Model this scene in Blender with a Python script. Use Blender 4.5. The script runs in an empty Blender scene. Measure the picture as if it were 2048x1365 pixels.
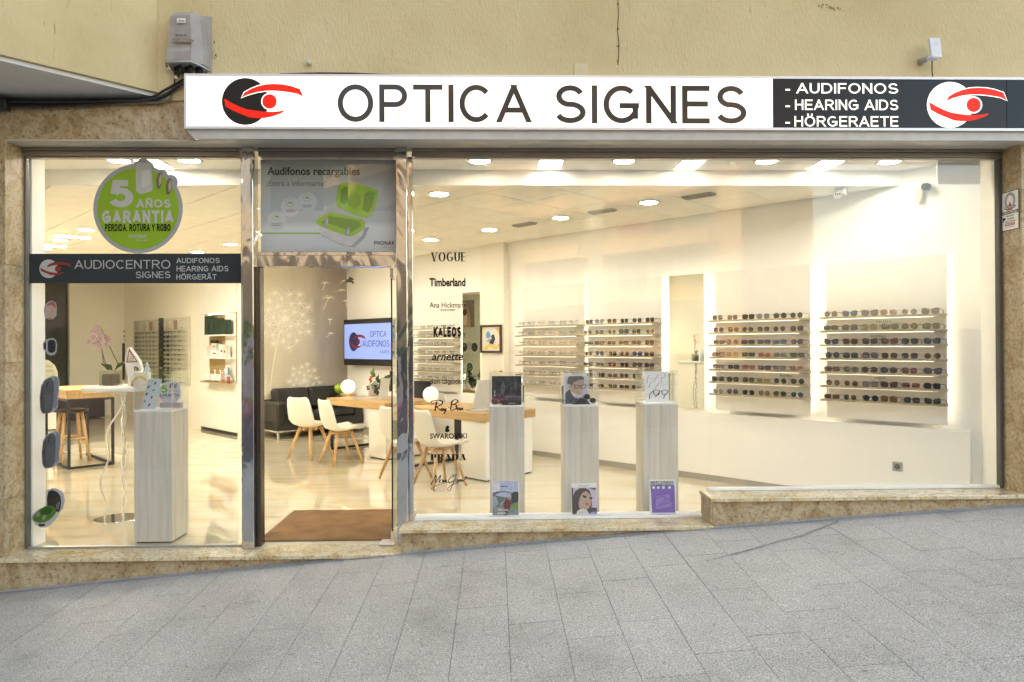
import bpy, bmesh, math, random
from mathutils import Vector, Matrix
random.seed(7)
rnd = random.random
PI = math.pi
SC = bpy.context.scene
COL = SC.collection

# ------------------------------------------------------------------ camera
FPX, YAW, ROLL, PITCH, ANG = 1392.9, .0250230, .00498608, .0037652, .777612
CAM_H = 1.542
CAMP = Vector((0, -5.4, CAM_H))
fwd = Vector((math.sin(YAW) * math.cos(PITCH), math.cos(YAW) * math.cos(PITCH), math.sin(PITCH)))
right0 = Vector((math.cos(YAW), -math.sin(YAW), 0))
up0 = right0.cross(fwd)
cR, sR = math.cos(ROLL), math.sin(ROLL)
cam_right = right0 * cR - up0 * sR
cam_up = right0 * sR + up0 * cR
cd = bpy.data.cameras.new('camera')
cam = bpy.data.objects.new('camera', cd)
COL.objects.link(cam)
m3 = Matrix((cam_right, cam_up, -fwd)).transposed()
cam.matrix_world = Matrix.Translation(CAMP) @ m3.to_4x4()
cd.sensor_width = 36
cd.lens = FPX / 2048 * 36
cd.clip_end = 1500
cd.clip_start = .05
SC.camera = cam

# ------------------------------------------------------------------ sky, sun, exposure
SUN_EL, SUN_AZ = math.radians(42), math.radians(-28)      # azimuth from +Y (behind the shop), towards -X
W = bpy.data.worlds.new('World')
SC.world = W
W.use_nodes = True
nt = W.node_tree
bg = nt.nodes['Background']
sky = nt.nodes.new('ShaderNodeTexSky')
sky.sky_type = 'NISHITA'
sky.sun_disc = False
sky.sun_elevation = SUN_EL
sky.sun_rotation = SUN_AZ
sky.air_density = 1.2
sky.dust_density = 2.5
nt.links.new(sky.outputs[0], bg.inputs[0])
bg.inputs[1].default_value = .15
sl = bpy.data.lights.new('sun', 'SUN')
sl.energy = 2.0
sl.angle = math.radians(.5)
sl.color = (1, .93, .82)
sun = bpy.data.objects.new('sun', sl)
COL.objects.link(sun)
sd = Vector((math.sin(SUN_AZ) * math.cos(SUN_EL), math.cos(SUN_AZ) * math.cos(SUN_EL), math.sin(SUN_EL)))
sun.rotation_euler = sd.to_track_quat('Z', 'Y').to_euler()
sun.location = (0, 0, 30)
SC.view_settings.view_transform = 'Standard'
SC.view_settings.look = 'None'
SC.view_settings.gamma = 1
SC.view_settings.use_curve_mapping = False
EXPO = 2.6
SC.view_settings.exposure = EXPO
SC.view_settings.use_white_balance = True
SC.view_settings.white_balance_temperature = 8800
K_ = 2 ** -EXPO      # lit things are given as they look at this exposure
LAMP = 370.0 * K_        # radiance of the lit ceiling lamps
try:
    cy = SC.cycles
    cy.max_bounces = 9
    cy.diffuse_bounces = 7
    cy.glossy_bounces = 5
    cy.transmission_bounces = 6
    cy.transparent_max_bounces = 24
    cy.sample_clamp_indirect = 6
    cy.sample_clamp_direct = 0
    cy.caustics_reflective = False
    cy.caustics_refractive = False
    cy.use_denoising = True
except Exception:
    pass

# ------------------------------------------------------------------ coordinate helpers
IA = Vector((-math.sin(ANG), math.cos(ANG), 0))     # the room's deep-left axis
IB = Vector((math.cos(ANG), math.sin(ANG), 0))      # the room's deep-right axis
FOOT = Vector((0, -5.4, 0))
RZ_B = ANG - PI / 2      # faces looking along -B: local x = -A, local y = +B
RZ_A = ANG               # faces looking along -A: local x = +B, local y = +A


def ray(px, py):
    return fwd + cam_right * ((px - 1024) / FPX) - cam_up * ((py - 682.5) / FPX)


def onY(px, py, Y=0.0):
    d = ray(px, py)
    return CAMP + d * ((Y + 5.4) / d.y)


def onZ(px, py, z=0.0):
    d = ray(px, py)
    return CAMP + d * ((z - CAM_H) / d.z)


def wab(A, B, z=0.0):
    return FOOT + IA * A + IB * B + Vector((0, 0, z))


def onB(px, py, b):
    d = ray(px, py)
    return CAMP + d * (b / d.dot(IB))


def onA(px, py, b):
    d = ray(px, py)
    return CAMP + d * (b / d.dot(IA))


# ------------------------------------------------------------------ materials
MATS = {}


def newmat(name):
    m = bpy.data.materials.new(name)
    m.use_nodes = True
    return m, m.node_tree, m.node_tree.nodes, m.node_tree.links, m.node_tree.nodes['Principled BSDF']


def M(name, col=(.5, .5, .5), rough=.5, metal=0, emit=0, ecol=None, var=.06, vs=9, bump=0, bs=60, spec=.5, coat=0):
    if name in MATS:
        return MATS[name]
    m, t, N, L, p = newmat(name)
    p.inputs['Roughness'].default_value = rough
    p.inputs['Metallic'].default_value = metal
    p.inputs['Specular IOR Level'].default_value = spec
    if coat:
        p.inputs['Coat Weight'].default_value = coat
    tc = N.new('ShaderNodeTexCoord')
    if var:
        n = N.new('ShaderNodeTexNoise')
        n.inputs['Scale'].default_value = vs
        n.inputs['Detail'].default_value = 3
        L.new(tc.outputs['Object'], n.inputs['Vector'])
        mr = N.new('ShaderNodeMapRange')
        mr.inputs[1].default_value = .3
        mr.inputs[2].default_value = .7
        mr.inputs[3].default_value = 1 - var
        mr.inputs[4].default_value = 1 + var
        L.new(n.outputs[0], mr.inputs[0])
        mx = N.new('ShaderNodeVectorMath')
        mx.operation = 'SCALE'
        mx.inputs[0].default_value = col
        L.new(mr.outputs[0], mx.inputs['Scale'])
        L.new(mx.outputs[0], p.inputs['Base Color'])
    else:
        p.inputs['Base Color'].default_value = (*col, 1)
    if bump:
        n2 = N.new('ShaderNodeTexNoise')
        n2.inputs['Scale'].default_value = bs
        n2.inputs['Detail'].default_value = 4
        L.new(tc.outputs['Object'], n2.inputs['Vector'])
        b = N.new('ShaderNodeBump')
        b.inputs['Strength'].default_value = bump
        b.inputs['Distance'].default_value = .01
        L.new(n2.outputs[0], b.inputs['Height'])
        L.new(b.outputs[0], p.inputs['Normal'])
    if emit:
        p.inputs['Emission Color'].default_value = (*(ecol or col), 1)
        p.inputs['Emission Strength'].default_value = emit
    MATS[name] = m
    return m


def ramp(N, stops):
    r = N.new('ShaderNodeValToRGB')
    e = r.color_ramp.elements
    while len(e) < len(stops):
        e.new(.5)
    for k, (pos, c) in enumerate(stops):
        e[k].position = pos
        e[k].color = (*c, 1)
    return r


def glass_mat(name, tint=(.97, .985, .975), base=.042, rough=0.0):
    m, t, N, L, p = newmat(name)
    N.remove(p)
    out = N['Material Output']
    tr = N.new('ShaderNodeBsdfTransparent')
    tr.inputs[0].default_value = (*tint, 1)
    gl = N.new('ShaderNodeBsdfGlossy')
    gl.inputs['Roughness'].default_value = rough
    gl.inputs['Color'].default_value = (1, 1, 1, 1)
    g = N.new('ShaderNodeNewGeometry')
    dt = N.new('ShaderNodeVectorMath')
    dt.operation = 'DOT_PRODUCT'
    L.new(g.outputs['Incoming'], dt.inputs[0])
    L.new(g.outputs['Normal'], dt.inputs[1])
    ab = N.new('ShaderNodeMath'); ab.operation = 'ABSOLUTE'
    L.new(dt.outputs['Value'], ab.inputs[0])
    sb = N.new('ShaderNodeMath'); sb.operation = 'SUBTRACT'; sb.inputs[0].default_value = 1
    L.new(ab.outputs[0], sb.inputs[1])
    pw = N.new('ShaderNodeMath'); pw.operation = 'POWER'; pw.inputs[1].default_value = 5
    L.new(sb.outputs[0], pw.inputs[0])
    ml = N.new('ShaderNodeMath'); ml.operation = 'MULTIPLY_ADD'; ml.inputs[1].default_value = .95; ml.inputs[2].default_value = base
    L.new(pw.outputs[0], ml.inputs[0])
    mx = N.new('ShaderNodeMixShader')
    L.new(ml.outputs[0], mx.inputs[0])
    L.new(tr.outputs[0], mx.inputs[1])
    L.new(gl.outputs[0], mx.inputs[2])
    L.new(mx.outputs[0], out.inputs[0])
    MATS[name] = m
    return m


def lens_mat(name, col, opac):
    """tinted lens: part see-through, part glossy tint"""
    key = 'lens ' + name
    if key in MATS:
        return MATS[key]
    m, t, N, L, p = newmat(key)
    out = N['Material Output']
    p.inputs['Base Color'].default_value = (*[c * .5 for c in col], 1)
    p.inputs['Roughness'].default_value = .08
    p.inputs['Specular IOR Level'].default_value = .3
    tr = N.new('ShaderNodeBsdfTransparent')
    tr.inputs[0].default_value = (*[min(1, .35 + c * 1.6) for c in col], 1)
    mx = N.new('ShaderNodeMixShader')
    tc = N.new('ShaderNodeTexCoord')
    sp = N.new('ShaderNodeSeparateXYZ')
    L.new(tc.outputs['Object'], sp.inputs[0])
    mr = N.new('ShaderNodeMapRange')          # lenses are tinted darker towards the top edge
    mr.inputs[1].default_value = .0
    mr.inputs[2].default_value = .045
    mr.inputs[3].default_value = max(0, opac - .08)
    mr.inputs[4].default_value = min(1, opac + .12)
    L.new(sp.outputs[2], mr.inputs[0])
    L.new(mr.outputs[0], mx.inputs[0])
    L.new(tr.outputs[0], mx.inputs[1])
    L.new(p.outputs[0], mx.inputs[2])
    L.new(mx.outputs[0], out.inputs[0])
    MATS[key] = m
    return m


def stone_mat(name, c1, c2, c3, rough, sc=1.0, spots=.5):
    """speckled yellow granite, warm veins and brown grains"""
    m, t, N, L, p = newmat(name)
    g = N.new('ShaderNodeNewGeometry')
    oi = N.new('ShaderNodeObjectInfo')
    ad = N.new('ShaderNodeVectorMath'); ad.operation = 'MULTIPLY_ADD'
    L.new(oi.outputs['Random'], ad.inputs[0])
    ad.inputs[1].default_value = (7.3, 3.1, 5.7)
    L.new(g.outputs['Position'], ad.inputs[2])
    wv = N.new('ShaderNodeTexNoise'); wv.inputs['Scale'].default_value = 4.6 * sc; wv.inputs['Detail'].default_value = 8; wv.inputs['Roughness'].default_value = .65; wv.inputs['Distortion'].default_value = 1.4
    L.new(ad.outputs[0], wv.inputs['Vector'])
    r1 = ramp(N, [(.34, c2), (.46, c1), (.56, c3), (.66, c1), (.76, c2)])
    L.new(wv.outputs[0], r1.inputs[0])
    gr = N.new('ShaderNodeTexNoise'); gr.inputs['Scale'].default_value = 42 * sc; gr.inputs['Detail'].default_value = 5; gr.inputs['Roughness'].default_value = .7
    L.new(ad.outputs[0], gr.inputs['Vector'])
    r2 = ramp(N, [(.34, (.30, .21, .13)), (.44, (.88, .84, .76)), (.55, (1.0, .99, .96)), (.68, (1.16, 1.14, 1.1))])
    L.new(gr.outputs[0], r2.inputs[0])
    m1 = N.new('ShaderNodeMix'); m1.data_type = 'RGBA'; m1.blend_type = 'MULTIPLY'; m1.inputs[0].default_value = .85
    L.new(r1.outputs[0], m1.inputs[6]); L.new(r2.outputs[0], m1.inputs[7])
    v = N.new('ShaderNodeTexVoronoi'); v.inputs['Scale'].default_value = 46 * sc
    L.new(ad.outputs[0], v.inputs['Vector'])
    n3 = N.new('ShaderNodeTexNoise'); n3.inputs['Scale'].default_value = 11 * sc; n3.inputs['Detail'].default_value = 4
    L.new(ad.outputs[0], n3.inputs['Vector'])
    mm = N.new('ShaderNodeMath'); mm.operation = 'MULTIPLY'
    r3 = ramp(N, [(.0, (1, 1, 1)), (.26, (0, 0, 0))])
    L.new(v.outputs['Distance'], r3.inputs[0])
    r4 = ramp(N, [(.5, (0, 0, 0)), (.66, (1, 1, 1))])
    L.new(n3.outputs[0], r4.inputs[0])
    L.new(r3.outputs[0], mm.inputs[0]); L.new(r4.outputs[0], mm.inputs[1])
    ms = N.new('ShaderNodeMath'); ms.operation = 'MULTIPLY'; ms.inputs[1].default_value = spots
    L.new(mm.outputs[0], ms.inputs[0])
    m2 = N.new('ShaderNodeMix'); m2.data_type = 'RGBA'
    m2.inputs[7].default_value = (.07, .035, .02, 1)
    L.new(ms.outputs[0], m2.inputs[0]); L.new(m1.outputs[2], m2.inputs[6])
    L.new(m2.outputs[2], p.inputs['Base Color'])
    p.inputs['Roughness'].default_value = rough
    MATS[name] = m
    return m


def wood_mat(name, c1, c2, rough=.45, sc=1.0, axis='x', coord='Object'):
    m, t, N, L, p = newmat(name)
    tc = N.new('ShaderNodeTexCoord')
    mp = N.new('ShaderNodeMapping')
    s = {'x': (1.2, 22, 22), 'z': (22, 22, 1.2), 'y': (22, 1.2, 22)}[axis]
    mp.inputs['Scale'].default_value = [q * sc for q in s]
    L.new(tc.outputs[coord], mp.inputs[0])
    n = N.new('ShaderNodeTexNoise'); n.inputs['Scale'].default_value = 1.6; n.inputs['Detail'].default_value = 7; n.inputs['Roughness'].default_value = .6
    L.new(mp.outputs[0], n.inputs['Vector'])
    r = ramp(N, [(.3, c2), (.5, c1), (.7, [min(1, q * 1.12) for q in c1])])
    L.new(n.outputs[0], r.inputs[0])
    L.new(r.outputs[0], p.inputs['Base Color'])
    p.inputs['Roughness'].default_value = rough
    MATS[name] = m
    return m


WHITE = M('white paint', (.80, .79, .76), .6, var=.02)
WALLM = M('cream wall paint', (.84, .81, .73), .65, var=.02, vs=2)
WALLW = M('white wall paint', (.86, .855, .83), .6, var=.02, vs=2)
LAMI = M('white laminate', (.84, .83, .78), .35, var=.02, vs=3)
BLACK = M('black lacquer', (.012, .012, .013), .35, var=.1)
BLACKMATTE = M('black metal', (.02, .02, .02), .5, var=.1)
LETTER = M('black vinyl', (.010, .009, .009), .4, var=0, spec=.2)
GLASS = glass_mat('shop glass', (.99, .994, .992), .031)
ACRYL = glass_mat('clear acrylic', (.985, .99, .99), .035)
STONE = stone_mat('yellow granite', (.42, .315, .19), (.33, .225, .12), (.50, .41, .29), .45, 1.0, .75)
STONE2 = stone_mat('polished granite', (.60, .48, .30), (.50, .35, .18), (.68, .60, .45), .10, 1.0, .35)
OAK = wood_mat('oak', (.52, .33, .15), (.38, .22, .09), .4)
OAKZ = wood_mat('oak leg', (.60, .36, .16), (.48, .26, .10), .4, 1, 'z')
PALEW = wood_mat('pale ash plinth', (.62, .575, .50), (.50, .44, .36), .4, .8, 'z')
SHELFW = wood_mat('shelf wood', (.36, .30, .20), (.28, .22, .14), .5)
GREYV = M('dark grey vinyl', (.030, .038, .043), .4, var=.03, spec=.2)
ALU = M('satin aluminium', (.55, .54, .52), .35, metal=.85, var=.05, bump=.05, bs=8)
CHROMEROD = M('chrome rod', (.8, .8, .78), .08, metal=1, var=0)


def chrome():
    m, t, N, L, p = newmat('polished steel')
    p.inputs['Base Color'].default_value = (.62, .62, .63, 1)
    p.inputs['Metallic'].default_value = 1
    p.inputs['Roughness'].default_value = .045
    g = N.new('ShaderNodeNewGeometry')
    mp = N.new('ShaderNodeMapping'); mp.inputs['Scale'].default_value = (4, 4, 1.6)
    L.new(g.outputs['Position'], mp.inputs[0])
    n = N.new('ShaderNodeTexNoise'); n.inputs['Scale'].default_value = 1.3; n.inputs['Detail'].default_value = 2.5; n.inputs['Distortion'].default_value = .8
    L.new(mp.outputs[0], n.inputs['Vector'])
    b = N.new('ShaderNodeBump'); b.inputs['Strength'].default_value = .40; b.inputs['Distance'].default_value = .03
    L.new(n.outputs[0], b.inputs['Height']); L.new(b.outputs[0], p.inputs['Normal'])
    n2 = N.new('ShaderNodeTexNoise'); n2.inputs['Scale'].default_value = 26
    L.new(g.outputs['Position'], n2.inputs['Vector'])
    mr = N.new('ShaderNodeMapRange'); mr.inputs[3].default_value = .03; mr.inputs[4].default_value = .12
    L.new(n2.outputs[0], mr.inputs[0]); L.new(mr.outputs[0], p.inputs['Roughness'])
    MATS['chrome'] = m
    return m


CHROME = chrome()


def stucco():
    m, t, N, L, p = newmat('yellow stucco')
    g = N.new('ShaderNodeNewGeometry')
    n = N.new('ShaderNodeTexNoise'); n.inputs['Scale'].default_value = 1.1; n.inputs['Detail'].default_value = 7; n.inputs['Roughness'].default_value = .6
    L.new(g.outputs['Position'], n.inputs['Vector'])
    r = ramp(N, [(.3, (.57, .445, .24)), (.5, (.645, .52, .295)), (.72, (.70, .58, .35))])
    L.new(n.outputs[0], r.inputs[0])
    # vertical wear streaks
    mp = N.new('ShaderNodeMapping'); mp.inputs['Scale'].default_value = (34, 34, 5)
    L.new(g.outputs['Position'], mp.inputs[0])
    n2 = N.new('ShaderNodeTexNoise'); n2.inputs['Scale'].default_value = 1; n2.inputs['Detail'].default_value = 5; n2.inputs['Roughness'].default_value = .7
    L.new(mp.outputs[0], n2.inputs['Vector'])
    n4 = N.new('ShaderNodeTexNoise'); n4.inputs['Scale'].default_value = 1.7; n4.inputs['Detail'].default_value = 3
    L.new(g.outputs['Position'], n4.inputs['Vector'])
    r2 = ramp(N, [(.60, (0, 0, 0)), (.68, (1, 1, 1))])
    L.new(n2.outputs[0], r2.inputs[0])
    r5 = ramp(N, [(.45, (0, 0, 0)), (.65, (1, 1, 1))])
    L.new(n4.outputs[0], r5.inputs[0])
    mu = N.new('ShaderNodeMath'); mu.operation = 'MULTIPLY'
    L.new(r2.outputs[0], mu.inputs[0]); L.new(r5.outputs[0], mu.inputs[1])
    mu2 = N.new('ShaderNodeMath'); mu2.operation = 'MULTIPLY'; mu2.inputs[1].default_value = .55
    L.new(mu.outputs[0], mu2.inputs[0])
    mx = N.new('ShaderNodeMix'); mx.data_type = 'RGBA'; mx.inputs[7].default_value = (.20, .13, .055, 1)
    L.new(mu2.outputs[0], mx.inputs[0]); L.new(r.outputs[0], mx.inputs[6])
    L.new(mx.outputs[2], p.inputs['Base Color'])
    p.inputs['Roughness'].default_value = .85
    mp3 = N.new('ShaderNodeMapping'); mp3.inputs['Scale'].default_value = (60, 60, 22)
    L.new(g.outputs['Position'], mp3.inputs[0])
    n3 = N.new('ShaderNodeTexNoise'); n3.inputs['Scale'].default_value = 1; n3.inputs['Detail'].default_value = 6; n3.inputs['Roughness'].default_value = .65
    L.new(mp3.outputs[0], n3.inputs['Vector'])
    b = N.new('ShaderNodeBump'); b.inputs['Strength'].default_value = .6; b.inputs['Distance'].default_value = .017
    L.new(n3.outputs[0], b.inputs['Height']); L.new(b.outputs[0], p.inputs['Normal'])
    return m


STUCCO = stucco()


def paving():
    m, t, N, L, p = newmat('grey granite paving')
    g = N.new('ShaderNodeNewGeometry')
    oi = N.new('ShaderNodeObjectInfo')
    n = N.new('ShaderNodeTexNoise'); n.inputs['Scale'].default_value = 140; n.inputs['Detail'].default_value = 3; n.inputs['Roughness'].default_value = .8
    L.new(g.outputs['Position'], n.inputs['Vector'])
    r = ramp(N, [(.34, (.09, .087, .082)), (.45, (.345, .333, .315)), (.57, (.49, .475, .45)), (.68, (.86, .84, .80))])
    L.new(n.outputs[0], r.inputs[0])
    n2 = N.new('ShaderNodeTexNoise'); n2.inputs['Scale'].default_value = 1.5; n2.inputs['Detail'].default_value = 7; n2.inputs['Roughness'].default_value = .65
    L.new(g.outputs['Position'], n2.inputs['Vector'])
    r2 = ramp(N, [(.32, (.74, .73, .71)), (.47, (.93, .93, .92)), (.6, (1.0, 1.0, .99)), (.72, (1.08, 1.07, 1.05))])
    L.new(n2.outputs[0], r2.inputs[0])
    mx = N.new('ShaderNodeMix'); mx.data_type = 'RGBA'; mx.blend_type = 'MULTIPLY'; mx.inputs[0].default_value = 1
    L.new(r.outputs[0], mx.inputs[6]); L.new(r2.outputs[0], mx.inputs[7])
    mr = N.new('ShaderNodeMapRange'); mr.inputs[3].default_value = .97; mr.inputs[4].default_value = 1.03
    L.new(oi.outputs['Random'], mr.inputs[0])
    sc = N.new('ShaderNodeVectorMath'); sc.operation = 'SCALE'
    L.new(mx.outputs[2], sc.inputs[0]); L.new(mr.outputs[0], sc.inputs['Scale'])
    # worn dark spots and gum marks
    v = N.new('ShaderNodeTexVoronoi'); v.inputs['Scale'].default_value = 2.6
    mpv = N.new('ShaderNodeMapping'); mpv.inputs['Scale'].default_value = (1, 1.6, 1)
    L.new(g.outputs['Position'], mpv.inputs[0]); L.new(mpv.outputs[0], v.inputs['Vector'])
    r3 = ramp(N, [(.0, (1, 1, 1)), (.035, (1, 1, 1)), (.06, (0, 0, 0))])
    L.new(v.outputs['Distance'], r3.inputs[0])
    mf = N.new('ShaderNodeMath'); mf.operation = 'MULTIPLY'; mf.inputs[1].default_value = .55
    L.new(r3.outputs[0], mf.inputs[0])
    m2 = N.new('ShaderNodeMix'); m2.data_type = 'RGBA'; m2.inputs[7].default_value = (.10, .10, .105, 1)
    L.new(mf.outputs[0], m2.inputs[0]); L.new(sc.outputs[0], m2.inputs[6])
    L.new(m2.outputs[2], p.inputs['Base Color'])
    p.inputs['Roughness'].default_value = .6
    b = N.new('ShaderNodeBump'); b.inputs['Strength'].default_value = .35; b.inputs['Distance'].default_value = .003
    L.new(n.outputs[0], b.inputs['Height']); L.new(b.outputs[0], p.inputs['Normal'])
    return m


PAVE = paving()


def marble():
    m, t, N, L, p = newmat('cream marble floor')
    g = N.new('ShaderNodeNewGeometry')
    mp = N.new('ShaderNodeMapping')
    mp.inputs['Rotation'].default_value = (0, 0, -(ANG + PI / 2))
    mp.inputs['Scale'].default_value = (.55, 2.6, 1)
    L.new(g.outputs['Position'], mp.inputs[0])
    n = N.new('ShaderNodeTexNoise'); n.inputs['Scale'].default_value = 1.5; n.inputs['Detail'].default_value = 7; n.inputs['Roughness'].default_value = .58; n.inputs['Distortion'].default_value = .5
    L.new(mp.outputs[0], n.inputs['Vector'])
    r = ramp(N, [(.30, (.58, .485, .30)), (.43, (.73, .645, .46)), (.6, (.77, .71, .57)), (.75, (.81, .77, .66))])
    L.new(n.outputs[0], r.inputs[0])
    L.new(r.outputs[0], p.inputs['Base Color'])
    p.inputs['Roughness'].default_value = .03
    p.inputs['Specular IOR Level'].default_value = .9
    p.inputs['Coat Weight'].default_value = .6
    p.inputs['Coat Roughness'].default_value = .02
    return m


MARBLE = marble()

# ------------------------------------------------------------------ mesh building


class MB:
    def __init__(s):
        s.v, s.f, s.m, s.sm = [], [], [], []

    def add(s, vs, fs, m=0, smooth=False):
        o = len(s.v)
        s.v += [tuple(q) for q in vs]
        for f in fs:
            s.f.append([o + i for i in f])
            s.m.append(m)
            s.sm.append(smooth)
        return s

    def box(s, x0, x1, y0, y1, z0, z1, m=0):
        return s.add([(x0, y0, z0), (x1, y0, z0), (x1, y1, z0), (x0, y1, z0), (x0, y0, z1), (x1, y0, z1), (x1, y1, z1), (x0, y1, z1)],
                     [(3, 2, 1, 0), (4, 5, 6, 7), (0, 1, 5, 4), (1, 2, 6, 5), (2, 3, 7, 6), (3, 0, 4, 7)], m)

    def rbox(s, x0, x1, y0, y1, z0, z1, r=.01, m=0, smooth=False):
        vs, idx = [], {}
        for i, x in enumerate((x0, x1)):
            for j, y in enumerate((y0, y1)):
                for k, z in enumerate((z0, z1)):
                    dx, dy, dz = (r if i == 0 else -r), (r if j == 0 else -r), (r if k == 0 else -r)
                    for a, q in enumerate(((x, y + dy, z + dz), (x + dx, y, z + dz), (x + dx, y + dy, z))):
                        idx[i, j, k, a] = len(vs)
                        vs.append(q)
        f = []
        for a in range(3):
            for side in (0, 1):
                o = [q for q in range(3) if q != a]
                lp = []
                for (u, w) in ((0, 0), (1, 0), (1, 1), (0, 1)):
                    t = [0, 0, 0]; t[a] = side; t[o[0]] = u; t[o[1]] = w
                    lp.append(idx[(*t, a)])
                f.append(lp)
        for a in range(3):
            o = [q for q in range(3) if q != a]
            for u in (0, 1):
                for w in (0, 1):
                    t0 = [0, 0, 0]; t0[o[0]] = u; t0[o[1]] = w; t0[a] = 0
                    t1 = list(t0); t1[a] = 1
                    f.append([idx[(*t0, o[0])], idx[(*t1, o[0])], idx[(*t1, o[1])], idx[(*t0, o[1])]])
        for i in (0, 1):
            for j in (0, 1):
                for k in (0, 1):
                    f.append([idx[i, j, k, 0], idx[i, j, k, 1], idx[i, j, k, 2]])
        return s.add(vs, f, m, smooth)

    def prism(s, pts, y0, y1, m=0):
        n = len(pts)
        vs = [(x, y0, z) for x, z in pts] + [(x, y1, z) for x, z in pts]
        fs = [list(range(n)), list(range(2 * n - 1, n - 1, -1))] + [(i, n + i, n + (i + 1) % n, (i + 1) % n) for i in range(n)]
        return s.add(vs, fs, m)

    def flat(s, pts, y, m=0):
        return s.add([(x, y, z) for x, z in pts], [list(range(len(pts)))], m)

    def slab(s, pts, z0, z1, m=0):
        n = len(pts)
        vs = [(x, y, z0) for x, y in pts] + [(x, y, z1) for x, y in pts]
        fs = [list(range(n)), list(range(2 * n - 1, n - 1, -1))] + [(i, n + i, n + (i + 1) % n, (i + 1) % n) for i in range(n)]
        return s.add(vs, fs, m)

    def cyl(s, p0, p1, r0, r1=None, n=10, m=0, smooth=True):
        r1 = r0 if r1 is None else r1
        p0, p1 = Vector(p0), Vector(p1)
        d = (p1 - p0).normalized()
        a = d.orthogonal().normalized(); b = d.cross(a)
        vs = []
        for p, r in ((p0, r0), (p1, r1)):
            for k in range(n):
                t = 2 * PI * k / n
                vs.append(p + (a * math.cos(t) + b * math.sin(t)) * r)
        s.add(vs, [(k, (k + 1) % n, n + (k + 1) % n, n + k) for k in range(n)], m, smooth)
        o = len(s.v) - 2 * n
        s.f.append([o + k for k in range(n)][::-1]); s.m.append(m); s.sm.append(False)
        s.f.append([o + n + k for k in range(n)]); s.m.append(m); s.sm.append(False)
        return s

    def tube(s, pts, r, n=6, m=0):
        pts = [Vector(p) for p in pts]
        a = None; vs = []
        for i, p in enumerate(pts):
            d = (pts[min(i + 1, len(pts) - 1)] - pts[max(i - 1, 0)]).normalized()
            a = d.orthogonal().normalized() if a is None else (a - d * a.dot(d)).normalized()
            b = d.cross(a)
            rr = r[i] if isinstance(r, (list, tuple)) else r
            for k in range(n):
                t = 2 * PI * k / n
                vs.append(p + (a * math.cos(t) + b * math.sin(t)) * rr)
        fs = []
        for i in range(len(pts) - 1):
            for k in range(n):
                fs.append((i * n + k, i * n + (k + 1) % n, (i + 1) * n + (k + 1) % n, (i + 1) * n + k))
        fs += [list(range(n))[::-1], [(len(pts) - 1) * n + k for k in range(n)]]
        return s.add(vs, fs, m, True)

    def lathe(s, prof, c=(0, 0), n=20, m=0):
        vs = []
        for r, z in prof:
            for k in range(n):
                t = 2 * PI * k / n
                vs.append((c[0] + r * math.cos(t), c[1] + r * math.sin(t), z))
        fs = [(i * n + k, i * n + (k + 1) % n, (i + 1) * n + (k + 1) % n, (i + 1) * n + k) for i in range(len(prof) - 1) for k in range(n)]
        s.add(vs, fs, m, True)
        o = len(s.v) - len(vs)
        if prof[0][0] > 1e-5:
            s.f.append([o + k for k in range(n)][::-1]); s.m.append(m); s.sm.append(False)
        if prof[-1][0] > 1e-5:
            s.f.append([o + (len(prof) - 1) * n + k for k in range(n)]); s.m.append(m); s.sm.append(False)
        return s

    def ell(s, c, rx, ry, rz, n=12, m=0):
        vs, fs = [], []
        h = n // 2
        for i in range(h + 1):
            ph = PI * i / h
            for k in range(n):
                t = 2 * PI * k / n
                vs.append((c[0] + rx * math.sin(ph) * math.cos(t), c[1] + ry * math.sin(ph) * math.sin(t), c[2] + rz * math.cos(ph)))
        for i in range(h):
            for k in range(n):
                fs.append((i * n + k, i * n + (k + 1) % n, (i + 1) * n + (k + 1) % n, (i + 1) * n + k))
        return s.add(vs, fs, m, True)

    def mesh(s, name, mats):
        me = bpy.data.meshes.new(name)
        me.from_pydata(s.v, [], s.f)
        for m in (mats if isinstance(mats, (list, tuple)) else [mats]):
            me.materials.append(m)
        me.polygons.foreach_set('material_index', s.m)
        me.polygons.foreach_set('use_smooth', s.sm)
        bm = bmesh.new(); bm.from_mesh(me)
        bmesh.ops.remove_doubles(bm, verts=bm.verts, dist=1e-6)
        bmesh.ops.recalc_face_normals(bm, faces=bm.faces)
        bm.to_mesh(me); bm.free()
        return me

    def build(s, name, mats, parent=None, loc=(0, 0, 0), rz=0, kind=None):
        return link(name, s.mesh(name, mats), parent, loc, rz, kind)


def link(name, me, parent=None, loc=(0, 0, 0), rz=0, kind=None):
    o = bpy.data.objects.new(name, me)
    COL.objects.link(o)
    o.location = loc
    o.rotation_euler = (0, 0, rz)
    if parent is not None:
        o.parent = parent.o if isinstance(parent, T) else parent
    if kind:
        o['kind'] = kind
    return o


def tag(o, label, cat, group=None):
    o['label'] = label; o['category'] = cat
    if group:
        o['group'] = group
    return o


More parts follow.
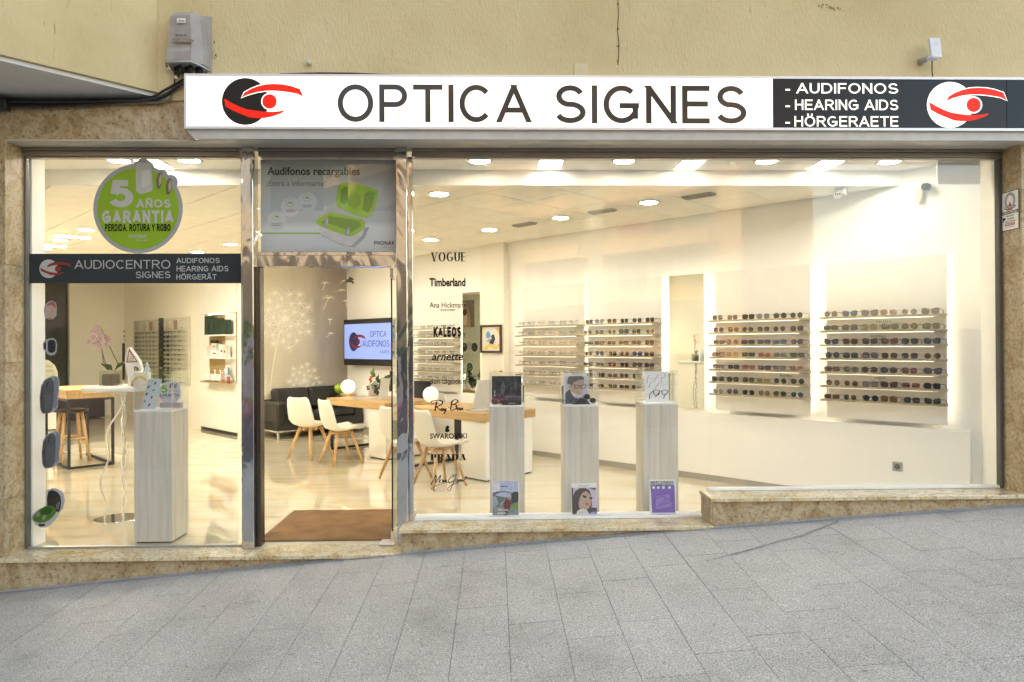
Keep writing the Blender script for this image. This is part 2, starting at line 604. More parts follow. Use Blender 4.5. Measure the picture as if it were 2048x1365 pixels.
class T:
    """a thing: an Empty at its base, with a frame its parts are drawn in (x right, y away, z up)"""

    def __init__(s, name, label, cat, loc=(0, 0, 0), rz=0, group=None):
        s.o = bpy.data.objects.new(name, None)
        s.o.empty_display_size = .1
        COL.objects.link(s.o)
        s.loc = Vector(loc); s.rz = rz
        s.o.location = s.loc; s.o.rotation_euler = (0, 0, rz)
        tag(s.o, label, cat, group)
        s.ax = Vector((math.cos(rz), math.sin(rz), 0)); s.ay = Vector((-math.sin(rz), math.cos(rz), 0))

    def p(s, px, py, y=0.0):
        """where the sight line meets the plane local y = y, as local (x, z)"""
        d = ray(px, py)
        t = ((s.loc - CAMP).dot(s.ay) + y) / d.dot(s.ay)
        q = CAMP + d * t - s.loc
        return (q.dot(s.ax), q.z)

    def pts(s, L, y=0.0):
        return [s.p(a, b, y) for a, b in L]

    def flat(s, name, L, y, mat, parent=None, px=True, th=.0006):
        b = MB()
        polys = L if isinstance(L[0][0], (list, tuple)) else [L]
        for i, q in enumerate(polys):
            q = s.pts(q, y) if px else q
            b.prism(q, y - i * .0001, y + th)
        return b.build(name, mat, parent or s)

    def text(s, body, box, y, mat, name='lettering', style='sans', w=.13, parent=None, px=True, shear=0, rot=0):
        """box = x0, ytop, x1, ybottom in photo pixels (or local metres when px is False)"""
        if px:
            x0, z1 = s.p(box[0], (box[1] + box[3]) / 2, y); x1, _ = s.p(box[2], (box[1] + box[3]) / 2, y)
            cx = (box[0] + box[2]) / 2
            z1 = s.p(cx, box[1], y)[1]; z0 = s.p(cx, box[3], y)[1]
        else:
            x0, z1, x1, z0 = box
        if style.startswith('plain'):
            vs, fs = font_mesh(body, {'plain': 0, 'plainmid': .010, 'plainbold': .022, 'plainheavy': .036}[style])
        else:
            vs, fs = stroke_text(body, style, w)
        xs = [v[0] for v in vs]; zs = [v[2] for v in vs]
        ax, bx, az, bz = min(xs), max(xs), min(zs), max(zs)
        out = []
        for v in vs:
            u = (v[0] - ax) / (bx - ax); h = (v[2] - az) / (bz - az)
            x = x0 + (x1 - x0) * u; z = z0 + (z1 - z0) * h
            x += shear * (z - z0)
            if rot:
                cx, cz = (x0 + x1) / 2, (z0 + z1) / 2
                dx, dz = x - cx, z - cz
                x = cx + dx * math.cos(rot) - dz * math.sin(rot); z = cz + dx * math.sin(rot) + dz * math.cos(rot)
            out.append((x, y + v[1], z))
        me = bpy.data.meshes.new(name)
        me.from_pydata(out, [], fs)
        me.materials.append(mat)
        return link(name, me, parent or s)


FONT_CACHE = {}


def font_mesh(body, off=0):
    c = bpy.data.curves.new('t', 'FONT')
    c.body = body; c.size = 1; c.offset = off; c.resolution_u = 4
    o = bpy.data.objects.new('t', c)
    me = bpy.data.meshes.new_from_object(o)
    vs = [(v.co.x, 0, v.co.y) for v in me.vertices]
    fs = [list(p.vertices) for p in me.polygons]
    bpy.data.objects.remove(o); bpy.data.curves.remove(c); bpy.data.meshes.remove(me)
    return vs, fs


def arc(cx, cy, rx, ry, a0, a1, n=12):
    return [(cx + rx * math.cos(math.radians(a0 + (a1 - a0) * i / n)), cy + ry * math.sin(math.radians(a0 + (a1 - a0) * i / n))) for i in range(n + 1)]


def glyphs():
    O = [arc(.5, .5, .5, .5, 90, 450, 28)]
    S = arc(.5, .745, .44, .255, 20, 270, 14)[:-1] + arc(.5, .25, .5, .25, 90, -160, 14)
    G = {
        'A': (.86, [[(-.02, .0), (.5, 1.02)], [(1.02, .0), (.5, 1.02)], [(.2, .3), (.8, .3)]]),
        'B': (.72, [[(0, 0), (0, 1)], [(0, 1), (.55, 1)] + arc(.55, .76, .38, .24, 90, -90, 8) + [(0, .52)], [(.5, .52)] + arc(.58, .26, .42, .26, 90, -90, 8) + [(0, 0)]]),
        'C': (.86, [arc(.52, .5, .52, .5, 42, 318, 22)]),
        'D': (.84, [[(0, 0), (0, 1)], [(0, 1), (.4, 1)] + arc(.45, .5, .55, .5, 90, -90, 16) + [(0, 0)]]),
        'E': (.70, [[(0, 0), (0, 1)], [(0, 1), (1, 1)], [(0, .52), (.92, .52)], [(0, 0), (1, 0)]]),
        'F': (.66, [[(0, 0), (0, 1)], [(0, 1), (1, 1)], [(0, .52), (.88, .52)]]),
        'G': (.92, [arc(.5, .5, .5, .5, 48, 325, 22) + [(.94, .18)], [(.94, .14), (.94, .46)], [(.97, .46), (.52, .46)]]),
        'H': (.76, [[(0, 0), (0, 1)], [(1, 0), (1, 1)], [(0, .52), (1, .52)]]),
        'I': (.0, [[(0, 0), (0, 1)]]),
        'K': (.78, [[(0, 0), (0, 1)], [(0, .36), (.98, 1.05)], [(.32, .58), (1, -.05)]]),
        'L': (.62, [[(0, 0), (0, 1)], [(0, 0), (1, 0)]]),
        'M': (.88, [[(0, 0), (0, 1)], [(1, 0), (1, 1)], [(0, 1.03), (.5, -.02)], [(1, 1.03), (.5, -.02)]]),
        'N': (.76, [[(0, 0), (0, 1)], [(1, 0), (1, 1)], [(0, 1.02), (1, -.02)]]),
        'O': (.94, O), 'S': (.78, [S]),
        'P': (.74, [[(0, 0), (0, 1)], [(0, 1), (.55, 1)] + arc(.6, .73, .4, .27, 90, -90, 10) + [(0, .46)]]),
        'R': (.80, [[(0, 0), (0, 1)], [(0, 1), (.55, 1)] + arc(.58, .75, .38, .25, 90, -90, 10) + [(0, .5)], [(.5, .5), (1.02, -.04)]]),
        'T': (.78, [[(0, 1), (1, 1)], [(.5, 0), (.5, 1)]]),
        'U': (.76, [[(0, 1), (0, .38)] + arc(.5, .36, .5, .36, 180, 360, 14) + [(1, 1)]]),
        'V': (.84, [[(0, 1.0), (.5, -.02)], [(1, 1.0), (.5, -.02)]]),
        'W': (1.2, [[(0, 1.05), (.25, -.03)], [(.5, 1), (.25, -.03)], [(.5, 1), (.75, -.03)], [(1, 1.05), (.75, -.03)]]),
        'Y': (.84, [[(0, 1.05), (.5, .46)], [(1, 1.05), (.5, .46)], [(.5, 0), (.5, .5)]]),
        '5': (.66, [[(.92, 1), (.2, 1), (.06, .48)], [(.06, .50)] + arc(.46, .32, .54, .32, 120, -155, 16)]),
        '-': (.26, [[(0, .44), (1, .44)]]), ',': (.02, [[(.5, .06), (-1, -.2)]]),
        'o': (.8, [arc(.5, .4, .5, .4, 90, 450, 24)]), 'a': (.8, [arc(.5, .4, .5, .4, 90, 450, 24), [(1, 0), (1, .8)]]),
        'd': (.8, [arc(.5, .4, .5, .4, 90, 450, 24), [(1, 0), (1, 1.25)]]), 'l': (0, [[(0, 0), (0, 1.25)]]),
        'n': (.66, [[(0, 0), (0, .8)], [(0, .42)] + arc(.5, .42, .5, .38, 180, 0, 14) + [(1, 0)]]),
        'g': (.8, [arc(.5, .4, .5, .4, 90, 450, 24), [(1, .8), (1, 0)] + arc(.5, 0, .5, .38, 0, -160, 12)]),
    }
    G['Ñ'] = (G['N'][0], G['N'][1] + [[(.15, 1.16), (.35, 1.26), (.62, 1.16), (.85, 1.26)]])
    G['Ö'] = (G['O'][0], G['O'][1] + [[(.28, 1.16), (.28, 1.28)], [(.72, 1.16), (.72, 1.28)]])
    G['Ä'] = (G['A'][0], G['A'][1] + [[(.28, 1.16), (.28, 1.28)], [(.72, 1.16), (.72, 1.28)]])
    G['É'] = (G['E'][0], G['E'][1] + [[(.4, 1.14), (.65, 1.28)]])
    G['Í'] = (0, [[(0, 0), (0, .74)], [(0, 1.02), (.0, .9)]])
    return G


GLY = glyphs()


def ribbon(pts, wf):
    n = len(pts); L, R = [], []
    closed = n > 2 and abs(pts[0][0] - pts[-1][0]) < 1e-6 and abs(pts[0][1] - pts[-1][1]) < 1e-6
    for i in range(n):
        a = pts[i - 1] if i else (pts[n - 2] if closed else pts[0])
        b = pts[i + 1] if i < n - 1 else (pts[1] if closed else pts[n - 1])
        c = pts[i]
        d0 = Vector((c[0] - a[0], c[1] - a[1])); d1 = Vector((b[0] - c[0], b[1] - c[1]))
        if d0.length < 1e-9: d0 = d1
        if d1.length < 1e-9: d1 = d0
        d0.normalize(); d1.normalize()
        t = (d0 + d1)
        t = t.normalized() if t.length > 1e-4 else d1
        nrm = Vector((-t.y, t.x))
        k = max(.5, nrm.dot(Vector((-d1.y, d1.x))))
        w = wf(t) / 2 / k
        L.append((c[0] + nrm.x * w, c[1] + nrm.y * w)); R.append((c[0] - nrm.x * w, c[1] - nrm.y * w))
    return L, R


def clip2(poly):
    for f in ((lambda q: q[1]), (lambda q: 1 - q[1])):
        out = []
        for i in range(len(poly)):
            a, c = poly[i - 1], poly[i]
            fa, fc = f(a), f(c)
            if (fa >= 0) != (fc >= 0):
                t = fa / (fa - fc)
                out.append((a[0] + (c[0] - a[0]) * t, a[1] + (c[1] - a[1]) * t))
            if fc >= 0:
                out.append(c)
        poly = out
    return poly


def stroke_text(body, style, w):
    vs, fs = [], []
    x = 0; z = 0.0
    thin = w if style == 'sans' else w * .22

    def put(pts):
        nonlocal z
        wf = (lambda t: w) if style == 'sans' else (lambda t: thin + (w - thin) * abs(t.y) ** 1.6)
        if style == 'serif' and len(pts) == 2 and pts[0][0] < pts[1][0] - .1 and abs(pts[0][1] - pts[1][1]) > .3 and pts[1][1] > pts[0][1]:
            wf = lambda t: thin * 1.3
        if style == 'serif' and len(pts) == 2 and pts[0][0] > pts[1][0] + .1 and pts[1][1] < pts[0][1]:
            wf = lambda t: thin * 1.3
        if style == 'sans':
            pts = list(pts)
            for e, f in ((0, 1), (-1, -2)):
                a, c = pts[e], pts[f]
                if abs(a[0] - c[0]) < 1e-4 or (len(pts) == 2 and abs(a[1] - c[1]) < 1e-4):
                    l = math.hypot(a[0] - c[0], a[1] - c[1])
                    pts[e] = (a[0] + (a[0] - c[0]) / l * w / 2, a[1] + (a[1] - c[1]) / l * w / 2)
                elif len(pts) == 2:
                    l = math.hypot(a[0] - c[0], a[1] - c[1])
                    if a[1] < .12 or a[1] > .88:
                        pts[e] = (a[0] + (a[0] - c[0]) / l * w, a[1] + (a[1] - c[1]) / l * w)
            if len(pts) == 2 and abs(pts[0][0] - pts[1][0]) > 1e-4 and abs(pts[0][1] - pts[1][1]) > .35:
                L, R = ribbon(pts, wf)
                q = clip2([L[0], L[1], R[1], R[0]])
                z -= .00012; o = len(vs)
                vs.extend((a[0], z, a[1]) for a in q); fs.append(tuple(range(o, o + len(q))))
                return
        L, R = ribbon(pts, wf)
        o = len(vs); z -= .00012
        for a in L: vs.append((a[0], z, a[1]))
        for a in R: vs.append((a[0], z, a[1]))
        n = len(L)
        for i in range(n - 1):
            fs.append((o + i, o + n + i, o + n + i + 1, o + i + 1))
    for ch in body:
        if ch == ' ':
            x += .42; continue
        gw, st = GLY[ch]
        gw = gw if gw else 0
        ox = x + w / 2
        for s in st:
            q = [(ox + a * (gw - w if gw > w else gw), w / 2 * (1 if style == 'sans' else .25) + b * (1 - (w if style == 'sans' else w * .25))) for a, b in s]
            put(q)
            if style == 'serif' and len(s) >= 2:
                for (e, f) in ((q[0], q[1]), (q[-1], q[-2])):
                    if (abs(e[1]) < .12 or abs(e[1] - 1) < .12) and abs(e[0] - f[0]) < abs(e[1] - f[1]) * .8:
                        yy = thin / 2 if e[1] < .5 else 1 - thin / 2
                        put([(e[0] - w * .85, yy), (e[0] + w * .85, yy)])
        x += max(gw, w) + .15
    return vs, fs


def smoothp(P, n=5):
    out = []
    for i in range(len(P) - 1):
        p0 = P[max(i - 1, 0)]; p1 = P[i]; p2 = P[i + 1]; p3 = P[min(i + 2, len(P) - 1)]
        for k in range(n):
            t = k / n
            out.append(tuple(.5 * ((2 * p1[j]) + (-p0[j] + p2[j]) * t + (2 * p0[j] - 5 * p1[j] + 4 * p2[j] - p3[j]) * t * t + (-p0[j] + 3 * p1[j] - 3 * p2[j] + p3[j]) * t ** 3) for j in range(len(p1))))
    out.append(tuple(P[-1]))
    return out


def script_lines(t, name, lines, y, mat, wpx, parent=None, contrast=.5):
    """hand-drawn pen lines given in photo pixels, width wpx in pixels"""
    b = MB()
    zz = y
    for P in lines:
        q = smoothp(P, 6)
        L, R = ribbon(q, lambda tt: wpx * (1 - contrast + contrast * abs(tt.y)))
        zz -= .0001
        n = len(q)
        pts = [t.p(a[0], a[1], zz) for a in L] + [t.p(a[0], a[1], zz) for a in R]
        b.add([(x, zz, z) for x, z in pts], [(i, i + 1, n + i + 1, n + i) for i in range(n - 1)])
    return b.build(name, mat, parent or t)


def circ(cx, cy, r, n=40, ry=None):
    ry = ry or r
    return [(cx + r * math.cos(2 * PI * k / n), cy + ry * math.sin(2 * PI * k / n)) for k in range(n)]


SWOOSH_T = [(-.17, .16), (-.04, .38), (.22, .53), (.55, .66), (.88, .73), (1.21, .75), (1.60, .73), (1.95, .66), (2.33, .53), (2.36, .44), (2.48, .20), (2.2, .33), (1.88, .39), (1.5, .44), (1.21, .46), (.85, .45), (.55, .41), (.25, .33), (.08, .28)]
SWOOSH_B = [(-.90, .13), (-.6, -.05), (-.25, -.22), (.05, -.33), (.41, -.39), (.75, -.43), (1.1, -.44), (1.4, -.42), (1.68, -.37), (1.66, -.42), (1.49, -.52), (1.1, -.65), (.8, -.705), (.55, -.71), (.2, -.68), (.01, -.61), (-.25, -.5), (-.52, -.39), (-.75, -.26), (-.84, -.22)]


def eye_logo(t, cx, cy, r, y, cm, rm, wm, flat_part=True):
    """the eye emblem: disc, two red brush strokes and a pupil"""
    f = lambda P: [(cx + a * r, cy - b * r) for a, b in P]
    t.flat('emblem_disc', circ(cx, cy, r, 48), y, cm)
    def grow(P, k):
        mx = sum(a for a, b in P) / len(P); my = sum(b for a, b in P) / len(P)
        out = []
        n = len(P)
        for i in range(n):
            a = P[i - 1]; c = P[(i + 1) % n]
            tx, ty = c[0] - a[0], c[1] - a[1]; l = math.hypot(tx, ty) or 1
            out.append((P[i][0] - ty / l * k, P[i][1] + tx / l * k))
        return out
    t.flat('emblem_edge', [f(grow(SWOOSH_T, .035)), f(grow(SWOOSH_B, -.035)), circ(cx + 1.03 * r, cy - 0 * r, .355 * r, 28)], y - .0008, wm)
    t.flat('emblem_stroke', f(SWOOSH_T), y - .0016, rm)
    t.flat('emblem_stroke', f(SWOOSH_B), y - .0016, rm)
    t.flat('emblem_pupil', circ(cx + 1.03 * r, cy, .31 * r, 28), y - .0018, rm)

# ================================================================== GROUND
S_PAV = .035


def gx(x):
    x = max(-45, min(45, x))
    return .015 + .0705 * x + .035 * max(-.6, 1 - ((x - .6) / 3.8) ** 2)


def gz(x, y):
    return gx(x) + S_PAV * (max(-7.2, min(0, y)) + .25)


# one ground sheet to the horizon, dropping away behind the kerb
b = MB()
xs = [-400, -120, -60, -45, -30, -20, -12, -8, -5, -2, 1, 4, 7, 10, 15, 22, 30, 45, 60, 120, 400]
ys = [-400, -120, -60, -30, -15, -7.2, -3, -.19, -.15, 24, 40, 120, 400]
for j, y in enumerate(ys):
    for i, x in enumerate(xs):
        b.v.append((x, y, min(gz(x, y) - .3, -.4) if y > -.17 else gz(x, y) - (.06 if y > -7.3 else .17)))
for j in range(len(ys) - 1):
    for i in range(len(xs) - 1):
        o = j * len(xs) + i
        b.f.append([o, o + 1, o + len(xs) + 1, o + len(xs)]); b.m.append(0); b.sm.append(False)
ROADM = M('asphalt', (.05, .05, .052), .85, var=.2, vs=3, bump=.3, bs=120)
JOINT = M('dark paving joint', (.07, .066, .062), .9, var=.2)
b.build('ground', ROADM, kind='structure')

b = MB()
px_ = [x * .5 for x in range(-80, 81)]
for y in (-7.0, -.22):
    for x in px_:
        b.v.append((x, y, gz(x, y) - .010))
n = len(px_)
for i in range(n - 1):
    b.f.append([i, i + 1, n + i + 1, n + i]); b.m.append(0); b.sm.append(False)
pavement = b.build('pavement', JOINT, kind='structure')

TW, TL = .2935, .585
far = MB()
ci = 0
c0 = .0705 - 48 * TW
for c in range(96):
    xa = c0 + c * TW; xb = xa + TW - .0026
    off = [.0, .42, .15, .70, .30, .55, .85, .08, .47][c % 9] * TL
    y = -.245 + off
    while y > -6.95:
        ya, yb = max(y - TL, -6.95), min(y - .003, -.245)
        y -= TL
        if yb - ya < .03:
            continue
        h = (rnd() - .5) * .0016
        vis = -4.1 < xa < 4.3 and yb > -2.75 and abs(xa) < 2.35 + (yb + 2.75) * .95
        bb = MB() if vis else far
        vs = [(X, Y, gz(X, Y) + h - dz) for dz in (0.0, .03) for X, Y in ((xa, ya), (xb, ya), (xb, yb), (xa, yb))]
        bb.add(vs, [(0, 1, 2, 3), (0, 4, 5, 1), (1, 5, 6, 2), (2, 6, 7, 3), (3, 7, 4, 0)], 0)
        if vis:
            bb.build('paving_slab', PAVE, pavement)
            ci += 1
o = far.build('paving_slabs_beyond', PAVE, pavement)
o['kind'] = 'stuff'
# cement strip along the foot of the shop, cracked in places, following the slope
b = MB()
xs2 = [-9 + i * .25 for i in range(73)]
for k, x in enumerate(xs2):
    j = (rnd() - .5) * .008
    b.v.append((x, -.222, gz(x, -.22) + .006)); b.v.append((x, -.272 + j, gz(x, -.27) + .0045))
for k in range(len(xs2) - 1):
    b.f.append([2 * k, 2 * k + 1, 2 * k + 3, 2 * k + 2]); b.m.append(0); b.sm.append(False)
b.build('cement_joint', M('cement mortar', (.36, .35, .34), .9, var=.25, vs=30, bump=.4, bs=150), pavement)
# dried spill running over the paving
spill = [(1412, 1122), (1460, 1110), (1520, 1094), (1570, 1080), (1600, 1072), (1640, 1057), (1676, 1043)]
wd = [2, 3, 3, 3, 4, 4, 8]
b = MB()
tp, bt = [], []
for (a, c), w_ in zip(smoothp(spill, 4), [wd[min(i // 4, 6)] for i in range(25)]):
    for lst, s_ in ((tp, -.5), (bt, .5)):
        d = ray(a, c + s_ * w_ * (.6 + .8 * rnd()))
        t_ = 3.
        for _ in range(40):
            q = CAMP + d * t_
            t_ += (gz(q.x, q.y) + .0035 - q.z) / d.z * .9
        q = CAMP + d * t_
        lst.append(tuple(q))
n = len(tp)
b.add(tp + bt, [(i, i + 1, n + i + 1, n + i) for i in range(n - 1)])
b.build('spill_stain', M('dried spill', (.25, .225, .205), .7, var=.3, vs=30), pavement)
# kerb
b = MB()
for i in range(80):
    x0, x1 = -40 + i, -39.006 + i
    vs = [(X, Y, gz(X, -7) + z) for z in (-.25, .002) for X, Y in ((x0, -7.15), (x1, -7.15), (x1, -7.0), (x0, -7.0))]
    b.add(vs, [(3, 2, 1, 0), (4, 5, 6, 7), (0, 1, 5, 4), (1, 2, 6, 5), (2, 3, 7, 6), (3, 0, 4, 7)])
o = b.build('kerb', PAVE, kind='structure')

# ================================================================== SHOP BUILDING (outside)
GX0, GX1 = -3.56, 3.985          # clear opening
bld = T('shop_building', 'yellow stuccoed building with granite facing and glazed shop at street level', 'building', (0, 0, 0))
YO = -.22
b = MB()
b.box(-2.46, 22, -.235, 0.05, 3.34, 15, 0)
b.box(-2.46, 22, .05, 24, 3.34, 15, 0)
b.build('stucco_wall', STUCCO, bld)
# oblique upper storey jutting over the street on the left
p0 = Vector((-2.45, -.22, 0)); dB = -IB
p1 = p0 + dB * 9
b = MB()
foot = [(p0.x, p0.y), (p1.x, p1.y), (-22, p1.y), (-22, 12), (p0.x, 12)]
b.slab(foot, 3.40, 15, 0)
b.build('jutting_wall', STUCCO, bld)
b = MB()
q0 = p0 + IA * .03 ; q1 = p1 + IA * .03
b.slab([(q0.x, q0.y), (q1.x, q1.y), (-21.9, q1.y), (-21.9, .1), (q0.x, .1)], 3.37, 3.399, 0)
b.build('soffit', M('grey painted soffit', (.66, .66, .68), .7, var=.05, vs=2), bld)
# solid ground floor either side of the shop
b = MB()
b.box(-22, -3.80, -.19, .03, -1.9, 3.37, 0)
b.box(4.15, 22, -.20, .3, -1.0, 3.34, 0)
b.build('masonry', STUCCO, bld)
# granite facing, slab by slab


def slabp(name, x0, x1, z0, z1, y0=YO, y1=-.196, mat=STONE, bev=.002):
    bb = MB(); bb.rbox(x0 + .001, x1 - .001, y0, y1, z0, z1, bev)
    return bb.build(name, mat, bld)


xs3 = [-6.0, -4.9, -3.72, -2.52, -1.40, -.28, .84, 1.96, 3.08, 4.20, 5.3, 6.4]
for a_, c_ in zip(xs3[:-1], xs3[1:]):
    slabp('lintel_slab', a_, c_, 3.058, 3.338)
for side, (xa, xb) in enumerate(((-4.75, GX0 - .035), (4.03, 5.2))):
    zz = [-.55, .42, 1.42, 2.14, 3.056] if side == 0 else [.0, .62, 1.55, 2.48, 3.056]
    for a_, c_ in zip(zz[:-1], zz[1:]):
        slabp('pier_slab', xa, xb, a_ + .001, c_ - .001)
        bb = MB()      # reveal slabs, running back to the frame
        if side == 0:
            bb.rbox(GX0 - .034, GX0 - .012, -.221, .02, a_ + .001, c_ - .001, .002)
        else:
            bb.rbox(GX1 + .016, GX1 + .044, -.221, .02, a_ + .001, c_ - .001, .002)
        bb.build('reveal_slab', STONE, bld)
    xq = [-7.2, -6.0, -4.752] if side == 0 else [5.202, 6.4, 7.6]
    for a_, c_ in zip(xq[:-1], xq[1:]):
        slabp('pier_slab', a_, c_, -.7, 3.056)
b = MB(); b.box(GX0 - .03, GX1 + .04, -.219, .05, 3.045, 3.057)
b.build('opening_soffit', M('grey beige render', (.52, .49, .44), .7, var=.06, vs=3), bld)
# risers and sills: three level steps against the sloping street
SILL1, SILL2, SILL3 = 0.0, .180, .386
b_x = [(-3.594, -2.70, SILL1), (-2.70, -1.93, SILL1), (-1.93, -.69, SILL1), (-.69, .55, SILL2), (.55, 1.625, SILL2), (1.625, 2.91, SILL3), (2.91, 4.03, SILL3)]
for xa, xb, top in b_x:
    bb = MB()
    zb0, zb1 = gz(xa, YO) - .05, gz(xb, YO) - .05
    tz = top - .032
    vs = []
    for Y in (YO, -.19):
        vs += [(xa + .001, Y, zb0), (xb - .001, Y, min(zb1, tz - .002)), (xb - .001, Y, tz), (xa + .001, Y, tz)]
    bb.add(vs, [(0, 1, 2, 3), (7, 6, 5, 4), (0, 4, 5, 1), (1, 5, 6, 2), (2, 6, 7, 3), (3, 7, 4, 0)])
    bb.build('riser_slab', STONE, bld)
for xa, xb, top, hl in ((-3.62, -1.83, SILL1, 0), (-1.828, -.692, SILL1, 0), (-.712, 1.62, SILL2, 1), (1.600, 2.86, SILL3, 1), (2.862, 4.03, SILL3, 0)):
    bb = MB(); bb.rbox(xa, xb, -.262, .03, top - .03, top, .004)
    bb.build('sill_slab', STONE2, bld)
for xa, z0, z1 in ((-.688, -.2, SILL2 - .031), (1.622, .05, SILL3 - .031)):      # step ends, facing left
    bb = MB(); bb.box(xa - .012, xa, -.225, .02, z0, z1)
    bb.build('step_end_slab', STONE, bld)
# small fittings and marks on the wall
b = MB(); x_, z_ = onY(619, 128, -.235).x, onY(619, 128, -.235).z
b.lathe([(.010, 0), (.017, 0), (.017, .05), (.010, .05)], n=14)
o = b.build('drain_pipe', M('pvc pipe', (.55, .50, .42), .5), bld, (x_, -.235, z_)); o.rotation_euler = (PI / 2, 0, 0)
b = MB(); q = onY(1148, 128, -.24); r_ = onY(1175, 152, -.24)
b.rbox(q.x, r_.x, -.243, -.235, r_.z, q.z, .003)
b.build('blank_cover', M('painted cover plate', (.60, .50, .31), .6), bld)
b = MB()
P = [onY(1236, 0, -.236), onY(1237, 30, -.236), onY(1235, 60, -.236), onY(1238, 88, -.236), onY(1236, 130, -.236)]
b.tube([(v.x, -.2355, v.z) for v in P], .0035, 5)
for yy in (8, 58, 92, 122):
    v = onY(1236, yy, -.24); b.cyl((v.x, -.236, v.z), (v.x, -.244, v.z), .007, .005, 8)
b.build('rusty_wire', M('rust', (.16, .075, .04), .9, var=.3), bld)
b = MB()
for k in range(46):
    X = 385 + rnd() * 60 if k < 26 else 1630 + rnd() * 60
    Yp = 50 + (X - 385) * .7 + rnd() * 40 if k < 26 else 4 + (X - 1630) * .25 + rnd() * 8
    v = onY(X, Yp, -.2355); s = .002 + rnd() * .004
    b.flat([(v.x - s, v.z - s * 2), (v.x + s, v.z - s), (v.x + s * .6, v.z + s * 1.8), (v.x - s * .7, v.z + s)], -.2362)
b.build('wall_marks', M('brown splash', (.17, .09, .03), .9), bld)['kind'] = 'stuff'

# sheltering mass above the shop so that the street lies in its shade, roof
b = MB(); b.box(-22, 22, -.1, 24, 15.01, 15.3)
b.build('roof', M('roof tiles', (.35, .2, .13), .8, var=.2), bld)

# ================================================================== SHOP FRONT FRAME
fr = T('shopfront_frame', 'polished steel frame of posts, header and transom bar holding the shop glass', 'window frame', (0, 0, 0))
FRM = M('brown anodised metal', (.33, .29, .26), .3, metal=.75, var=.06, vs=3, bump=.08, bs=5)


def piece(name, x0, x1, y0, y1, z0, z1, mat=CHROME, parent=fr, r=.0025):
    bb = MB(); bb.rbox(x0, x1, y0, y1, z0, z1, r)
    return bb.build(name, mat, parent)


for xa, xb in ((GX0 - .01, -1.936), (-1.80, -.755), (-.63, GX1)):
    piece('header_rail', xa, xb, -.055, .05, 3.022, 3.043, FRM)
    piece('header_rail', xa, xb, -.035, .05, 2.984, 3.021, FRM)
    piece('glazing_bead', xa + .02, xb - .02, -.02, .03, 2.972, 2.983, ALU)
piece('door_post', -1.905, -1.824, -.085, .035, 0.001, 3.044)
piece('side_trim', -1.936, -1.906, -.03, .03, 0.001, 2.975)
piece('door_jamb', -1.823, -1.790, -.03, .06, 0.001, 2.14, M('dark bronze', (.10, .085, .07), .25, metal=.8))
piece('door_post', -.745, -.664, -.085, .035, 0.001, 3.044)
piece('side_trim', -.662, -.627, -.03, .03, SILL2 + .001, 2.985)
piece('transom_bar', -1.80, -.755, -.045, .03, 2.222, 2.252)
piece('transom_bar', -1.80, -.755, -.075, .04, 2.137, 2.221)
piece('side_trim', GX0 - .012, GX0 + .004, -.02, .03, .004, 2.985, M('dark seal', (.10, .10, .09), .5))
piece('side_trim', GX1 - .012, GX1 + .012, -.02, .03, SILL3 + .002, 2.985, M('dark seal'))
WB = M('white glazing bead', (.8, .8, .78), .4)
piece('glazing_bead', GX0 + .004, -1.937, -.014, .02, .001, .014, ALU)
piece('glazing_bead', -.626, 1.66, -.012, .05, SILL2 + .001, SILL2 + .022, WB)
piece('glazing_bead', 1.662, 1.676, -.02, .05, SILL2 + .001, SILL3 + .02, WB)
piece('glazing_bead', 1.678, GX1 - .012, -.012, .05, SILL3 + .001, SILL3 + .020, WB)


def window(label, x0, x1, z0, z1, y0=.002, y1=.010):
    w_ = T('shop_window', label, 'window', ((x0 + x1) / 2, 0, z0))
    bb = MB(); bb.box(x0 - w_.loc.x, x1 - w_.loc.x, y0, y1, 0, z1 - z0)
    bb.build('pane', GLASS, w_)
    return w_


win_l = window('left shop window pane with grey name band, between granite pier and door post', GX0 + .005, -1.937, .014, 2.971)
win_t = window('small glass light above the open doorway, covering the hearing aid poster', -1.80, -.755, 2.253, 2.971)
win_m = window('wide middle shop window with column of black brand names on it', -.626, 1.6715, SILL2 + .022, 2.971)
win_r = window('right shop window pane with no lettering, above the highest granite sill', 1.6745, GX1 - .013, SILL3 + .02, 2.971)

# --- glass door, standing open inwards
dr = T('glass_door', 'frameless glass door standing open inwards at right side of doorway', 'door', (-.792, 0.0, .0))
bb = MB(); bb.box(-.006, .004, .0, .97, .10, 2.05); bb.build('pane', glass_mat('door glass', (.93, .975, .95), .045), dr)
bb = MB(); bb.box(-.0065, .0045, -.004, -.0005, .10, 2.05); bb.build('dark_edge', M('glass edge', (.01, .03, .022), .1, var=0), dr)
for z0, z1, nm in ((.012, .10, 'pivot_fitting'), (2.05, 2.13, 'pivot_fitting')):
    bb = MB(); bb.rbox(-.014, .012, -.008, .16, z0, z1, .002); bb.build(nm, CHROMEROD, dr)
bb = MB(); bb.tube([(.03, .82, .85), (.06, .82, .87), (.06, .82, 1.25), (.03, .82, 1.27)], .011, 8)
bb.build('handle', CHROMEROD, dr)
bb = MB(); bb.box(.0045, .008, .12, .30, 1.45, 1.74); bb.build('notice', WHITE, dr)
bb = MB(); bb.rbox(-.10, .02, -.05, .14, .0005, .012, .002)
bb.build('floor_pivot', ALU, dr)

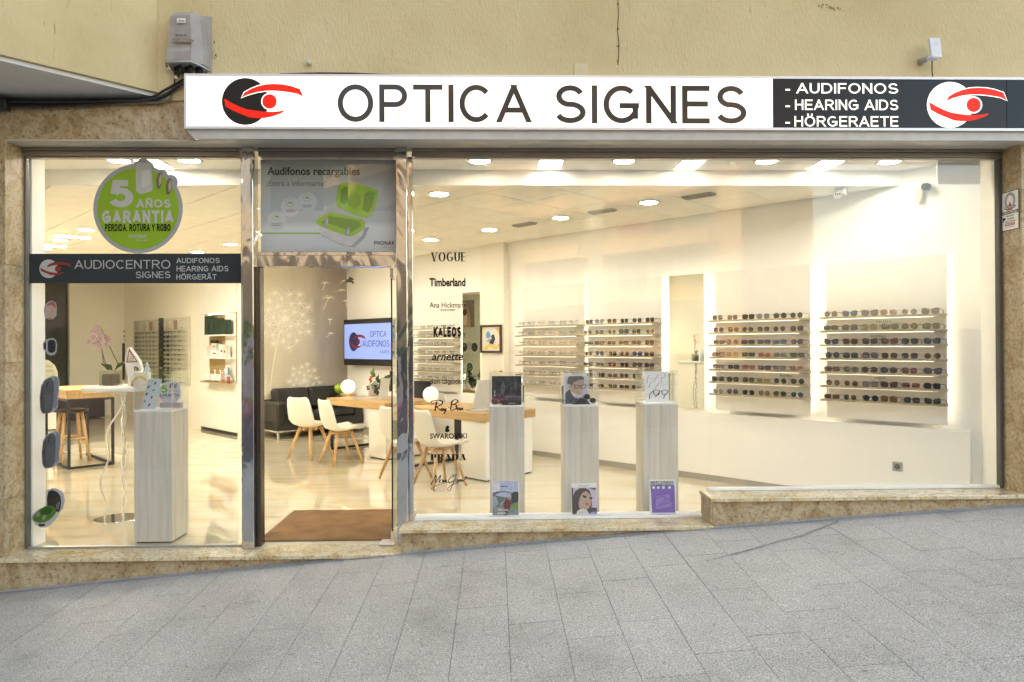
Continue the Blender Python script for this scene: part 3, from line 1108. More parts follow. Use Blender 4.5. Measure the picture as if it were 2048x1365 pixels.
# ================================================================== LIGHT BOX SIGN
YS = -.37
sg = T('shop_sign', 'long illuminated white and black light box sign reading OPTICA SIGNES', 'sign', (0, YS, 3.07))
zt, zb = 3.484 - 3.07, 3.090 - 3.07
zt2 = zt
XL, XR = -2.208, 4.62
HOUS = M('white sign housing', (.74, .74, .76), .35, var=.03)
bb = MB()
bb.box(XL, XR, .004, .135, zb + .004, zt - .004)
bb.build('housing', HOUS, sg)
bb = MB()
bb.prism([(XL, zb), (XR, zb), (XR, zb + .018), (XL, zb + .018)], -.006, .02)
bb.prism([(XL, zt - .018), (XR, zt - .018), (XR, zt), (XL, zt)], -.006, .02)
bb.box(XL, XL + .016, -.006, .02, zb + .018, zt - .018)
bb.build('edge_trim', M('white aluminium trim', (.70, .70, .73), .3, metal=.2, var=.02), sg)
bb = MB()
bb.prism([(XL + .06, -.045), (XR, -.045), (XR, zb), (XL, zb)], .02, .13)
bb.build('lower_lip', M('grey sign lip', (.50, .49, .48), .4, var=.08), sg)
LIT = M('lit white acrylic', (.9, .9, .9), .3, emit=1.25 * K_, ecol=(.93, .96, 1), var=0)
DK = M('dark sign vinyl', (.020, .022, .027), .2, var=.05, spec=.18)
xd = sg.p(1545.5, 210)[0]; xs_ = sg.p(1203, 210)[0]; xe = sg.p(2013, 210)[0]
for a_, c_, mt, nm in ((XL + .016, xs_ - .002, LIT, 'lit_panel'), (xs_ + .002, xd - .001, LIT, 'lit_panel'), (xd + .001, xe - .002, DK, 'dark_panel'), (xe + .002, XR, M('blue black vinyl', (.012, .018, .032), .2, spec=.18), 'dark_panel')):
    bb = MB(); bb.box(a_, c_, -.002, .003, zb + .018, zt - .018); bb.build(nm, mt, sg)
DGL = M('dark grey gloss vinyl', (.036, .039, .044), .12, var=.04, spec=.28)
RED = M('lit red vinyl', (.22, .004, .003), .4, emit=.80 * K_, ecol=(1, .03, .02), var=0, spec=.2)
BKD = M('charcoal vinyl', (.022, .018, .018), .3, var=.04, spec=.2)
eye_logo(sg, 490.6, 203.4, 47, -.0035, BKD, RED, LIT)
LW = M('lit white letter', (.9, .9, .9), .3, emit=1.1 * K_, ecol=(.93, .96, 1), var=0)
eye_logo(sg, 1900, 210.3, 46, -.0035, LW, RED, LW)
sg.flat('emblem_pupil_edge', circ(1947.4, 210.3, 17, 28), -.0055, LW)
sg.flat('emblem_pupil', circ(1947.4, 210.3, 14.3, 28), -.0065, RED)
sg.text('OPTICA', (675, 169.5, 1064, 245), -.0035, DGL, w=.142)
sg.text('SIGNES', (1112, 171.5, 1493, 247.5), -.0035, DGL, w=.142)
for t_, bx in (('AUDIFONOS', (1592, 167, 1796, 187.6)), ('HEARING AIDS', (1590, 200, 1796, 220.8)), ('HÖRGERAETE', (1589, 228, 1796, 253.8))):
    sg.text(t_, bx, -.004, LW, w=.14)
for yy in (180, 213, 246):
    sg.flat('dash', [(1571, yy - 1.6), (1580, yy - 1.6), (1580, yy + 1.6), (1571, yy + 1.6)], -.004, LW)
# cable lying on top of the sign
bb = MB(); v = [onY(560, 149, -.3), onY(640, 147, -.3), onY(700, 147.5, -.3), (onY(790, 151, -.3)), onY(840, 154, -.3)]
bb.tube([(p.x, p.y, p.z) for p in v], .007, 6)
tag(bb.build('cable', M('black cable', (.02, .02, .02), .6)), 'black cable lying along the top edge of the lit sign', 'cable')

# ================================================================== THINGS ON THE WALL
tb = T('telecom_box', 'weathered grey telecom splice box high on the wall left of the sign', 'junction box', (-2.22, -.235, 3.55))
GB = M('weathered grey plastic', (.33, .305, .29), .55, var=.10, vs=14)
bb = MB()
prof = []      # front outline narrowing to the top; depth bulging
xw = lambda k: .135 - .035 * k
L0 = [(-.135, -.04), (-.125, -.115), (.060, -.135), (.125, -.085), (.140, -.02)]
vs = []
for k, z in enumerate((.02, .10, .13, .36, .395)):
    s = (1, 1.0, .97, .80, .66)[k]; dy = (1, 1, .92, .92, .7)[k]
    vs += [(x * s, y * dy, z) for x, y in [(-.135, .0)] + L0 + [(.14, 0)]]
n = 7
fs = [(k * n + i, k * n + i + 1, (k + 1) * n + i + 1, (k + 1) * n + i) for k in range(4) for i in range(n - 1)]
fs += [list(range(4 * n, 5 * n)), list(range(n))[::-1]]
bb.add(vs, fs); bb.build('lid', GB, tb)
bb = MB(); bb.box(-.13, .155, -.02, 0, .0, .40); bb.build('back_plate', M('grey plastic plate', (.36, .33, .31), .6), tb)
bb = MB(); bb.tube([(-.15, -.05, .015), (-.13, -.12, .022), (.065, -.142, .018), (.13, -.09, .0), (.16, -.03, -.012)], .008, 6)
bb.build('clamp_rod', M('grey clamp', (.45, .45, .47), .35, metal=.5), tb)
for k in range(9):
    bb = MB(); x = -.10 + k * .026; y = -.03 - .02 * (k % 3); 
    bb.cyl((x, y, .02), (x + .004, y, -.04 - .012 * (k % 2)), .012, .010, 8); bb.build('cable_gland', BLACKMATTE, tb)
bb = MB(); bb.tube([(.09, -.06, .0), (.12, -.07, -.04), (.145, -.07, -.035), (.14, -.06, -.015)], .004, 5); bb.build('cable_loop', BLACKMATTE, tb)
bb = MB(); bb.cyl((-.165, -.05, .012), (-.12, -.05, .0), .008, .008, 8); bb.build('bolt', CHROMEROD, tb)
bb = MB(); bb.tube([(-.05, -.02, .395), (-.04, -.05, .412), (.03, -.05, .412), (.04, -.02, .395)], .004, 5); bb.build('top_handle', M('grey clamp'), tb)
tb.flat('sticker', [(354, 37), (371, 37), (371, 46), (354, 46)], -.130, WHITE)
tb.text('ufinet', (356, 38.5, 369, 44.5), -.132, LETTER, style='plain')
tb.text('LM 102:119', (351, 68.5, 372, 73), -.138, LETTER, style='plainbold')
tb.flat('stain', [(343, 76), (360, 78), (380, 77), (389, 82), (380, 86), (360, 84), (343, 83)], -.1375, M('rust stain', (.30, .21, .16), .8, var=.2, vs=40))

# the bundle of black cables: several separate cables
CBL = M('black cable')
CB2 = M('grey cable', (.20, .19, .17), .6)
paths = [
    [(-40, 206), (60, 209), (150, 206), (230, 201), (300, 195), (330, 180), (352, 168), (380, 152)],
    [(-40, 209), (80, 212), (170, 209), (250, 204), (305, 199), (338, 184), (356, 172), (380, 160)],
    [(-40, 212), (100, 213), (200, 208), (275, 202), (318, 199), (345, 183), (362, 168), (380, 157)],
    [(-40, 203), (50, 205), (140, 205), (220, 203), (290, 201), (330, 190), (350, 175), (378, 163)],
]
for k, P in enumerate(paths):
    bb = MB()
    pts = smoothp([(onY(a, c, -.24 - .012 * k).x, -.24 - .012 * k, onY(a, c, -.24 - .012 * k).z) for a, c in P], 4)
    bb.tube(pts, .0085, 6)
    tag(bb.build('cable', CBL), ['black cable, uppermost of the bundle under the soffit running to the sign', 'black cable second in the bundle along top of granite lintel', 'black cable sagging lowest across the granite lintel to the sign', 'black cable nearest the street in the bundle beside the sign'][k], 'cable', 'cables along the top of the granite lintel')
bb = MB()
pts = smoothp([(onY(a, c, -.25).x, -.25, onY(a, c, -.25).z) for a, c in [(205, 208), (290, 207), (325, 204), (343, 196), (340, 190), (352, 180), (372, 163)]], 4)
bb.tube(pts, .006, 6); tag(bb.build('cable', CB2), 'grey cable with a small loop where the bundle turns up to sign', 'cable', 'cables along the top of the granite lintel')
dc = T('drop_cable', 'black drop cable with two white label tags below the telecom box', 'cable', (onY(350, 170, -.25).x, -.25, onY(350, 170, -.25).z))
bb = MB(); bb.tube([(dc.p(a, c)[0], -.01, dc.p(a, c)[1]) for a, c in [(346, 118), (349, 128), (351, 138), (351, 155), (350, 172)]], .006, 6)
bb.tube([(dc.p(a, c)[0], -.01, dc.p(a, c)[1]) for a, c in [(351, 132), (360, 141), (369, 148)]], .006, 6)
bb.build('cable_run', CBL, dc)
for L in ([(348.5, 128), (352, 126), (358, 134), (354, 137)], [(349, 139), (355.5, 140), (355, 158), (348.5, 157)]):
    dc.flat('label_tag', L, -.02, WHITE, th=.004)
ab = T('alarm_housing', 'small black box at far left below the grey soffit', 'box', (-3.60, -.24, 3.25))
bb = MB(); bb.rbox(-.4, .085, -.06, 0, .0, .075, .006); bb.build('body', BLACKMATTE, ab)
bb = MB(); bb.box(-.4, .085, -.058, 0, .076, .082); bb.build('lid', BLACKMATTE, ab)

wl = T('wireless_antenna', 'small white wireless antenna on a bracket above the black part of sign', 'antenna', (3.25, -.235, 3.60))
vs = []
bb = MB()
bb.add([(-.04 + .01, -.14, .03), (.045, -.14, .03), (.058, -.10, .19), (-.022, -.10, .19), (-.03, -.115, .03), (.045, -.115, .03), (.058, -.08, .19), (-.022, -.08, .19)],
       [(0, 1, 2, 3), (7, 6, 5, 4), (0, 4, 5, 1), (1, 5, 6, 2), (2, 6, 7, 3), (3, 7, 4, 0)])
bb.build('panel', M('white plastic', (.66, .66, .69), .4), wl)
bb = MB(); bb.ell((-.005, -.11, .035), .045, .035, .022, 12); bb.build('foot', M('white plastic'), wl)
bb = MB(); bb.cyl((-.03, 0, .05), (-.02, -.09, .045), .026, .018, 12); bb.build('bracket', M('grey bracket', (.35, .34, .33), .5), wl)
bb = MB(); bb.tube(smoothp([(-.01, -.11, .02), (-.005, -.10, -.03), (.01, -.08, -.07), (.03, -.06, -.11)], 4), .004, 6); bb.build('lead', CBL, wl)
bb = MB(); bb.tube([(.0, -.124, .135), (.012, -.1255, .142), (.024, -.124, .135)], .0012, 4); bb.build('emblem', M('grey clamp'), wl)

# alarm company plate on the right reveal
pl = T('alarm_notice', 'white alarm company plate on the granite reveal right of the windows', 'sign', (GX1 + .0155, -.11, 2.45), -PI / 2)
# local x = towards the street (-Y), local y = +X


def plr(x0, z1, x1, z0): return (x0, z1, x1, z0)


bb = MB(); bb.rbox(-.09, .09, -.004, 0, -.05, .255, .0015); bb.build('rim', BLACK, pl)
bb = MB(); bb.box(-.084, .084, -.006, -.004, -.044, .249); bb.build('plate', WHITE, pl)
GR2 = M('grey print', (.30, .30, .36), .5); RD2 = M('red print', (.45, .03, .03), .5)
L_, R_ = ribbon(arc(.0, .178, .045, .055, -50, 230, 24), lambda t: .022)
bb = MB(); bb.add([(x, -.0066, z) for x, z in L_ + R_], [(i, i + 1, len(L_) + i + 1, len(L_) + i) for i in range(len(L_) - 1)]); bb.build('ring_print', GR2, pl)
pl.flat('triangle_print', [(-.02, .135), (.02, .135), (0, .175)], -.0068, RD2, px=False)
pl.flat('banner', [(-.056, .118), (.056, .118), (.056, .14), (-.056, .14)], -.0072, BLACK, px=False)
pl.flat('banner', [(-.04, .106), (.025, .106), (.03, .117), (-.03, .117)], -.0072, RD2, px=False)
pl.flat('banner', [(-.084, .078), (.084, .078), (.084, .101), (-.084, .101)], -.0072, BLACK, px=False)
pl.flat('banner', [(-.05, -.012), (.05, -.012), (.05, .008), (-.05, .008)], -.0072, RD2, px=False)
pl.text('PROTECTAS', (-.050, .137, .050, .121), -.0085, WHITE, px=False, style='plainbold')
pl.text('AVISO A POLICIA', (-.076, .097, .076, .082), -.0085, WHITE, px=False, style='plainbold')
for i, t_ in enumerate(('PROTECT', 'ALARM', 'SOLUTIONS')):
    w_ = (.042, .034, .052)[i]
    pl.text(t_, (.005 - w_, .069 - i * .0215, .005 + w_, .055 - i * .0215), -.0085, LETTER, px=False, style='plainbold')
pl.text('900 909 210', (-.042, .004, .045, -.008), -.0085, WHITE, px=False, style='plainbold')
pl.text('www.protectas.es', (-.048, -.018, .05, -.026), -.0085, M('blue print', (.03, .03, .15), .5), px=False, style='plainbold')
pl.flat('camera_print', [(-.08, .052), (-.055, .055), (-.042, .046), (-.05, .036), (-.06, .034), (-.068, .022), (-.084, .022), (-.084, .026), (-.072, .028), (-.07, .036)], -.0085, LETTER, px=False)

# ================================================================== VINYL ON THE GLASS
# grey name band on the left pane (part of the window)
band = T('name_band', 'dark grey AUDIOCENTRO band with eye emblem across the left shop window', 'window sign', (-2.74, .001, 2.016))
band.flat('band', [(58.5, 508), (484, 507.5), (484, 567), (58.5, 567)], -.0012, GREYV)
GLT = M('light grey vinyl', (.42, .42, .42), .5, var=0)
DRED = M('dark red vinyl', (.23, .022, .02), .45, var=0)
eye_logo(band, 97.3, 538, 18.5, -.002, GLT, DRED, GREYV)
band.text('AUDIOCENTRO', (148.6, 520.6, 341, 538), -.0025, GLT, w=.11)
band.text('SIGNES', (272, 543.4, 341, 556.6), -.0025, GLT, w=.12)
band.text('AUDIFONOS', (352.3, 516.5, 439.6, 526.6), -.0025, GLT, w=.15)
band.text('HEARING AIDS', (353.2, 532.4, 457.2, 543.3), -.0025, GLT, w=.15)
band.text('HÖRGERÄT', (352.6, 546.4, 433.2, 559.7), -.0025, GLT, w=.15)

GREEN = M('lime green print', (.22, .38, .02), .4, var=.05, vs=3)
GRYS = M('pale grey print', (.31, .33, .36), .5, var=.04)
GRY2 = M('warm grey print', (.44, .445, .42), .45, var=.05)
st = T('warranty_sticker', 'round green five year warranty sticker on upper left window', 'sticker', (-2.72, .001, 2.26))
st.flat('sticker_backing', [circ(276, 417.8, 89.5, 64), circ(286.5, 343, 24.5, 36), circ(322.5, 353.5, 14, 24), circ(341.5, 364.5, 14.8, 24), [(262, 341), (311, 341), (311, 360), (262, 360)]], -.0008, GRYS)
st.flat('green_disc', circ(276, 417.8, 81.7, 64), -.0018, GREEN)
st.flat('charger_print', [(277, 326), (298, 325), (303, 329), (305.5, 378), (302, 383), (283, 388.5), (277, 387), (272, 381), (271.5, 333)], -.0026, M('charger grey', (.42, .43, .40), .4, var=.06, vs=12))
st.flat('charger_print', [(282.5, 343.5), (299, 340), (300, 370), (283.5, 375.5)], -.0032, M('charger light', (.50, .51, .48), .4, var=.05))
for cx, cy in ((318.5, 361), (337.5, 373)):
    st.flat('hearing_aid_print', [(cx - 5, cy + 16), (cx - 6.5, cy), (cx - 2, cy - 14), (cx + 3, cy - 17), (cx + 6, cy - 10), (cx + 5, cy + 8), (cx, cy + 18)], -.0026, M('aid brown', (.16, .12, .085), .4, var=.2, vs=60))
    st.flat('hearing_aid_print', [(cx, cy + 12), (cx - 1, cy - 2), (cx + 3, cy - 13), (cx + 5, cy - 8), (cx + 4, cy + 6)], -.0032, M('aid beige', (.42, .36, .28), .4, var=.1))
st.text('5', (219, 360.5, 266.8, 415), -.0026, GRY2, w=.22)
st.text('AÑOS', (271.4, 395.5, 341.8, 415.9), -.0026, GRY2, w=.21)
st.text('GARANTÍA', (203.8, 421, 347.6, 447), -.0026, GRY2, w=.24)
st.text('PÉRDIDA, ROTURA Y ROBO', (209.9, 448.5, 341.8, 463), -.0026, LETTER, w=.22)
st.text('PHONAK', (258, 469.8, 294.5, 476.8), -.0026, GRY2, w=.15)
st.text('life is on', (273, 478.5, 295, 482.6), -.0026, GRY2, style='plain')

s1 = T('in_ear_aid_sticker', 'pink and red in-ear hearing aid sticker, topmost on the left window edge', 'sticker', (-3.36, .001, 1.72))
s1.flat('backing', [(90, 636), (87.5, 622), (89, 612), (96, 604), (105, 601.5), (112, 606), (113.5, 615), (112.5, 632), (107, 638.5), (98, 640)], -.0008, GRYS)
s1.flat('print', [(93, 611), (99, 605), (107, 604), (111.5, 610), (111.5, 618), (104, 611), (97, 611), (92, 615)], -.0014, M('red print 2', (.38, .09, .08), .5, var=.1))
s1.flat('print', [(89.5, 621), (93, 612.5), (104, 612), (111, 619), (111.5, 631), (104, 637.5), (94, 637), (90, 629)], -.0018, M('flesh print', (.40, .30, .24), .5, var=.12, vs=40))
s1.flat('print', [(93, 636.5), (105, 637), (99, 639.8)], -.0022, M('red print 2'))
s2 = T('device_sticker', 'black pocket remote device sticker with grey outline, second down left window', 'sticker', (-3.36, .001, 1.44))
s2.flat('backing', [(87, 700), (85.5, 688), (89, 681), (97, 677.5), (106, 676.5), (112, 681), (114, 690), (113, 704), (109, 710), (101, 711.5), (95, 709), (91, 703)], -.0008, GRYS)
s2.flat('print', [(95.5, 684), (100, 680), (108, 680.5), (111.5, 686), (111, 701), (107, 706), (99, 706), (95.5, 701)], -.0014, M('device black', (.02, .022, .03), .2))
s2.flat('print', [(88, 687), (92, 684.5), (92, 698), (90, 701), (87.5, 696)], -.0014, M('device black'))
AIDG = M('aid grey', (.085, .095, .105), .4, var=.22, vs=7)
AIDL = M('aid light blue', (.17, .195, .235), .4, var=.08, vs=10)
AIDD = M('aid shadow', (.015, .017, .02), .4, var=.1)
for nm, dx, dy, k, lab in (('hearing_aid_sticker', 0, 0, 1.0, 'large grey behind-ear hearing aid sticker with blue side, upper of two'), ('hearing_aid_sticker', 4, 110.5, .98, 'grey hearing aid sticker on left window, lower of two, beside stool legs')):
    s3 = T(nm, lab, 'sticker', (-3.36, .001, 1.0 if dy == 0 else .60), group='hearing aid stickers on the left window')
    A_ = lambda P: [(79 + dx + (a - 79) * k, 752 + dy + (c - 752) * k * .98) for a, c in P]
    s3.flat('backing', A_([(106, 752), (114, 753), (119, 762), (118.5, 780), (115.5, 800), (116, 815), (111, 822), (104, 827), (92, 830), (84, 829), (80, 818), (79, 795), (82, 772), (89, 760), (98, 755)]), -.0008, GRYS)
    s3.flat('print', A_([(108, 754), (113, 755), (117.5, 763), (117, 780), (114, 800), (115, 813), (109, 820), (105, 815), (107, 790), (108, 770)]), -.0014, AIDL)
    s3.flat('print', A_([(104, 757), (108, 765), (107.5, 795), (105, 822), (98, 828), (88, 829), (82, 824), (80, 800), (83, 775), (89, 763), (97, 757)]), -.0018, AIDG)
    s3.flat('print', A_([(84, 775), (89, 770), (88, 800), (90, 827), (83, 823), (80.5, 800)]), -.0022, M('aid mid', (.06, .066, .073), .4))
    s3.flat('print', A_([(81.5, 797), (86, 796), (86, 798), (81.5, 799)]), -.0026, AIDD)
    s3.flat('print', A_([(92, 776), (93.5, 768), (96.5, 764), (98, 765), (95, 770), (93.5, 778)]), -.0026, AIDD)
s4 = T('charging_case_sticker', 'green and white open charging case sticker at lowest left window corner', 'sticker', (-3.4, .001, .14))
Z4 = lambda P: [(50 + a / 12.41, 960 + c / 12.41) for a, c in P]
s4.flat('backing', Z4([(540, 640), (510, 500), (515, 350), (560, 260), (680, 205), (800, 220), (930, 300), (980, 400), (985, 560), (940, 720), (850, 830), (760, 980), (640, 1120), (500, 1185), (380, 1185), (260, 1120), (180, 990), (180, 880), (300, 760)]), -.0008, M('case white print', (.40, .40, .43), .4, var=.1, vs=20))
s4.flat('print', Z4([(550, 640), (545, 450), (580, 290), (680, 255), (800, 300), (880, 400), (900, 560), (880, 720), (830, 810), (760, 780)]), -.0014, M('case dark', (.028, .024, .018), .3, var=.3, vs=25))
s4.flat('print', Z4([(760, 640), (850, 520), (870, 600), (840, 720), (780, 720)]), -.0018, M('case shine', (.14, .13, .115), .3, var=.3, vs=25))
s4.flat('print', Z4([(190, 960), (230, 870), (380, 720), (520, 645), (680, 650), (770, 720), (780, 800), (720, 900), (600, 1000), (480, 1060), (340, 1070), (240, 1030)]), -.0018, M('case green', (.05, .16, .02), .35, var=.15, vs=20))
s4.flat('print', Z4([(390, 790), (440, 720), (560, 680), (650, 700), (680, 770), (620, 850), (500, 880), (420, 860)]), -.0022, M('case green dark', (.015, .07, .008), .35, var=.15, vs=20))
for cx, cy in ((320, 860), (475, 930)):
    s4.flat('print', Z4([(cx - 50, cy + 60), (cx - 40, cy - 20), (cx + 20, cy - 70), (cx + 50, cy - 60), (cx + 35, cy + 30), (cx, cy + 70)]), -.0026, M('aid metal print', (.22, .2, .19), .4, var=.3, vs=90))
s4.flat('print', Z4([(330, 1090), (500, 1095), (490, 1140), (400, 1165), (335, 1140)]), -.0022, M('case dark'))

# poster behind the glass over the door
po = T('door_poster', 'grey poster over the doorway advertising rechargeable hearing aids', 'poster', (-1.2775, .014, 2.256))
bb = MB(); bb.box(-.5205, .5205, .0, .004, .0, .714)


def poster_mat():
    m, t, N, L, p = newmat('poster sheet')
    tc = N.new('ShaderNodeTexCoord'); sp = N.new('ShaderNodeSeparateXYZ'); L.new(tc.outputs['Object'], sp.inputs[0])
    r = ramp(N, [(.0, (.46, .50, .52)), (.19, (.54, .58, .61)), (.24, (.38, .42, .44)), (.5, (.34, .375, .39)), (.72, (.24, .26, .26))])
    L.new(sp.outputs[2], r.inputs[0]); L.new(r.outputs[0], p.inputs['Base Color']); p.inputs['Roughness'].default_value = .6
    return m


bb.build('sheet', poster_mat(), po)
Z5 = lambda P: [(480 + a / 4.014, 280 + c / 4.014) for a, c in P]
po.text('Audífonos recargables', (534.3, 334.5, 719.7, 355.6), -.001, LETTER, style='plainbold')
DG5 = M('dark grey print', (.07, .075, .08), .5, var=0)
po.text('¡Entra a informarte!', (533.6, 361.5, 650.7, 375.2), -.001, DG5, style='plain')
LG = M('poster lime', (.22, .42, .03), .4, var=.04)
po.flat('line_print', Z5([(180, 745), (645, 745), (650, 757), (180, 757)]), -.001, LG)
for i, (cx, cy) in enumerate(((295, 650), (405, 540), (540, 500))):
    po.flat('icon_disc', Z5(circ(cx, cy, 77, 32)), -.0006 - .0003 * i, M('icon pale %d' % (i % 2), (.45 + .04 * (i % 2), .49, .52), .5, var=0))
    L_, R_ = ribbon(Z5(circ(cx - 2, cy - 35, 31, 24)), lambda t: .5)
    b_ = MB(); pq = po.pts(L_ + R_, -.0018); b_.add([(x, -.0018, z) for x, z in pq], [(k, k + 1, len(L_) + k + 1, len(L_) + k) for k in range(len(L_) - 1)]); b_.build('icon_ring', DG5 if i else LG, po)
    po.flat('icon_mark', Z5([(cx - 22, cy - 30), (cx - 6, cy - 46), (cx + 4, cy - 36), (cx + 20, cy - 40), (cx + 12, cy - 26), (cx - 4, cy - 30)]), -.002, M('icon green', (.16, .26, .06), .5))
    for q in range(2):
        po.flat('caption', Z5([(cx - 42 + 8 * q, cy + 22 + 14 * q), (cx + 42 - 8 * q, cy + 22 + 14 * q), (cx + 42 - 8 * q, cy + 28 + 14 * q), (cx - 42 + 8 * q, cy + 28 + 14 * q)]), -.0022, M('grey caption', (.2, .22, .26), .5))
po.flat('case_shadow', Z5([(650, 770), (760, 730), (1040, 700), (1000, 790), (920, 865), (830, 850)]), -.0012, M('case soft shadow', (.27, .30, .32), .6))
po.flat('case_lid', Z5([(772, 500), (780, 400), (800, 355), (850, 340), (950, 358), (1060, 385), (1105, 410), (1108, 450), (1085, 540), (1050, 610), (1010, 626), (900, 600), (800, 545), (775, 530)]), -.0026, LG)
po.flat('case_lid', Z5([(805, 500), (812, 400), (840, 372), (868, 380), (862, 500), (840, 520)]), -.003, M('lime shade', (.11, .25, .02), .4))
po.flat('case_lid', Z5([(985, 560), (1000, 430), (1040, 410), (1085, 430), (1060, 540), (1030, 590)]), -.003, M('lime shade'))
po.flat('case_speaker', Z5(circ(918, 486, 52, 28, 62)), -.0032, M('lime mid', (.17, .34, .025), .4))
po.flat('case_body', Z5([(610, 668), (640, 705), (660, 765), (700, 790), (850, 852), (895, 850), (980, 770), (1003, 690), (900, 700)]), -.0026, M('case body print', (.50, .49, .52), .4, var=.1, vs=12))
po.flat('case_rim', Z5([(610, 665), (620, 640), (700, 588), (720, 580), (980, 635), (1003, 660), (1002, 700), (980, 730), (905, 772), (870, 775), (760, 740), (640, 690)]), -.003, LG)
po.flat('case_well', Z5([(650, 665), (715, 610), (960, 650), (975, 690), (890, 745), (760, 715)]), -.0034, M('lime shade'))
po.flat('case_well', Z5([(700, 670), (770, 690), (905, 745), (880, 755), (690, 700)]), -.0038, LG)
for cx, cy in ((693, 660), (865, 735)):
    po.flat('aid_print', Z5([(cx - 20, cy + 30), (cx - 18, cy - 10), (cx + 5, cy - 38), (cx + 20, cy - 30), (cx + 10, cy + 20), (cx, cy + 36)]), -.0042, M('aid silver print', (.25, .26, .27), .3, var=.2, vs=60))
    po.flat('aid_print', Z5([(cx - 2, cy + 28), (cx, cy - 8), (cx + 12, cy - 30), (cx + 8, cy + 14)]), -.0046, M('aid silver light', (.5, .51, .52), .3))
po.text('PHONAK', (748.3, 482.6, 789.7, 490.4), -.001, LETTER, w=.2)
po.text('life is on', (765.7, 491.6, 791, 497), -.001, M('grey caption'), style='plain')

# brand names on the middle window
BV = M('brand vinyl', (.008, .007, .007), .4, var=0, spec=.15)
wm = win_m
wm.text('VOGUE', (861.4, 505, 930.8, 523.8), -.0015, BV, style='serif', w=.23)
wm.text('Timberland', (859, 556.5, 931, 573.5), -.0015, BV, style='plainheavy')
wm.text('Ana Hickmann', (859, 605, 932, 616), -.0015, BV, style='plainmid')
wm.text('eyewear', (881, 619, 911, 623.4), -.0015, BV, style='plainbold')
wm.text('KALEOS', (867, 654, 922.4, 674.6), -.0015, BV, w=.27)
if 0: wm.flat('lettering_edge', [(870, 707), (931, 704.5), (926, 722.5), (860, 723)], -.001, M('white vinyl', (.7, .7, .68), .4))
wm.text('arnette', (863, 708, 925, 721.5), -.0022, BV, style='plainbold', shear=.25)
wm.text('don algodon', (859, 757.5, 931.3, 771), -.0015, BV, w=.17)
wm.text('SWAROVSKI', (860, 867, 933.7, 878), -.0015, BV, style='plainbold')
wm.text('PRADA', (860.5, 908.5, 933.2, 921.7), -.0015, BV, style='serif', w=.30)
Z9 = lambda P: [(800 + a / 4.016, 720 + c / 4.016) for a, c in P]
wm.flat('swan', Z9([(362, 582), (366, 545), (378, 528), (392, 532), (396, 545), (388, 556), (400, 566), (392, 580)]), -.0015, BV)
script_lines(wm, 'lettering', [Z9(q) for q in (
    [(252, 345), (262, 330), (320, 326), (342, 340), (330, 362), (290, 378)], [(296, 335), (288, 370), (280, 412)], [(290, 378), (318, 398), (336, 410)],
    [(344, 398), (334, 392), (328, 406), (340, 408), (346, 392), (348, 408)], [(354, 392), (356, 408), (372, 390)], [(372, 390), (362, 420), (350, 436)],
    [(388, 384), (397, 384)],
    [(420, 328), (412, 370), (404, 404)], [(408, 345), (440, 320), (466, 332), (440, 356), (425, 360), (452, 364), (450, 392), (408, 408)],
    [(476, 390), (462, 388), (460, 404), (472, 400), (478, 388), (480, 402)], [(486, 390), (486, 404), (494, 390), (502, 388), (502, 402)])], -.0015, BV, 2.6)
script_lines(wm, 'lettering', [Z9(q) for q in ([(480, 404), (530, 402), (580, 394), (607, 388)],)], -.0015, BV, 1.0)
script_lines(wm, 'lettering', [Z9(q) for q in (
    [(246, 1005), (272, 960), (290, 928), (288, 965), (284, 990)], [(284, 990), (310, 950), (326, 928), (318, 965), (316, 990)],
    [(344, 966), (328, 966), (322, 984), (336, 986), (346, 966), (346, 986)], [(354, 966), (352, 984), (366, 966), (366, 984)], [(374, 966), (372, 986)],
    [(420, 948), (440, 928), (424, 930), (396, 955), (390, 985), (408, 990), (430, 970)], [(452, 920), (440, 960), (420, 1010), (396, 1056), (384, 1040), (404, 1012), (470, 986)],
    [(462, 962), (458, 984)], [(468, 984), (474, 962), (480, 980), (486, 960), (494, 980), (500, 960), (508, 978), (535, 936)],
    [(246, 1040), (300, 1008), (390, 982), (520, 968)])], -.0015, BV, 1.5, contrast=.4)

# ================================================================== THE ROOM
b = MB()
fl = [wab(6.3, 1.15), wab(20.5, 1.15), wab(20.5, 5.5), wab(20.5, 7.4), wab(1.1, 7.4)]
room = [(-5.2, .031), (-3.3, .031), (-1.9, .031), (4.1, .031), (4.35, .50), tuple(wab(11.5, 7.4).xy), tuple(wab(20.5, 7.4).xy), tuple(wab(20.5, 1.0).xy)]
b.slab(room, -.12, 0)
b.build('floor', MARBLE, kind='structure')
RB = dict(loc=FOOT, rz=RZ_B)      # walls drawn as x = -A, y = B
b = MB()
b.box(-11.2, -1.22, 7.2, 7.4, 0, 3.3)
b.build('wall_right', WALLW, kind='structure', **RB)
b = MB(); b.box(-11.2, -1.35, 7.11, 7.199, .07, .76); b.build('wall_plinth', WALLW, kind='structure', **RB)
b = MB(); b.box(-11.2, -1.35, 7.135, 7.199, .001, .069); b.build('skirting', M('grey skirting', (.42, .40, .36), .4), kind='structure', **RB)
b = MB()      # column between the mirror and the fourth panel
b.box(-7.49, -7.02, 7.10, 7.199, .761, 3.0)
b.build('wall_column', WALLM, kind='structure', **RB)
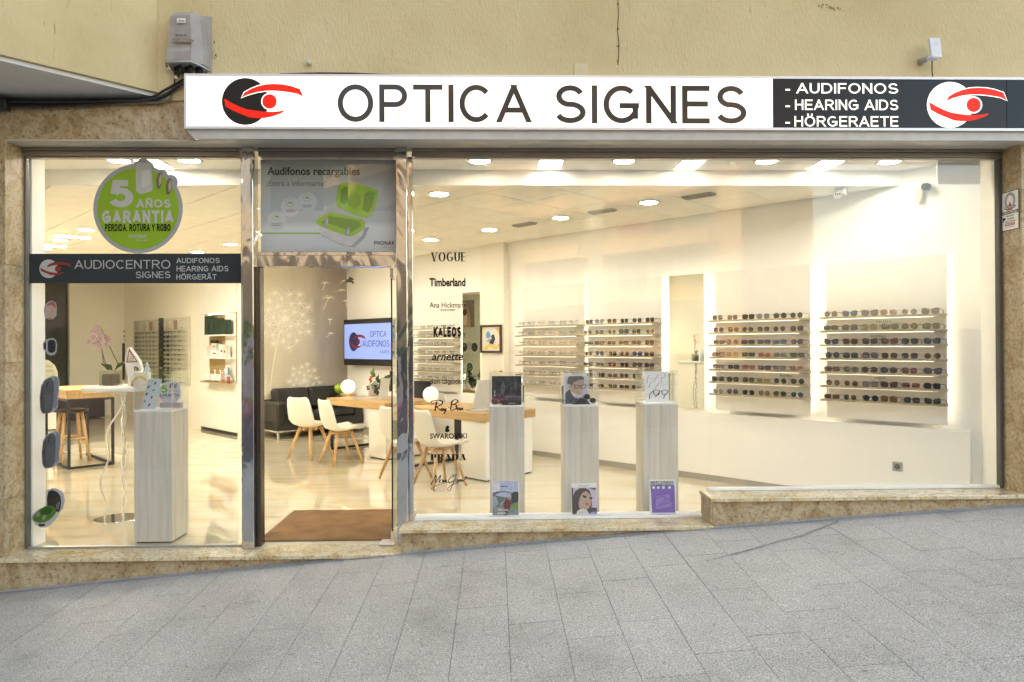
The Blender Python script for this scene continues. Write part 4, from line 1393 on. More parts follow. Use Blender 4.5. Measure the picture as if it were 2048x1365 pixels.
# pier at the right end, between wall and glass
b = MB(); e0 = wab(1.274, 7.2)
b.slab([(e0.x, e0.y), (3.99, .035), (4.15, .035), (4.6, .5), (e0.x + .2, e0.y + .2)], .0, 3.3)
b.build('wall_end', WALLW, kind='structure')
b = MB(); b.box(-20.5, -11.2, 5.24, 7.4, 0, 3.3); b.build('wall_back', WALLM, kind='structure', **RB)
b = MB(); b.box(-17.45, -17.25, 4.16, 5.24, 0, 3.3); b.build('wall_end_room', WALLM, kind='structure', **RB)
DWALL = M('black glossy wall', (.012, .011, .011), .12, var=.1)
b = MB(); b.box(-17.6, -17.4, 2.9, 4.16, 0, 3.3); b.build('wall_dark', DWALL, kind='structure', **RB)
b = MB(); b.box(-17.6, -17.2, .9, 2.9, 0, 3.3); b.build('wall_end_room', WALLM, kind='structure', **RB)
b = MB(); b.box(-20.5, -6.78, 1.0, 1.15, 0, 3.3); b.build('wall_left', WALLM, kind='structure', **RB)
b = MB(); b.box(-3.72, -3.548, .036, .19, 0, 3.3); b.box(-5.4, -3.72, .036, .10, 0, 3.3)
b.build('window_pier', WALLW, kind='structure')
b = MB(); b.box(-5.4, 4.15, -.0, .048, 3.046, 3.3); b.build('window_head', WALLW, kind='structure')
b = MB(); b.box(-5.4, 4.3, .049, 1.003, 3.14, 3.2); b.build('ceiling_front', WALLW, kind='structure')
b = MB(); b.box(-5.4, 4.3, 1.004, 1.05, 3.0, 3.2); b.build('ceiling_beam', WALLW, kind='structure')
JOINTC = M('ceiling grid line', (.16, .14, .11), .7)
b = MB()
b.slab([(-6.2, 1.02), (4.05, 1.02), tuple(wab(11.3, 7.3).xy), tuple(wab(20.5, 7.3).xy), tuple(wab(20.5, 1.0).xy)], 3.016, 3.10)
ceiling = b.build('ceiling', JOINTC, kind='structure')
TILE = M('ceiling tile', (.87, .84, .76), .8, var=.03, vs=5, bump=.1, bs=90)
tile_me = {}


def clip(poly, f):
    out = []
    for i in range(len(poly)):
        a, c = poly[i - 1], poly[i]
        fa, fc = f(a), f(c)
        if (fa >= 0) != (fc >= 0):
            t = fa / (fa - fc)
            out.append((a[0] + (c[0] - a[0]) * t, a[1] + (c[1] - a[1]) * t))
        if fc >= 0:
            out.append(c)
    return out


rest = MB()
for ia in range(0, 34):
    for ib in range(-8, 3):
        A0, B0 = .045 + ia * .6, 5.844 + ib * .6
        g_ = .0055
        P = [(A0 + g_, B0 + g_), (A0 + .6 - g_, B0 + g_), (A0 + .6 - g_, B0 + .6 - g_), (A0 + g_, B0 + .6 - g_)]
        P = [tuple(wab(a, c).xy) for a, c in P]
        P = clip(P, lambda q: q[1] - 1.052)
        if len(P) < 3: continue
        P = clip(P, lambda q: 7.17 - (Vector((q[0], q[1], 0)) - FOOT).dot(IB))
        if len(P) < 3: continue
        c_ = (A0 + .3, B0 + .3)
        wv = wab(*c_)
        d_ = wv - CAMP; dep = d_.dot(fwd); sx = d_.dot(right0) / dep
        bb = MB(); bb.slab(P, 3.0, 3.012)
        if abs(sx) < .74 and A0 < 15:
            bb.build('ceiling_tile', TILE, ceiling)
        else:
            rest.slab(P, 3.0, 3.012)
if rest.v:
    rest.build('ceiling_tiles_beyond', TILE, ceiling)['kind'] = 'stuff'

# small box high on the pier at the right
sb_ = T('duct_box', 'grey boxed duct high in right corner behind the right window', 'box', (3.78, .16, 2.80))
bb = MB(); bb.rbox(-.15, .20, .04, .06, .03, .335, .002); bb.build('casing', WALLW, sb_)

# ================================================================== LAMPS
LC = (.88, .93, 1.0)
LAMPM = M('lit lamp', (1, 1, 1), .4, emit=LAMP, ecol=LC, var=0)
LAMPF = M('lit front lamp', (1, 1, 1), .4, emit=LAMP * .066, ecol=(.92, .96, 1), var=0)
LAMPR = M('lit front downlight', (1, 1, 1), .4, emit=LAMP * .034, ecol=(.92, .96, 1), var=0)
RIMM = M('lamp rim', (.8, .8, .78), .4)


def downlight(x, y, z, label, grp, first=[None], lm=None):
    t_ = T('downlight', label, 'ceiling light', (x, y, z - .012), group=grp)
    if first[0] is None:
        b1 = MB(); b1.lathe([(.088, .011), (.112, .011), (.112, .002), (.100, -.002), (.088, .003)], n=28); r_ = b1.mesh('rim', RIMM)
        b2 = MB(); b2.lathe([(.0001, .003), (.087, .003)], n=28); l_ = b2.mesh('diffuser', LAMPM)
        first[0] = (r_, l_)
    link('rim', first[0][0], t_); o_ = link('diffuser', first[0][1], t_)
    if lm:
        o_.data = o_.data.copy(); o_.data.materials[0] = lm
    return t_


row1 = [(1.60, 1.76), (.77, 2.63), (-.06, 3.47), (-.88, 4.31), (-1.71, 5.15), (-2.54, 5.98)]
row2 = [(-.53, 1.35), (-1.36, 2.20), (-2.19, 3.04), (-3.00, 3.88), (-3.80, 4.72), (-4.62, 5.56)]
row3 = [(-3.45, 1.75), (-4.28, 2.60), (-5.11, 3.44), (-5.95, 4.30), (-6.71, 5.16), (-7.5, 5.98)]
OR = ['nearest', 'second', 'third', 'fourth', 'fifth', 'sixth']
for row, nm in ((row1, 'beside the display wall'), (row2, 'along the middle of the ceiling'), (row3, 'over the left side')):
    for k, (x, y) in enumerate(row):
        downlight(x, y, 3.0, 'round recessed ceiling light, %s to the window in row %s' % (OR[k], nm), 'round ceiling lights in the shop')
for k, x in enumerate((-3.22, -2.62, -.12, 1.14, 2.40, 3.50)):
    downlight(x, .66, 3.14, 'round recessed light behind the window head, %s from left' % ['first', 'second', 'third', 'fourth', 'fifth', 'sixth'][k], 'round lights along the window', lm=LAMPR)


def panel_light(x, y, z, w, d, rz, label, grp, mat):
    t_ = T('panel_light', label, 'ceiling light', (x, y, z - .010), rz, grp)
    bb = MB(); bb.rbox(-w / 2 - .012, w / 2 + .012, -d / 2 - .012, d / 2 + .012, .001, .0095, .001); bb.build('frame', RIMM, t_)
    bb = MB(); bb.add([(-w / 2, -d / 2, 0), (w / 2, -d / 2, 0), (w / 2, d / 2, 0), (-w / 2, d / 2, 0)], [(3, 2, 1, 0)]); bb.build('diffuser', mat, t_)


for k, x in enumerate((-2.98, .50, 1.75, 2.98)):
    panel_light(x, .76, 3.14, .20, .36, 0, 'rectangular light panel behind the window head, %s from left' % ['first', 'second', 'third', 'fourth'][k], 'rectangular lights along the window', LAMPF)
for k, (x, y) in enumerate(((-5.61, 4.01), (-6.43, 4.84))):
    panel_light(x, y, 3.0, .13, .40, RZ_B, ['rectangular ceiling light at far left, the nearer one', 'rectangular ceiling light at far left, the farther one'][k], 'rectangular lights at far left', LAMPM)
for k, (x, y) in enumerate(((1.19, 2.22), (.37, 3.06), (2.02, 1.42))):
    v_ = T('ceiling_vent', ['grey slotted ceiling vent, middle one of three along the display wall', 'grey slotted ceiling vent, farthest of three along the display wall', 'grey slotted ceiling vent, nearest of three to the window'][k], 'air vent', (x, y, 2.995), RZ_B, 'slotted ceiling vents')
    bb = MB(); bb.rbox(-.16, .16, -.06, .06, -.012, .004, .003); bb.build('frame', M('vent grey', (.42, .43, .42), .5), v_)
    for q in range(4):
        bb = MB(); bb.box(-.15, .15, -.048 + q * .026, -.036 + q * .026, -.02, -.0125); bb.build('slat', M('vent slat', (.30, .31, .30), .5), v_)
ms = T('motion_sensor', 'white motion sensor hanging under ceiling near the right wall', 'sensor', tuple(onB(1683, 399, 6.95)), RZ_B)
bb = MB(); bb.rbox(-.045, .055, -.06, .03, .03, .155, .012); bb.build('body', M('white plastic'), ms)
bb = MB(); bb.ell((-.02, -.05, .04), .04, .035, .045, 12); bb.build('lens', M('sensor lens', (.62, .62, .60), .3), ms)
for q in range(3):
    bb = MB(); bb.box(-.03 + .02 * q, -.02 + .02 * q, -.088, -.08, .03, .045); bb.build('slot', BLACK, ms)
cv = onB(1840, 398, 7.19)
cc_ = T('security_camera', 'cream curved wall mount with black security camera on right wall', 'camera', tuple(cv), RZ_B)
bb = MB(); bb.ell((.0, -.03, .03), .036, .03, .085, 14); bb.build('mount', M('cream plastic', (.66, .63, .48), .5), cc_)
bb = MB(); bb.rbox(.03, .10, -.10, -.03, .06, .12, .015); bb.build('housing', BLACKMATTE, cc_)
bb = MB(); bb.cyl((.065, -.10, .09), (.065, -.115, .09), .024, .022, 14); bb.build('lens', DWALL, cc_)

# ================================================================== DISPLAY WALL
LED = M('lit led strip', (1, 1, 1), .4, emit=9.0 * K_, ecol=(1.0, .98, .90), var=0)


LEDS = M('lit shelf strip', (1, 1, 1), .4, emit=3.0 * K_, ecol=(1.0, .97, .86), var=0)


def board(label, A1, A0, mirror=False, grp=None):
    """hung board from A1 (left end) to A0 (right end); local x runs right along the wall"""
    t_ = T('wall_mirror' if mirror else 'display_board', label, 'mirror' if mirror else 'display board', tuple(wab(A1, 7.10, .79)), RZ_B, grp)
    w_ = A1 - A0
    bb = MB(); bb.rbox(0, w_, .002, .022, .01, 1.53, .002); bb.build('board', WHITE, t_)
    if mirror:
        mm = MATS.get('mirror') or M('mirror', (.80, .82, .78), .01, metal=1, var=0)
        bb = MB(); bb.box(.003, w_ - .003, -.004, .001, .013, 1.527); bb.build('mirror_glass', mm, t_)
    for x in (.12, w_ - .14):
        bb = MB(); bb.box(x, x + .02, .023, .098, .1, 1.4); bb.build('batten', WHITE, t_)
    for x in (.03, w_ - .045):
        bb = MB(); bb.box(x, x + .012, .030, .036, .05, 1.48); bb.build('light_strip', LED, t_)
    return t_


bR = board('white display board, rightmost, carrying seven shelves of fashion sunglasses', 2.548, 1.514)
b2 = board('white display board right of the tall mirror, with seven shelves of sunglasses', 3.735, 2.704)
bM = board('tall frameless wall mirror between two boards of sunglasses', 4.313, 3.871, True)
b3 = board('white display board left of the tall mirror, with dark sunglasses', 5.51, 4.42)
b4 = board('white display board right of the framed painting, with clear spectacles', 6.66, 5.56)
bM2 = board('narrow far wall mirror left of the framed painting', 7.905, 7.512, True)
b5 = board('white display board farthest away, behind the column of brand names', 9.0, 7.95)
ZS = [1.790 - .1327 * k for k in range(7)]
SN = ['top', 'second', 'third', 'fourth', 'fifth', 'sixth', 'bottom']
NN = ['first', 'second', 'third', 'fourth', 'fifth', 'sixth']
boards = {'R': (bR, 1.034, 'on rightmost board'), '2': (b2, 1.031, 'right of tall mirror'), '3': (b3, 1.09, 'left of tall mirror'), '4': (b4, 1.10, 'right of painting'), '5': (b5, 1.05, 'on farthest board')}
for key, (t_, w_, nm) in boards.items():
    for k, z in enumerate(ZS):
        s_ = T('display_shelf', 'thin wooden shelf, %s one down %s' % (SN[k] if k else 'topmost', nm), 'shelf', tuple(t_.loc + Vector((0, 0, z - .79 - .024))), RZ_B, 'shelves ' + nm)
        bb = MB()
        x0, x1 = -.012, w_ + .012
        bb.slab([(x0, -.001), (x0, -.13), (x1 - .055, -.13), (x1, -.085), (x1, -.001)], 0.0, .020)
        bb.build('shelf_board', SHELFW, s_)
        bb = MB(); bb.box(x0 + .05, x1 - .1, -.075, -.063, -.005, -.0005); bb.build('light_strip', LEDS, s_)

# ------------------------------------------------------------------ eyewear
LCOL = {'brown': ((.13, .065, .04), .80), 'pale brown': ((.26, .17, .10), .66), 'rosy': ((.24, .10, .09), .74), 'pink': ((.45, .25, .24), .5), 'grey': ((.07, .07, .075), .86),
        'pale grey': ((.30, .30, .31), .52), 'blue-grey': ((.10, .115, .17), .78), 'blue': ((.02, .045, .22), .9), 'sky blue': ((.07, .17, .30), .75), 'navy': ((.012, .022, .075), .93),
        'violet': ((.14, .11, .20), .75), 'green': ((.05, .07, .04), .88), 'olive': ((.10, .10, .04), .82), 'pale green': ((.22, .27, .18), .6), 'amber': ((.28, .13, .02), .8),
        'yellow': ((.40, .35, .16), .45), 'black': ((.012, .012, .013), .96), 'coral': ((.42, .10, .06), .72), 'tan': ((.38, .29, .17), .6), 'clear': ((.7, .72, .72), .10)}
FCOL = {'black': ((.012, .012, .013), .25, 0), 'tortoise': ((.11, .045, .02), .25, 0), 'gold': ((.60, .42, .18), .25, 1), 'silver': ((.55, .55, .56), .25, 1), 'steel': ((.12, .12, .13), .3, 1),
        'burgundy': ((.12, .02, .02), .3, 0), 'red': ((.40, .06, .05), .3, 0), 'navy': ((.02, .03, .10), .3, 0), 'grey': ((.14, .14, .15), .3, 0), 'rose': ((.55, .28, .27), .3, 0), 'blue': ((.08, .14, .26), .3, 0), 'clear': ((.62, .60, .58), .2, 0), 'brown': ((.10, .05, .03), .3, 0), 'olive': ((.09, .08, .03), .3, 0)}


def fmat(n):
    c, r, m = FCOL[n]
    return M('frame ' + n, c, r, metal=m, var=.05)


def lens_shape(kind, side):
    """outline of the right lens (side=+1 outer side towards +x)"""
    out = []
    for k in range(14):
        a = 2 * PI * k / 14
        c, s = math.cos(a), math.sin(a)
        e = {'round': 1.0, 'square': .62, 'rectangular': .45, 'cat-eye': .75, 'aviator': .85, 'hexagonal': 1.0}[kind]
        x = math.copysign(abs(c) ** e, c); z = math.copysign(abs(s) ** e, s)
        hw, hh = {'round': (.0245, .0235), 'square': (.0265, .0225), 'rectangular': (.029, .0175), 'cat-eye': (.0275, .021), 'aviator': (.0275, .0235), 'hexagonal': (.028, .023)}[kind]
        x *= hw; z *= hh
        if kind == 'cat-eye':
            z += max(0, x) * .32 * (1 if s > 0 else .1); z -= .001
        if kind == 'aviator':
            x *= 1 - .28 * max(0, -s); z += -.12 * x if s > 0 else .0
        if kind == 'hexagonal':
            k6 = math.cos(PI / 6) / math.cos(((a + PI / 6) % (PI / 3)) - PI / 6); x = hw * k6 * c * 1.08; z = hh * k6 * s * 1.08
        out.append((side * (x + .034), z + .0235))
    return out


EYE = {}


def eyewear_meshes(kind, thick):
    key = (kind, thick)
    if key in EYE:
        return EYE[key]
    fb = MB()
    lens = []
    for side in (-1, 1):
        P = lens_shape(kind, side)
        cx = side * .034
        Q = [(cx + (x - cx) * (1 + thick * 30), .0235 + (z - .0235) * (1 + thick * 38)) for x, z in P]
        n = len(P)
        for i in range(n):
            j = (i + 1) % n
            vs = [(P[i][0], 0, P[i][1]), (P[j][0], 0, P[j][1]), (Q[j][0], 0, Q[j][1]), (Q[i][0], 0, Q[i][1])]
            vs += [(x, .003, z) for x, _, z in vs]
            fb.add(vs, [(0, 1, 2, 3), (7, 6, 5, 4), (2, 6, 7, 3), (0, 4, 5, 1)])
        lb = MB(); lb.prism([(x, z) for x, z in P], .0010, .0022)
        lens.append(lb)
    zb_ = .034 if kind != 'rectangular' else .030
    t_ = .0015 + thick
    fb.box(-.009, .009, .0, .003, zb_ - t_, zb_ + t_ * .6)
    if kind == 'aviator':
        fb.box(-.011, .011, .0, .002, zb_ + .009, zb_ + .011)
    tem = []
    for side in (-1, 1):
        tb_ = MB()
        r = .0012 + thick * .6
        x = side * .0655
        tb_.tube([(side * .060, .002, zb_ + .003), (x, .004, zb_ + .003), (x * 1.0, .05, zb_ + .002), (x * .97, .080, zb_ - .002), (x * .94, .098, .006)], r, 5)
        tem.append(tb_)
    EYE[key] = (fb, lens, tem)
    return EYE[key]


EMESH = {}


def emesh(key, fn):
    if key not in EMESH:
        EMESH[key] = fn()
    return EMESH[key]


def glasses(loc, rz, kind, lens, frame, label, group, full=True, yaw=0, s=1.0):
    thick = {'gold': .0004, 'silver': .0004, 'steel': .0006}.get(frame, .0030 if lens != 'clear' else .0018)
    fb, ln, tm = eyewear_meshes(kind, thick)
    lm = lens_mat(lens, *LCOL[lens]); fm = fmat(frame)
    nm = 'spectacles' if lens == 'clear' else 'sunglasses'
    if full:
        t_ = T(nm, label, nm, loc, rz + yaw, group)
        o_ = link('frame', emesh(('f', kind, thick, frame), lambda: fb.mesh('frame', fm)), t_)
        for i in (0, 1):
            link('lens', emesh(('l', kind, thick, lens, i), lambda: ln[i].mesh('lens', lm)), t_)
            link('temple', emesh(('t', kind, thick, frame, i), lambda: tm[i].mesh('temple', fm)), t_)
        t_.o.scale = (s, s, s)
        return t_.o

    def allm():
        c = MB()
        for src, mi in ((fb, 0), (ln[0], 1), (ln[1], 1), (tm[0], 0), (tm[1], 0)):
            o0 = len(c.v); c.v += src.v; c.f += [[o0 + i for i in f] for f in src.f]; c.m += [mi] * len(src.f); c.sm += src.sm
        return c.mesh(nm, [fm, lm])
    o_ = link(nm, emesh(('a', kind, thick, frame, lens), allm), None, loc, rz + yaw)
    o_.scale = (s, s, s)
    tag(o_, label, nm, group)
    return o_


RO, SQ, RE, CA, AV, HE = 'round', 'square', 'rectangular', 'cat-eye', 'aviator', 'hexagonal'
DATA = {
    'R': [[(RO, 'pale brown', 'brown'), (CA, 'blue-grey', 'blue'), (CA, 'violet', 'burgundy'), (SQ, 'pink', 'gold'), (RO, 'pale grey', 'silver'), (CA, 'violet', 'black')],
          [(RE, 'black', 'black'), (SQ, 'black', 'black'), (SQ, 'tan', 'tortoise'), (CA, 'grey', 'black'), (RO, 'brown', 'tortoise'), (SQ, 'grey', 'black')],
          [(CA, 'violet', 'black'), (SQ, 'brown', 'tortoise'), (CA, 'grey', 'black'), (CA, 'rosy', 'burgundy'), (SQ, 'green', 'black'), (CA, 'blue-grey', 'black')],
          [(RO, 'blue-grey', 'black'), (SQ, 'green', 'black'), (SQ, 'violet', 'black'), (SQ, 'brown', 'gold'), (SQ, 'grey', 'gold'), (RO, 'brown', 'gold')],
          [(RE, 'pale brown', 'black'), (SQ, 'pale green', 'olive'), (HE, 'olive', 'tortoise'), (HE, 'grey', 'black'), (SQ, 'rosy', 'burgundy'), (CA, 'blue-grey', 'black')],
          [(RO, 'pale brown', 'gold'), (RO, 'brown', 'gold'), (SQ, 'pale grey', 'black'), (CA, 'brown', 'tortoise'), (RE, 'rosy', 'rose'), (SQ, 'black', 'black')],
          [(RE, 'rosy', 'gold'), (RO, 'green', 'gold'), (RO, 'black', 'black'), (SQ, 'amber', 'tortoise'), (SQ, 'green', 'black'), (CA, 'green', 'black')]],
    '2': [[(SQ, 'grey', 'silver'), (SQ, 'grey', 'steel'), (SQ, 'black', 'black'), (SQ, 'pale grey', 'silver'), (RO, 'black', 'black'), (RO, 'black', 'steel')],
          [(SQ, 'navy', 'steel'), (SQ, 'brown', 'gold'), (AV, 'olive', 'gold'), (SQ, 'black', 'gold'), (RO, 'black', 'gold'), (SQ, 'black', 'steel')],
          [(RE, 'black', 'black'), (RO, 'rosy', 'gold'), (RE, 'navy', 'black'), (RE, 'blue', 'navy'), (RE, 'sky blue', 'blue'), (SQ, 'navy', 'black')],
          [(RE, 'pink', 'black'), (RE, 'yellow', 'gold'), (RE, 'olive', 'black'), (RE, 'coral', 'red'), (RE, 'pale grey', 'grey'), (RE, 'pale green', 'black')],
          [(RE, 'pale grey', 'brown'), (RE, 'navy', 'black'), (RE, 'pink', 'red'), (RE, 'violet', 'black'), (RE, 'pale grey', 'grey'), (RE, 'pink', 'rose')],
          [(CA, 'grey', 'black'), (SQ, 'green', 'black'), (SQ, 'olive', 'black'), (RE, 'yellow', 'gold'), (RO, 'green', 'gold'), (RO, 'olive', 'gold')],
          [(AV, 'pale grey', 'silver'), (AV, 'blue-grey', 'silver'), (AV, 'green', 'gold'), (AV, 'tan', 'gold'), (AV, 'olive', 'gold'), (AV, 'sky blue', 'silver')]],
    '3': [[(SQ, 'black', 'black'), (RO, 'pale grey', 'steel'), (SQ, 'brown', 'gold'), (SQ, 'grey', 'steel'), (SQ, 'grey', 'gold'), (SQ, 'grey', 'black')],
          [(RO, 'grey', 'steel'), (SQ, 'black', 'gold'), (RO, 'olive', 'gold'), (SQ, 'grey', 'black'), (SQ, 'brown', 'tortoise'), (HE, 'brown', 'gold')],
          [(RE, 'green', 'black'), (RE, 'grey', 'black'), (RE, 'green', 'steel'), (RE, 'olive', 'black'), (RE, 'black', 'black'), (SQ, 'black', 'black')],
          [(RO, 'olive', 'gold'), (RO, 'blue', 'navy'), (SQ, 'olive', 'black'), (AV, 'rosy', 'gold'), (SQ, 'blue', 'blue'), (SQ, 'black', 'steel')],
          [(RE, 'grey', 'black'), (RE, 'black', 'black'), (SQ, 'rosy', 'red'), (SQ, 'grey', 'black'), (SQ, 'blue-grey', 'black'), (SQ, 'navy', 'black')],
          [(SQ, 'sky blue', 'silver'), (SQ, 'black', 'black'), (RE, 'violet', 'rose'), (SQ, 'grey', 'steel'), (SQ, 'black', 'black'), (SQ, 'pale grey', 'clear')],
          [(RE, 'grey', 'gold'), (RE, 'brown', 'gold'), (RE, 'olive', 'gold'), (RE, 'black', 'gold'), (RE, 'black', 'black'), (SQ, 'pale grey', 'clear')]],
}
fr5 = ['black', 'clear', 'gold', 'steel', 'tortoise', 'silver', 'black', 'grey']
for key in ('4', '5'):
    DATA[key] = [[((RO, SQ, RE, CA)[(i * 3 + k * 5 + (key == '5')) % 4], 'clear', fr5[(i * 5 + k * 3 + (key == '5') * 2) % 8]) for i in range(6)] for k in range(7)]
for key, rows in DATA.items():
    t_, w_, nm = boards[key]
    short = nm
    for k, row in enumerate(rows):
        for i, (kind, ln, frm) in enumerate(row):
            x = .092 + i * (w_ - .185) / 5 + (rnd() - .5) * .018
            pos = t_.loc + t_.ax * x + t_.ay * (-.105 + (rnd() - .5) * .008) + Vector((0, 0, ZS[k] - .79 - .0035))
            lab = '%s %s glasses, %s lenses, %s on %s shelf %s' % (frm, kind, ln, NN[i], SN[k], short)
            glasses(tuple(pos), RZ_B, kind, ln, frm, lab, 'glasses ' + nm, full=key in 'R2', yaw=(rnd() - .5) * .30 - .14, s=1.13 + (rnd() - .5) * .08)
# little acrylic name plates standing on the shelves
for (t_, x, k, body, sty, w_) in ((bR, .47, 1, 'PRADA', 'serif', .13), (bR, .42, 2, 'Ana Hickmann', 'plain', .13), (bR, .45, 5, 'vogue', 'plain', .09), (b2, .74, 5, 'Ray-Ban', 'plain', .12), (b3, .48, 4, 'Maui Jim', 'plain', .10)):
    g_ = T('brand_plate', 'clear plate lettered %s standing on a %s shelf %s' % ('in black', SN[k], boards['R' if t_ is bR else '2' if t_ is b2 else '3'][2]), 'name plate', tuple(t_.loc + t_.ax * x + t_.ay * -.035 + Vector((0, 0, ZS[k] - .79 - .0035))), RZ_B)
    bb = MB(); bb.rbox(-.01, w_ + .01, 0, .003, 0, .098, .0005); bb.build('plate', ACRYL, g_)
    g_.text(body, (0, .088, w_, .062), -.001, LETTER, px=False, style=sty, w=.2)

# painting and sockets
pt = T('framed_painting', 'small framed painting with yellow and blue splashes on the white column', 'painting', tuple(wab(7.485, 7.085, 1.41)), RZ_B)
bb = MB()
for x0, x1, z0, z1 in ((0, .435, 0, .03), (0, .435, .375, .405), (0, .03, .03, .375), (.405, .435, .03, .375)):
    bb.rbox(x0, x1, -.02, .012, z0, z1, .003)
bb.build('frame', M('dark red wood', (.045, .012, .01), .3), pt)
bb = MB(); bb.box(.03, .405, -.002, .008, .03, .375); bb.build('canvas', M('pale canvas', (.74, .72, .68), .7, var=.05), pt)
for pts_, c_ in (([(.05, .05), (.12, .04), (.2, .09), (.3, .05), (.38, .06), (.39, .14), (.33, .1), (.2, .13), (.1, .1)], (.72, .55, .15)), ([(.05, .35), (.1, .36), (.06, .22)], (.75, .62, .25)),
                 ([(.3, .36), (.39, .36), (.39, .25), (.36, .3)], (.7, .5, .2)), ([(.11, .24), (.16, .2), (.21, .24), (.19, .31), (.13, .31)], (.08, .38, .62)), ([(.10, .16), (.2, .17), (.24, .22), (.17, .19)], (.45, .2, .5)),
                 ([(.18, .14), (.26, .12), (.31, .2), (.28, .27), (.22, .25), (.24, .2), (.2, .18)], (.02, .02, .03))):
    pt.flat('paint_stroke', pts_, -.0045 - .0002 * len(pts_), M('paint %.2f %.2f' % (c_[0], c_[1]), c_, .6, var=.12), px=False)
for A_, z_, lab in ((1.96, .345, 'grey wall socket low on the right wall, near the window'), (6.62, .385, 'grey wall socket low on the right wall, beside the plinths')):
    k_ = T('wall_socket', lab, 'socket', tuple(wab(A_, 7.108, z_)), RZ_B, 'wall sockets')
    bb = MB(); bb.rbox(0, .085, -.010, 0, 0, .085, .004); bb.build('plate', M('grey plastic plate', (.42, .40, .37), .4), k_)
    bb = MB(); L_ = circ(.0425, .0425, .026, 20); bb.prism(L_, -.0125, -.0105); bb.build('socket_face', M('socket dark', (.10, .09, .08), .5), k_)

# ================================================================== WINDOW PLINTHS AND THEIR DISPLAYS
def plinth(label, x0, x1, y0, y1, h, case_h, grp='wooden display plinths behind the windows'):
    t_ = T('display_plinth', label, 'plinth', ((x0 + x1) / 2, (y0 + y1) / 2, 0), 0, grp)
    w_, d_ = (x1 - x0) / 2, (y1 - y0) / 2
    bb = MB(); bb.rbox(-w_, w_, -d_, d_, .012, h - .012, .0015); bb.build('column', PALEW, t_)
    bb = MB(); bb.box(-w_ + .012, w_ - .012, -d_ + .012, d_ - .012, .0005, .0115); bb.build('foot', BLACKMATTE, t_)
    bb = MB(); bb.rbox(-w_ - .002, w_ + .002, -d_ - .002, d_ + .002, h - .0115, h, .001); bb.build('top', WHITE, t_)
    c_ = T('acrylic_case', 'clear acrylic cover box on the ' + label.split(',')[0], 'display case', tuple(t_.loc + Vector((0, 0, h + .0005))), 0, 'acrylic cover boxes on the plinths')
    e = .003
    for nm, q in (('pane', (-w_, w_, -d_, -d_ + e, 0, case_h)), ('pane', (-w_, w_, d_ - e, d_, 0, case_h)), ('pane', (-w_, -w_ + e, -d_ + e, d_ - e, 0, case_h)), ('pane', (w_ - e, w_, -d_ + e, d_ - e, 0, case_h)), ('lid', (-w_, w_, -d_, d_, case_h + .0002, case_h + e))):
        bb = MB(); bb.box(*q); bb.build(nm, ACRYL, c_)
    EDG = M('acrylic edge', (.72, .74, .72), .2, var=0)
    for sx in (-1, 1):
        for sy in (-1, 1):
            bb = MB(); bb.box(sx * w_ - .0013, sx * w_ + .0013, sy * d_ - .0013, sy * d_ + .0013, 0, case_h); bb.build('edge', EDG, c_)
    return t_


plinth('plinth behind the left window, beside the doorway post', -2.812, -2.520, .100, .390, 1.035, .30)
PY0, PY1 = .35, .65
plinth('leftmost of three plinths in the middle window, with dark poster', -.045, .243, PY0, PY1, 1.03, .275)
plinth('middle one of three plinths, with man portrait card', .570, .858, PY0, PY1, 1.03, .275)
plinth('rightmost of three plinths, with white card of spectacles', 1.228, 1.520, PY0, PY1, 1.04, .275)

# dark case poster with pink spectacles
dp = T('dark_poster', 'dark smoky poster card with pink glasses on leftmost plinth', 'poster', (.10, .55, 1.0305))
bb = MB(); bb.box(-.155 + .03, .148 - .02, 0, .004, 0, .235); bb.build('card', M('smoky print', (.045, .05, .06), .35, var=.85, vs=16), dp)
Zd = lambda P: [(960 + a / 15.17, 730 + c / 15.17) for a, c in P]
dp.flat('print', Zd([(640, 640), (700, 480), (760, 640), (740, 900), (640, 900)]), -.001, M('smoke light', (.13, .13, .15), .5, var=.6, vs=40))
dp.flat('print', Zd([(1040, 560), (1090, 480), (1120, 700), (1080, 850)]), -.001, M('smoke light'))
dp.flat('print', Zd([(720, 840), (880, 660), (1040, 560), (1030, 585), (900, 700), (880, 930), (740, 930)]), -.0015, M('smoke dark', (.02, .02, .025), .5))
dp.text('well eye', (337, 760, 400, 960) if False else (983, 786, 996, 790), -.002, WHITE, style='plainbold', rot=PI / 2)
script_lines(dp, 'print', [Zd(q) for q in ([(380, 1000), (450, 940), (560, 930), (600, 980), (540, 1050), (440, 1040), (380, 1000)], [(600, 950), (680, 930), (760, 960), (900, 960), (1160, 930)])], -.002, M('magenta print', (.50, .03, .35), .4), 1.3)
ds = T('display_stand', 'black display block lettered well eye with pink glasses on the leftmost plinth', 'display stand', (.12, .42, 1.0305))
bb = MB(); bb.rbox(-.06, .10, -.02, .06, 0, .030, .003); bb.build('block', BLACK, ds)
ds.text('well eye', (-.01, .019, .05, .011), -.0215, WHITE, px=False, style='plainbold')
glasses((.15, .43, 1.062), 0, SQ, 'clear', 'steel', 'steel spectacles lying on the black block of leftmost plinth', 'glasses in the plinth cases', True)
glasses((.035, .47, 1.0315), 0, SQ, 'pink', 'rose', 'pink spectacles in front of the dark poster on leftmost plinth', 'glasses in the plinth cases', True)

# portrait card


def portrait(label, loc, w_, h_, pxmap, cat='poster', tilt=0):
    t_ = T('portrait_card', label, cat, loc)
    bb = MB(); bb.box(-w_ / 2, w_ / 2, 0, .004, 0, h_); bb.build('card', WHITE, t_)
    return t_


